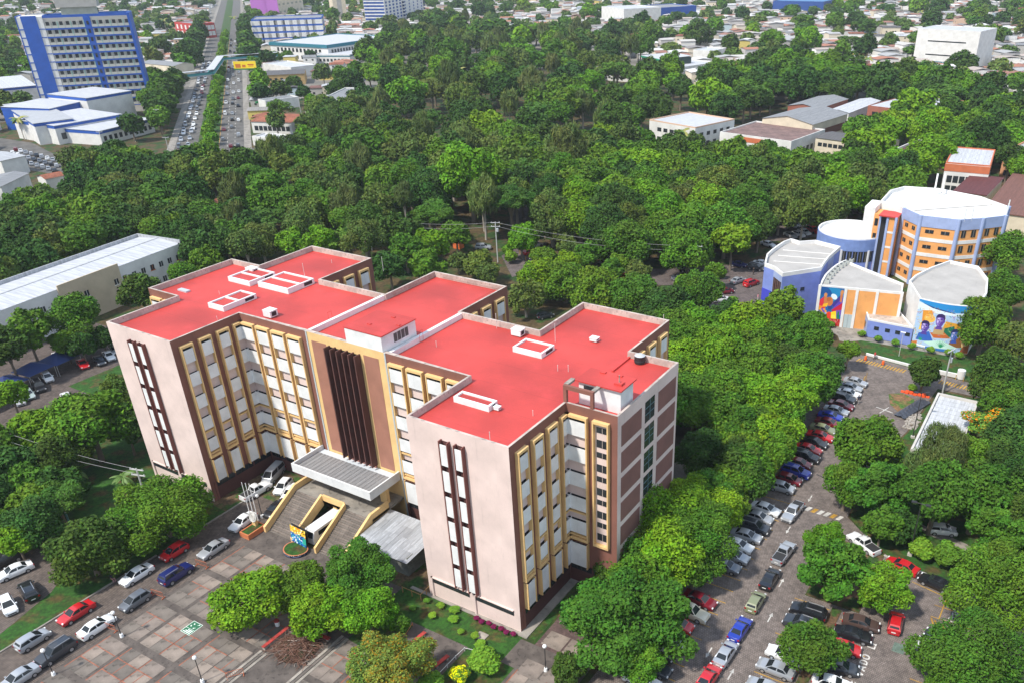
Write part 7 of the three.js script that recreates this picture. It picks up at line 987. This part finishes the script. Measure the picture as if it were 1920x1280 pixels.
  const bus = thing('minibus', 'white minibus parked under the entrance stairs', 'van', [-0.4, 0, -2.6], 0); const sh = new THREE.Shape([[2.9, 0.35], [2.9, 1.2], [2.5, 2.3], [-3, 2.35], [-3, 0.35]].map(([a, b]) => new THREE.Vector2(a, b))); const bg = new THREE.ExtrudeGeometry(sh, { depth: 1.7, bevelEnabled: true, bevelSize: 0.08, bevelThickness: 0.08, bevelSegments: 2 }); bg.rotateY(-PI / 2); bg.translate(0.85, 0, 0); P_('body', [bg], paintMat.white, bus); P_('windshield', [quad([-0.8, 1.25, 2.985], [0.8, 1.25, 2.985], [0.75, 2.2, 2.62], [-0.75, 2.2, 2.62])], mCarGlass, bus); for (const sx of [-1, 1]) { P_('side_window', [box(sx * 0.93, 1.3, -2.6, sx * 0.945, 2.0, 1.9)], mCarGlass, bus); for (const z of [-1.9, 1.9]) { const w = new THREE.CylinderGeometry(0.36, 0.36, 0.24, 14); w.rotateZ(PI / 2); w.translate(sx * 0.82, 0.36, z); P_('wheel', [w], mTyre, bus); } }
  const bin = thing('litter_bin', 'white litter bin with red lid at the edge of the plaza trees', 'bin', [8.5, 0, 14.3]); P_('drum', [cyl(0.28, 0.32, 0.75, 0, 0, 0, 12)], mGlobe, bin); P_('lid', [cyl(0.35, 0.28, 0.2, 0, 0.75, 0, 12)], mRedBench, bin);
}
// heap of dry branches
{ const r = rng(91), L = [], C = [M(0.17, 0.085, 0.06), M(0.25, 0.14, 0.1), M(0.4, 0.33, 0.28)]; const groups = [[], [], []]; for (let i = 0; i < 1100; i++) { const a = r() * 6.28, q = Math.sqrt(r()) * (2.5 + 0.8 * Math.sin(a * 3)), x = 13.6 + Math.cos(a) * q, z = 15.6 + Math.sin(a) * q * 1.05, y = 0.05 + (1 - q / 3.4) * 0.9 * r(), l = 0.4 + r() * 1.5, b = r() * 6.28, p = (r() - 0.5) * 0.5; groups[i % 11 === 0 ? 2 : i % 3 === 0 ? 1 : 0].push(bar([x, y, z], [x + Math.cos(b) * l, Math.max(0.03, y + p * l), z + Math.sin(b) * l], 0.015 + r() * 0.03, 3)); }
  const o = thing('branch_heap', 'heap of dry brown branches lying on the plaza', 'branches'); groups.forEach((g, i) => (P_(['twigs', 'thin_branches', 'pale_branches'][i], g, C[i], o).userData.kind = 'stuff')); const m = new THREE.SphereGeometry(1, 20, 8, 0, 6.3, 0, PI / 2); m.scale(2.7, 0.5, 2.8); m.translate(13.6, 0, 15.6); P_('litter', [m], M(0.12, 0.06, 0.04, { map: texSoil, tile: 2 }), o); }
// garden bed and fences
setting('garden_bed', [slab([[17.9, 11.6], [18.3, 6.6], [23.4, 5.8], [24, 9.2], [21.4, 11.9]], 0.03, 0.05)], M(0.07, 0.11, 0.03, { map: texGrass, tile: 6 }));
{ const f = (name, pts, label, m, h) => { const o = thing(name, label, 'fence'); for (let i = 0; i < pts.length - 1; i++) { P_('rail', [bar([pts[i][0], h, pts[i][1]], [pts[i + 1][0], h, pts[i + 1][1]], 0.045, 5)], m, o); P_('post', [cyl(0.06, 0.06, h + 0.1, pts[i][0], 0, pts[i][1], 6)], m, o); } const e = pts[pts.length - 1]; P_('post', [cyl(0.06, 0.06, h + 0.1, e[0], 0, e[1], 6)], m, o); };
  f('wooden_fence', [[18.1, 1.6], [19.7, 1.6], [21.2, 1.6], [21.15, 0.4], [21.1, -0.9]], 'rough wooden rail fence between the shed and the pink wing', mWood, 0.95); f('bed_fence', [[24, 9.2], [23.9, 7.6], [23.4, 5.8]], 'low orange rail round the dark garden bed', M(0.4, 0.16, 0.06), 0.4); f('garden_fence', [[31.7, 10.8], [31.7, 9.2], [31.7, 7.6], [31.8, 6.0], [33, 5.7]], 'low pale fence right of the bench square', mPole, 0.5); }
// painted signs on the ground
{ const cv = document.createElement('canvas'); cv.width = 192; cv.height = 240; const x = cv.getContext('2d'); x.fillStyle = '#2f6a4c'; x.fillRect(0, 0, 192, 240); x.strokeStyle = '#e8efe8'; x.lineWidth = 7; x.strokeRect(5, 5, 182, 230); x.fillStyle = '#e8efe8'; x.fillRect(5, 96, 182, 5); for (let i = 0; i < 3; i++) x.fillRect(24, 22 + i * 24, 144 - i * 26, 13); for (const [a, b, c] of [[58, 140, 0], [134, 140, 1], [58, 202, 2], [134, 202, 3]]) { x.save(); x.translate(a, b); x.rotate(c * 1.57 + 0.78); x.fillRect(-4, -16, 8, 26); x.beginPath(); x.moveTo(-14, -12); x.lineTo(14, -12); x.lineTo(0, -30); x.fill(); x.restore(); } const t = new THREE.CanvasTexture(cv); t.colorSpace = THREE.SRGBColorSpace; const m = new THREE.MeshStandardMaterial({ map: t, roughness: 0.9, side: THREE.DoubleSide });
  const g = new THREE.PlaneGeometry(1.75, 2.1); g.rotateX(-PI / 2); g.rotateY(PI); const s = mesh('assembly_point_marking', g, m); s.position.set(-0.65, 0.042, 20.05); tag(s, 'green painted assembly point square with white arrows on the plaza', 'marking'); const s2 = mesh('assembly_point_marking', g, M(0.16, 0.24, 0.2, { map: texConcrete, tile: 2 })); s2.position.set(77.2, 0.024, -20.5); s2.scale.set(0.8, 1, 0.8); tag(s2, 'faded green painted square in the right aisle of the parking lot', 'marking');
  const ring = new THREE.RingGeometry(0.42, 0.54, 20); ring.rotateX(-PI / 2); ring.translate(81.9, 0.023, -28.9); mesh('wheelchair_marking', join([strip(ring), slab([[81.6, -30.2], [81.75, -30.2], [81.95, -28.9], [81.8, -28.9]], 0.0235, 0.003)]), mWhiteLine, lot); }
{ const { FontLoader } = await import('three/addons/loaders/FontLoader.js'), { TextGeometry } = await import('three/addons/geometries/TextGeometry.js'); const font = await new FontLoader().loadAsync('fonts/droid/droid_sans_bold.typeface.json');
  const put = (s, x, z, size) => { const g = new TextGeometry(s, { font, size, depth: 0.004, curveSegments: 4 }); g.rotateX(-PI / 2); g.rotateY(PI / 2); g.translate(x, 0.019, z); mesh('painted_letters', strip(g), mWhiteLine, lot); };
  put('E', 74.6, -11.9, 0.95); put('V', 74.6, -13.7, 0.95); put('A', 74.6, -14.65, 0.95); put('D', 74.6, -15.65, 0.95); put('O', 74.6, -16.6, 0.95); put('L', 74.75, -18.7, 0.95); put('I', 74.75, -19.4, 0.95); put('UO(', 82.3, -29.9, 0.7); }
// blue tents in the west yard
[[-87, -4.7, 'nearest'], [-88.4, -10.6, 'middle'], [-88.6, -16.1, 'farthest'], [-84, 1, 'foremost']].forEach(([x, z, w], i) => { const o = thing('blue_tent', w + ' of the dark blue pyramid tents before the long white hall', 'tent', [x, 0, z], 0.12, 'blue tents'); const c = new THREE.ConeGeometry(3.9, 1.5, 4); c.rotateY(PI / 4); c.translate(0, 3.1, 0); P_('canopy', [c], M(0.02, 0.04, 0.14, { rough: 0.6 }), o); for (const [a, b] of [[-1, -1], [1, -1], [1, 1], [-1, 1]]) P_('leg', [cyl(0.04, 0.04, 2.35, a * 2.65, 0, b * 2.65, 5)], mPole, o); if (i === 0) P_('badge', [box(0.6, 2.95, 1.35, 1.4, 3.0, 1.9)], mGlobe, o); });
// crossing: low white wall, drum pillar, markers, bollards
{ const o = thing('low_white_wall', 'low white wall along the mural lawn by the crossing', 'wall'); P_('wall', [slab([[52.3, -101.5], [62.4, -100.2], [62.4, -100.6], [52.3, -101.9]], 0.45, 0.45)], C_.white, o); const q = thing('white_wall_corner', 'stepped white wall with round pillar near the electric pole', 'wall'); P_('wall', [box(66.8, 0, -100.1, 70.2, 0.8, -99.7)], C_.white, q); P_('pillar', [cyl(0.75, 0.75, 1.7, 70.9, 0, -100, 16)], C_.white, q);
  [[52.8, -99.2, 'left'], [56.4, -98.8, 'right']].forEach(([x, z, w]) => { const c = thing('orange_marker', w + ' of two round orange traffic markers on the striped crossing', 'marker', [x, 0, z], 0, 'orange markers'); P_('drum', [cyl(0.3, 0.24, 0.75, 0, 0.06, 0, 12)], mOrange, c); P_('foot', [cyl(0.42, 0.4, 0.08, 0, 0, 0, 12)], mDarkPole, c); });
  for (let i = 0; i < 6; i++) { const t = i / 5, b = thing('yellow_bollard', ORD[i] + ' yellow bollard from the pole, at the right end of the crossing', 'bollard', [lerp(70.2, 77.4, t), 0, lerp(-98.9, -97.0, t)], 0, 'yellow bollards'); P_('post', [cyl(0.07, 0.07, 1.0, 0, 0, 0, 8)], mYellow, b); P_('cap', [cyl(0.075, 0.03, 0.06, 0, 1.0, 0, 8)], mYellow, b); }
  for (let i = 0; i < 10; i++) { const s = i % 2, t = Math.floor(i / 2) / 4, b = thing('track_bollard', ORD[i] + ' yellow bollard along the track behind the centre roof', 'bollard', [lerp(-42.5, -46, t) - s * 3.4, 0, lerp(-117, -127, t) - s], 0, 'track bollards'); P_('post', [cyl(0.1, 0.1, 1.1, 0, 0, 0, 8)], mYellow, b); P_('cap', [cyl(0.1, 0.05, 0.08, 0, 1.1, 0, 8)], mYellow, b); }
  const yb = thing('yellow_barrier', 'bent yellow pipe barrier at the end of the car row', 'barrier', [55.1, 0, -88.8]); P_('hoop', [bar([0, 0, -0.9], [0, 1.1, -0.9], 0.06, 6), bar([0, 1.1, -0.9], [0.1, 1.1, 0.6], 0.06, 6), bar([0.1, 0.0, 0.6], [0.1, 1.1, 0.6], 0.06, 6)], mYellow, yb); P_('tall_post', [bar([0.3, 0, -0.6], [0.3, 2, -0.6], 0.05, 6)], mYellow, yb); }
// dug up path: sand, black sheeting, orange netting
setting('dug_sand', [slab([[60.4, -86.6], [62.6, -88], [65, -86.8], [66, -83], [65.6, -80], [64, -79.8], [61.6, -82.6]], 0.05, 0.05)], M(0.42, 0.32, 0.23, { map: texSoil, tile: 5 }));
{ const r = rng(17), P = [[66, -86.6], [65.4, -84], [64.2, -81.5], [63.6, -78.6]], g = new THREE.PlaneGeometry(9, 2.2, 36, 10), p = g.attributes.position; for (let i = 0; i < p.count; i++) p.setZ(i, 0.25 + 0.45 * r() * (1 - Math.abs(p.getY(i)) / 1.3)); g.computeVertexNormals(); g.rotateX(-PI / 2); g.rotateY(1.25); g.translate(65.6, 0.02, -82.4); tag(P_('plastic_sheeting', [g], M(0.05, 0.055, 0.07, { rough: 0.3 })), 'crumpled black plastic sheeting along the dug up path', 'sheeting');
  const n = thing('orange_netting', 'bright orange safety netting lying round the small bush', 'netting', [64.6, 0, -88.6]); for (let i = 0; i < 7; i++) P_('net_fold', [box(-2.4 + i * 0.75, 0.0, -0.4 - 0.3 * (i % 2), -1.75 + i * 0.75, 0.22 + 0.1 * (i % 3), 0.2 + 0.2 * (i % 2))], M(0.8, 0.09, 0.015, { rough: 0.7 }), n); T('shrub', 64, -89.9, 0.9, 0.8, 'inside the orange netting'); 
  const rb = rng(29), rub = []; for (let i = 0; i < 120; i++) { const q = box(-0.2, 0, -0.15, 0.2, 0.18, 0.15); q.scale(0.5 + rb(), 0.5 + rb(), 0.5 + rb()); q.rotateY(rb() * 3); q.translate(66.6 + (rb() - 0.5) * 2.2, 0.02, -78 + (rb() - 0.5) * 6); rub.push(q); } const ru = P_('rubble', rub, M(0.5, 0.47, 0.43, { map: texConcrete, tile: 2 })); ru.userData.kind = 'stuff'; tag(ru, 'grey rubble beside the white roofed house', 'rubble'); }
{ const k = thing('kiosk', 'small orange and blue kiosk behind the centre roof', 'kiosk', [-65.3, 0, -117]); P_('counter', [box(-1.2, 0, -1, 1.2, 1.4, 1)], M(0.7, 0.16, 0.04), k); P_('canopy', [box(-1.5, 2.4, -1.4, 1.5, 2.6, 1.4)], M(0.02, 0.05, 0.2), k); P_('back_wall', [box(-1.2, 1.4, -1, 1.2, 2.4, -0.8)], M(0.02, 0.05, 0.2), k); const gk = thing('teal_canopy', 'small teal canopy on the lawn behind the office', 'canopy', [-9.5, 0, -118]); const c = new THREE.ConeGeometry(2.2, 0.9, 4); c.rotateY(0.5); c.translate(0, 2.7, 0); P_('canopy', [c], M(0.02, 0.25, 0.2), gk); for (const [a, b] of [[-1, -1], [1, -1], [1, 1], [-1, 1]]) P_('leg', [cyl(0.04, 0.04, 2.3, a * 1.1, 0, b * 1.1, 5)], mPole, gk); }
// people
{
  const { MarchingCubes } = await import('three/addons/objects/MarchingCubes.js');
  function person(x, z, turn, shirt, legs, label, stride = 0.2, arm = 0.15, sit = 0) {
    const N = 44, mc = new MarchingCubes(N, new THREE.MeshBasicMaterial(), false, false, 60000); mc.isolation = 0;
    const hip = sit ? 0.5 : 0.92, B = []; const cap = (a, b, r0, r1, c) => B.push([V3(...a), V3(...b), r0, r1, c]);
    const skin = [0.30, 0.17, 0.11], hair = [0.02, 0.015, 0.012];
    cap([0, hip, 0], [0, hip + 0.3, 0.01], 0.15, 0.155, shirt); cap([0, hip + 0.3, 0.01], [0, hip + 0.5, 0], 0.155, 0.13, shirt); cap([-0.16, hip + 0.5, 0], [0.16, hip + 0.5, 0], 0.075, 0.075, shirt); cap([0, hip + 0.55, 0], [0, hip + 0.64, 0.02], 0.055, 0.055, skin); cap([0, hip + 0.72, 0.02], [0, hip + 0.79, 0.015], 0.095, 0.1, skin); cap([0, hip + 0.8, -0.02], [0, hip + 0.81, 0.0], 0.1, 0.09, hair); cap([0, hip + 0.735, 0.11], [0, hip + 0.72, 0.125], 0.02, 0.018, skin);
    for (const s of [-1, 1]) { const f = s * stride; if (sit) { cap([s * 0.1, hip, 0.02], [s * 0.12, hip + 0.02, 0.42], 0.095, 0.075, legs); cap([s * 0.12, hip + 0.02, 0.42], [s * 0.12, 0.08, 0.45], 0.07, 0.05, legs); cap([s * 0.12, 0.05, 0.45], [s * 0.13, 0.05, 0.6], 0.05, 0.045, hair); } else { cap([s * 0.09, hip - 0.02, 0], [s * 0.1, 0.5, f * 0.5 + 0.04], 0.1, 0.07, legs); cap([s * 0.1, 0.5, f * 0.5 + 0.04], [s * 0.1, 0.09, f], 0.068, 0.048, legs); cap([s * 0.1, 0.05, f - 0.02], [s * 0.11, 0.045, f + 0.14], 0.05, 0.045, hair); } const e = [s * 0.25, hip + 0.24, -s * arm * 0.3], h = [s * 0.25, hip + 0.02, -s * arm + 0.1]; cap([s * 0.2, hip + 0.49, 0], e, 0.06, 0.048, shirt); cap(e, h, 0.045, 0.034, skin); cap(h, [h[0], h[1] - 0.09, h[2] + 0.03], 0.036, 0.03, skin); }
    const S = 1.0, sd = (p) => { let k = 1e9, best = B[0]; let acc = 0; for (const b of B) { const ab = b[1].clone().sub(b[0]), t = clamp(p.clone().sub(b[0]).dot(ab) / ab.lengthSq(), 0, 1), d = p.distanceTo(b[0].clone().addScaledVector(ab, t)) - lerp(b[2], b[3], t); acc += Math.exp(-d * 60); if (d < k) { k = d; best = b; } } return [-Math.log(acc) / 60, best[4]]; };
    const half = N / 2, p = V3(); for (let k = 0; k < N; k++) for (let j = 0; j < N; j++) for (let i = 0; i < N; i++) { p.set((i - half) / half * S, (j - half) / half * S + 0.9, (k - half) / half * S); if (Math.abs(p.x) > 0.45 || Math.abs(p.z) > 0.75) { mc.field[k * N * N + j * N + i] = -1; continue; } mc.field[k * N * N + j * N + i] = -sd(p)[0]; }
    mc.update(); const c = mc.count, pos = new Float32Array(mc.positionArray.slice(0, c * 3)), col = new Float32Array(c * 3); for (let i = 0; i < c; i++) { pos[i * 3] *= S; pos[i * 3 + 1] = pos[i * 3 + 1] * S + 0.9; pos[i * 3 + 2] *= S; const q = sd(V3(pos[i * 3], pos[i * 3 + 1], pos[i * 3 + 2]))[1]; col.set(q, i * 3); }
    const g = new THREE.BufferGeometry(); g.setAttribute('position', new THREE.BufferAttribute(pos, 3)); g.setAttribute('color', new THREE.BufferAttribute(col, 3)); g.computeVertexNormals();
    const m = new THREE.MeshStandardMaterial({ vertexColors: true, roughness: 0.85, side: THREE.DoubleSide }); const o = mesh('person', g, m); o.position.set(x, 0.02, z); o.rotation.y = turn; tag(o, label, 'person');
  }
  person(-17.8, 19.4, 1.4, [0.02, 0.02, 0.025], [0.4, 0.2, 0.2], 'person in black top sitting on the kerb behind the white sedan', 0, 0.1, 1); person(54.3, -100.4, 2.2, [0.5, 0.05, 0.05], [0.03, 0.03, 0.04], 'person in red shirt walking behind the striped crossing', 0.22); person(56.4, -80, 0.4, [0.02, 0.025, 0.05], [0.25, 0.25, 0.27], 'person in dark shirt walking beside the long car row', 0.25); person(40.3, -3.9, 2.6, [0.45, 0.5, 0.58], [0.03, 0.03, 0.05], 'person in pale shirt walking on the path right of the pink wing', 0.2); person(22.3, -119.2, 2, [0.6, 0.25, 0.28], [0.6, 0.55, 0.5], 'person in pink standing beside the blue building', 0.05); person(15, -135.6, 1, [0.03, 0.03, 0.03], [0.02, 0.02, 0.025], 'person in black standing by the cars near the blue building', 0.05);
}

renderer.render(scene, camera);
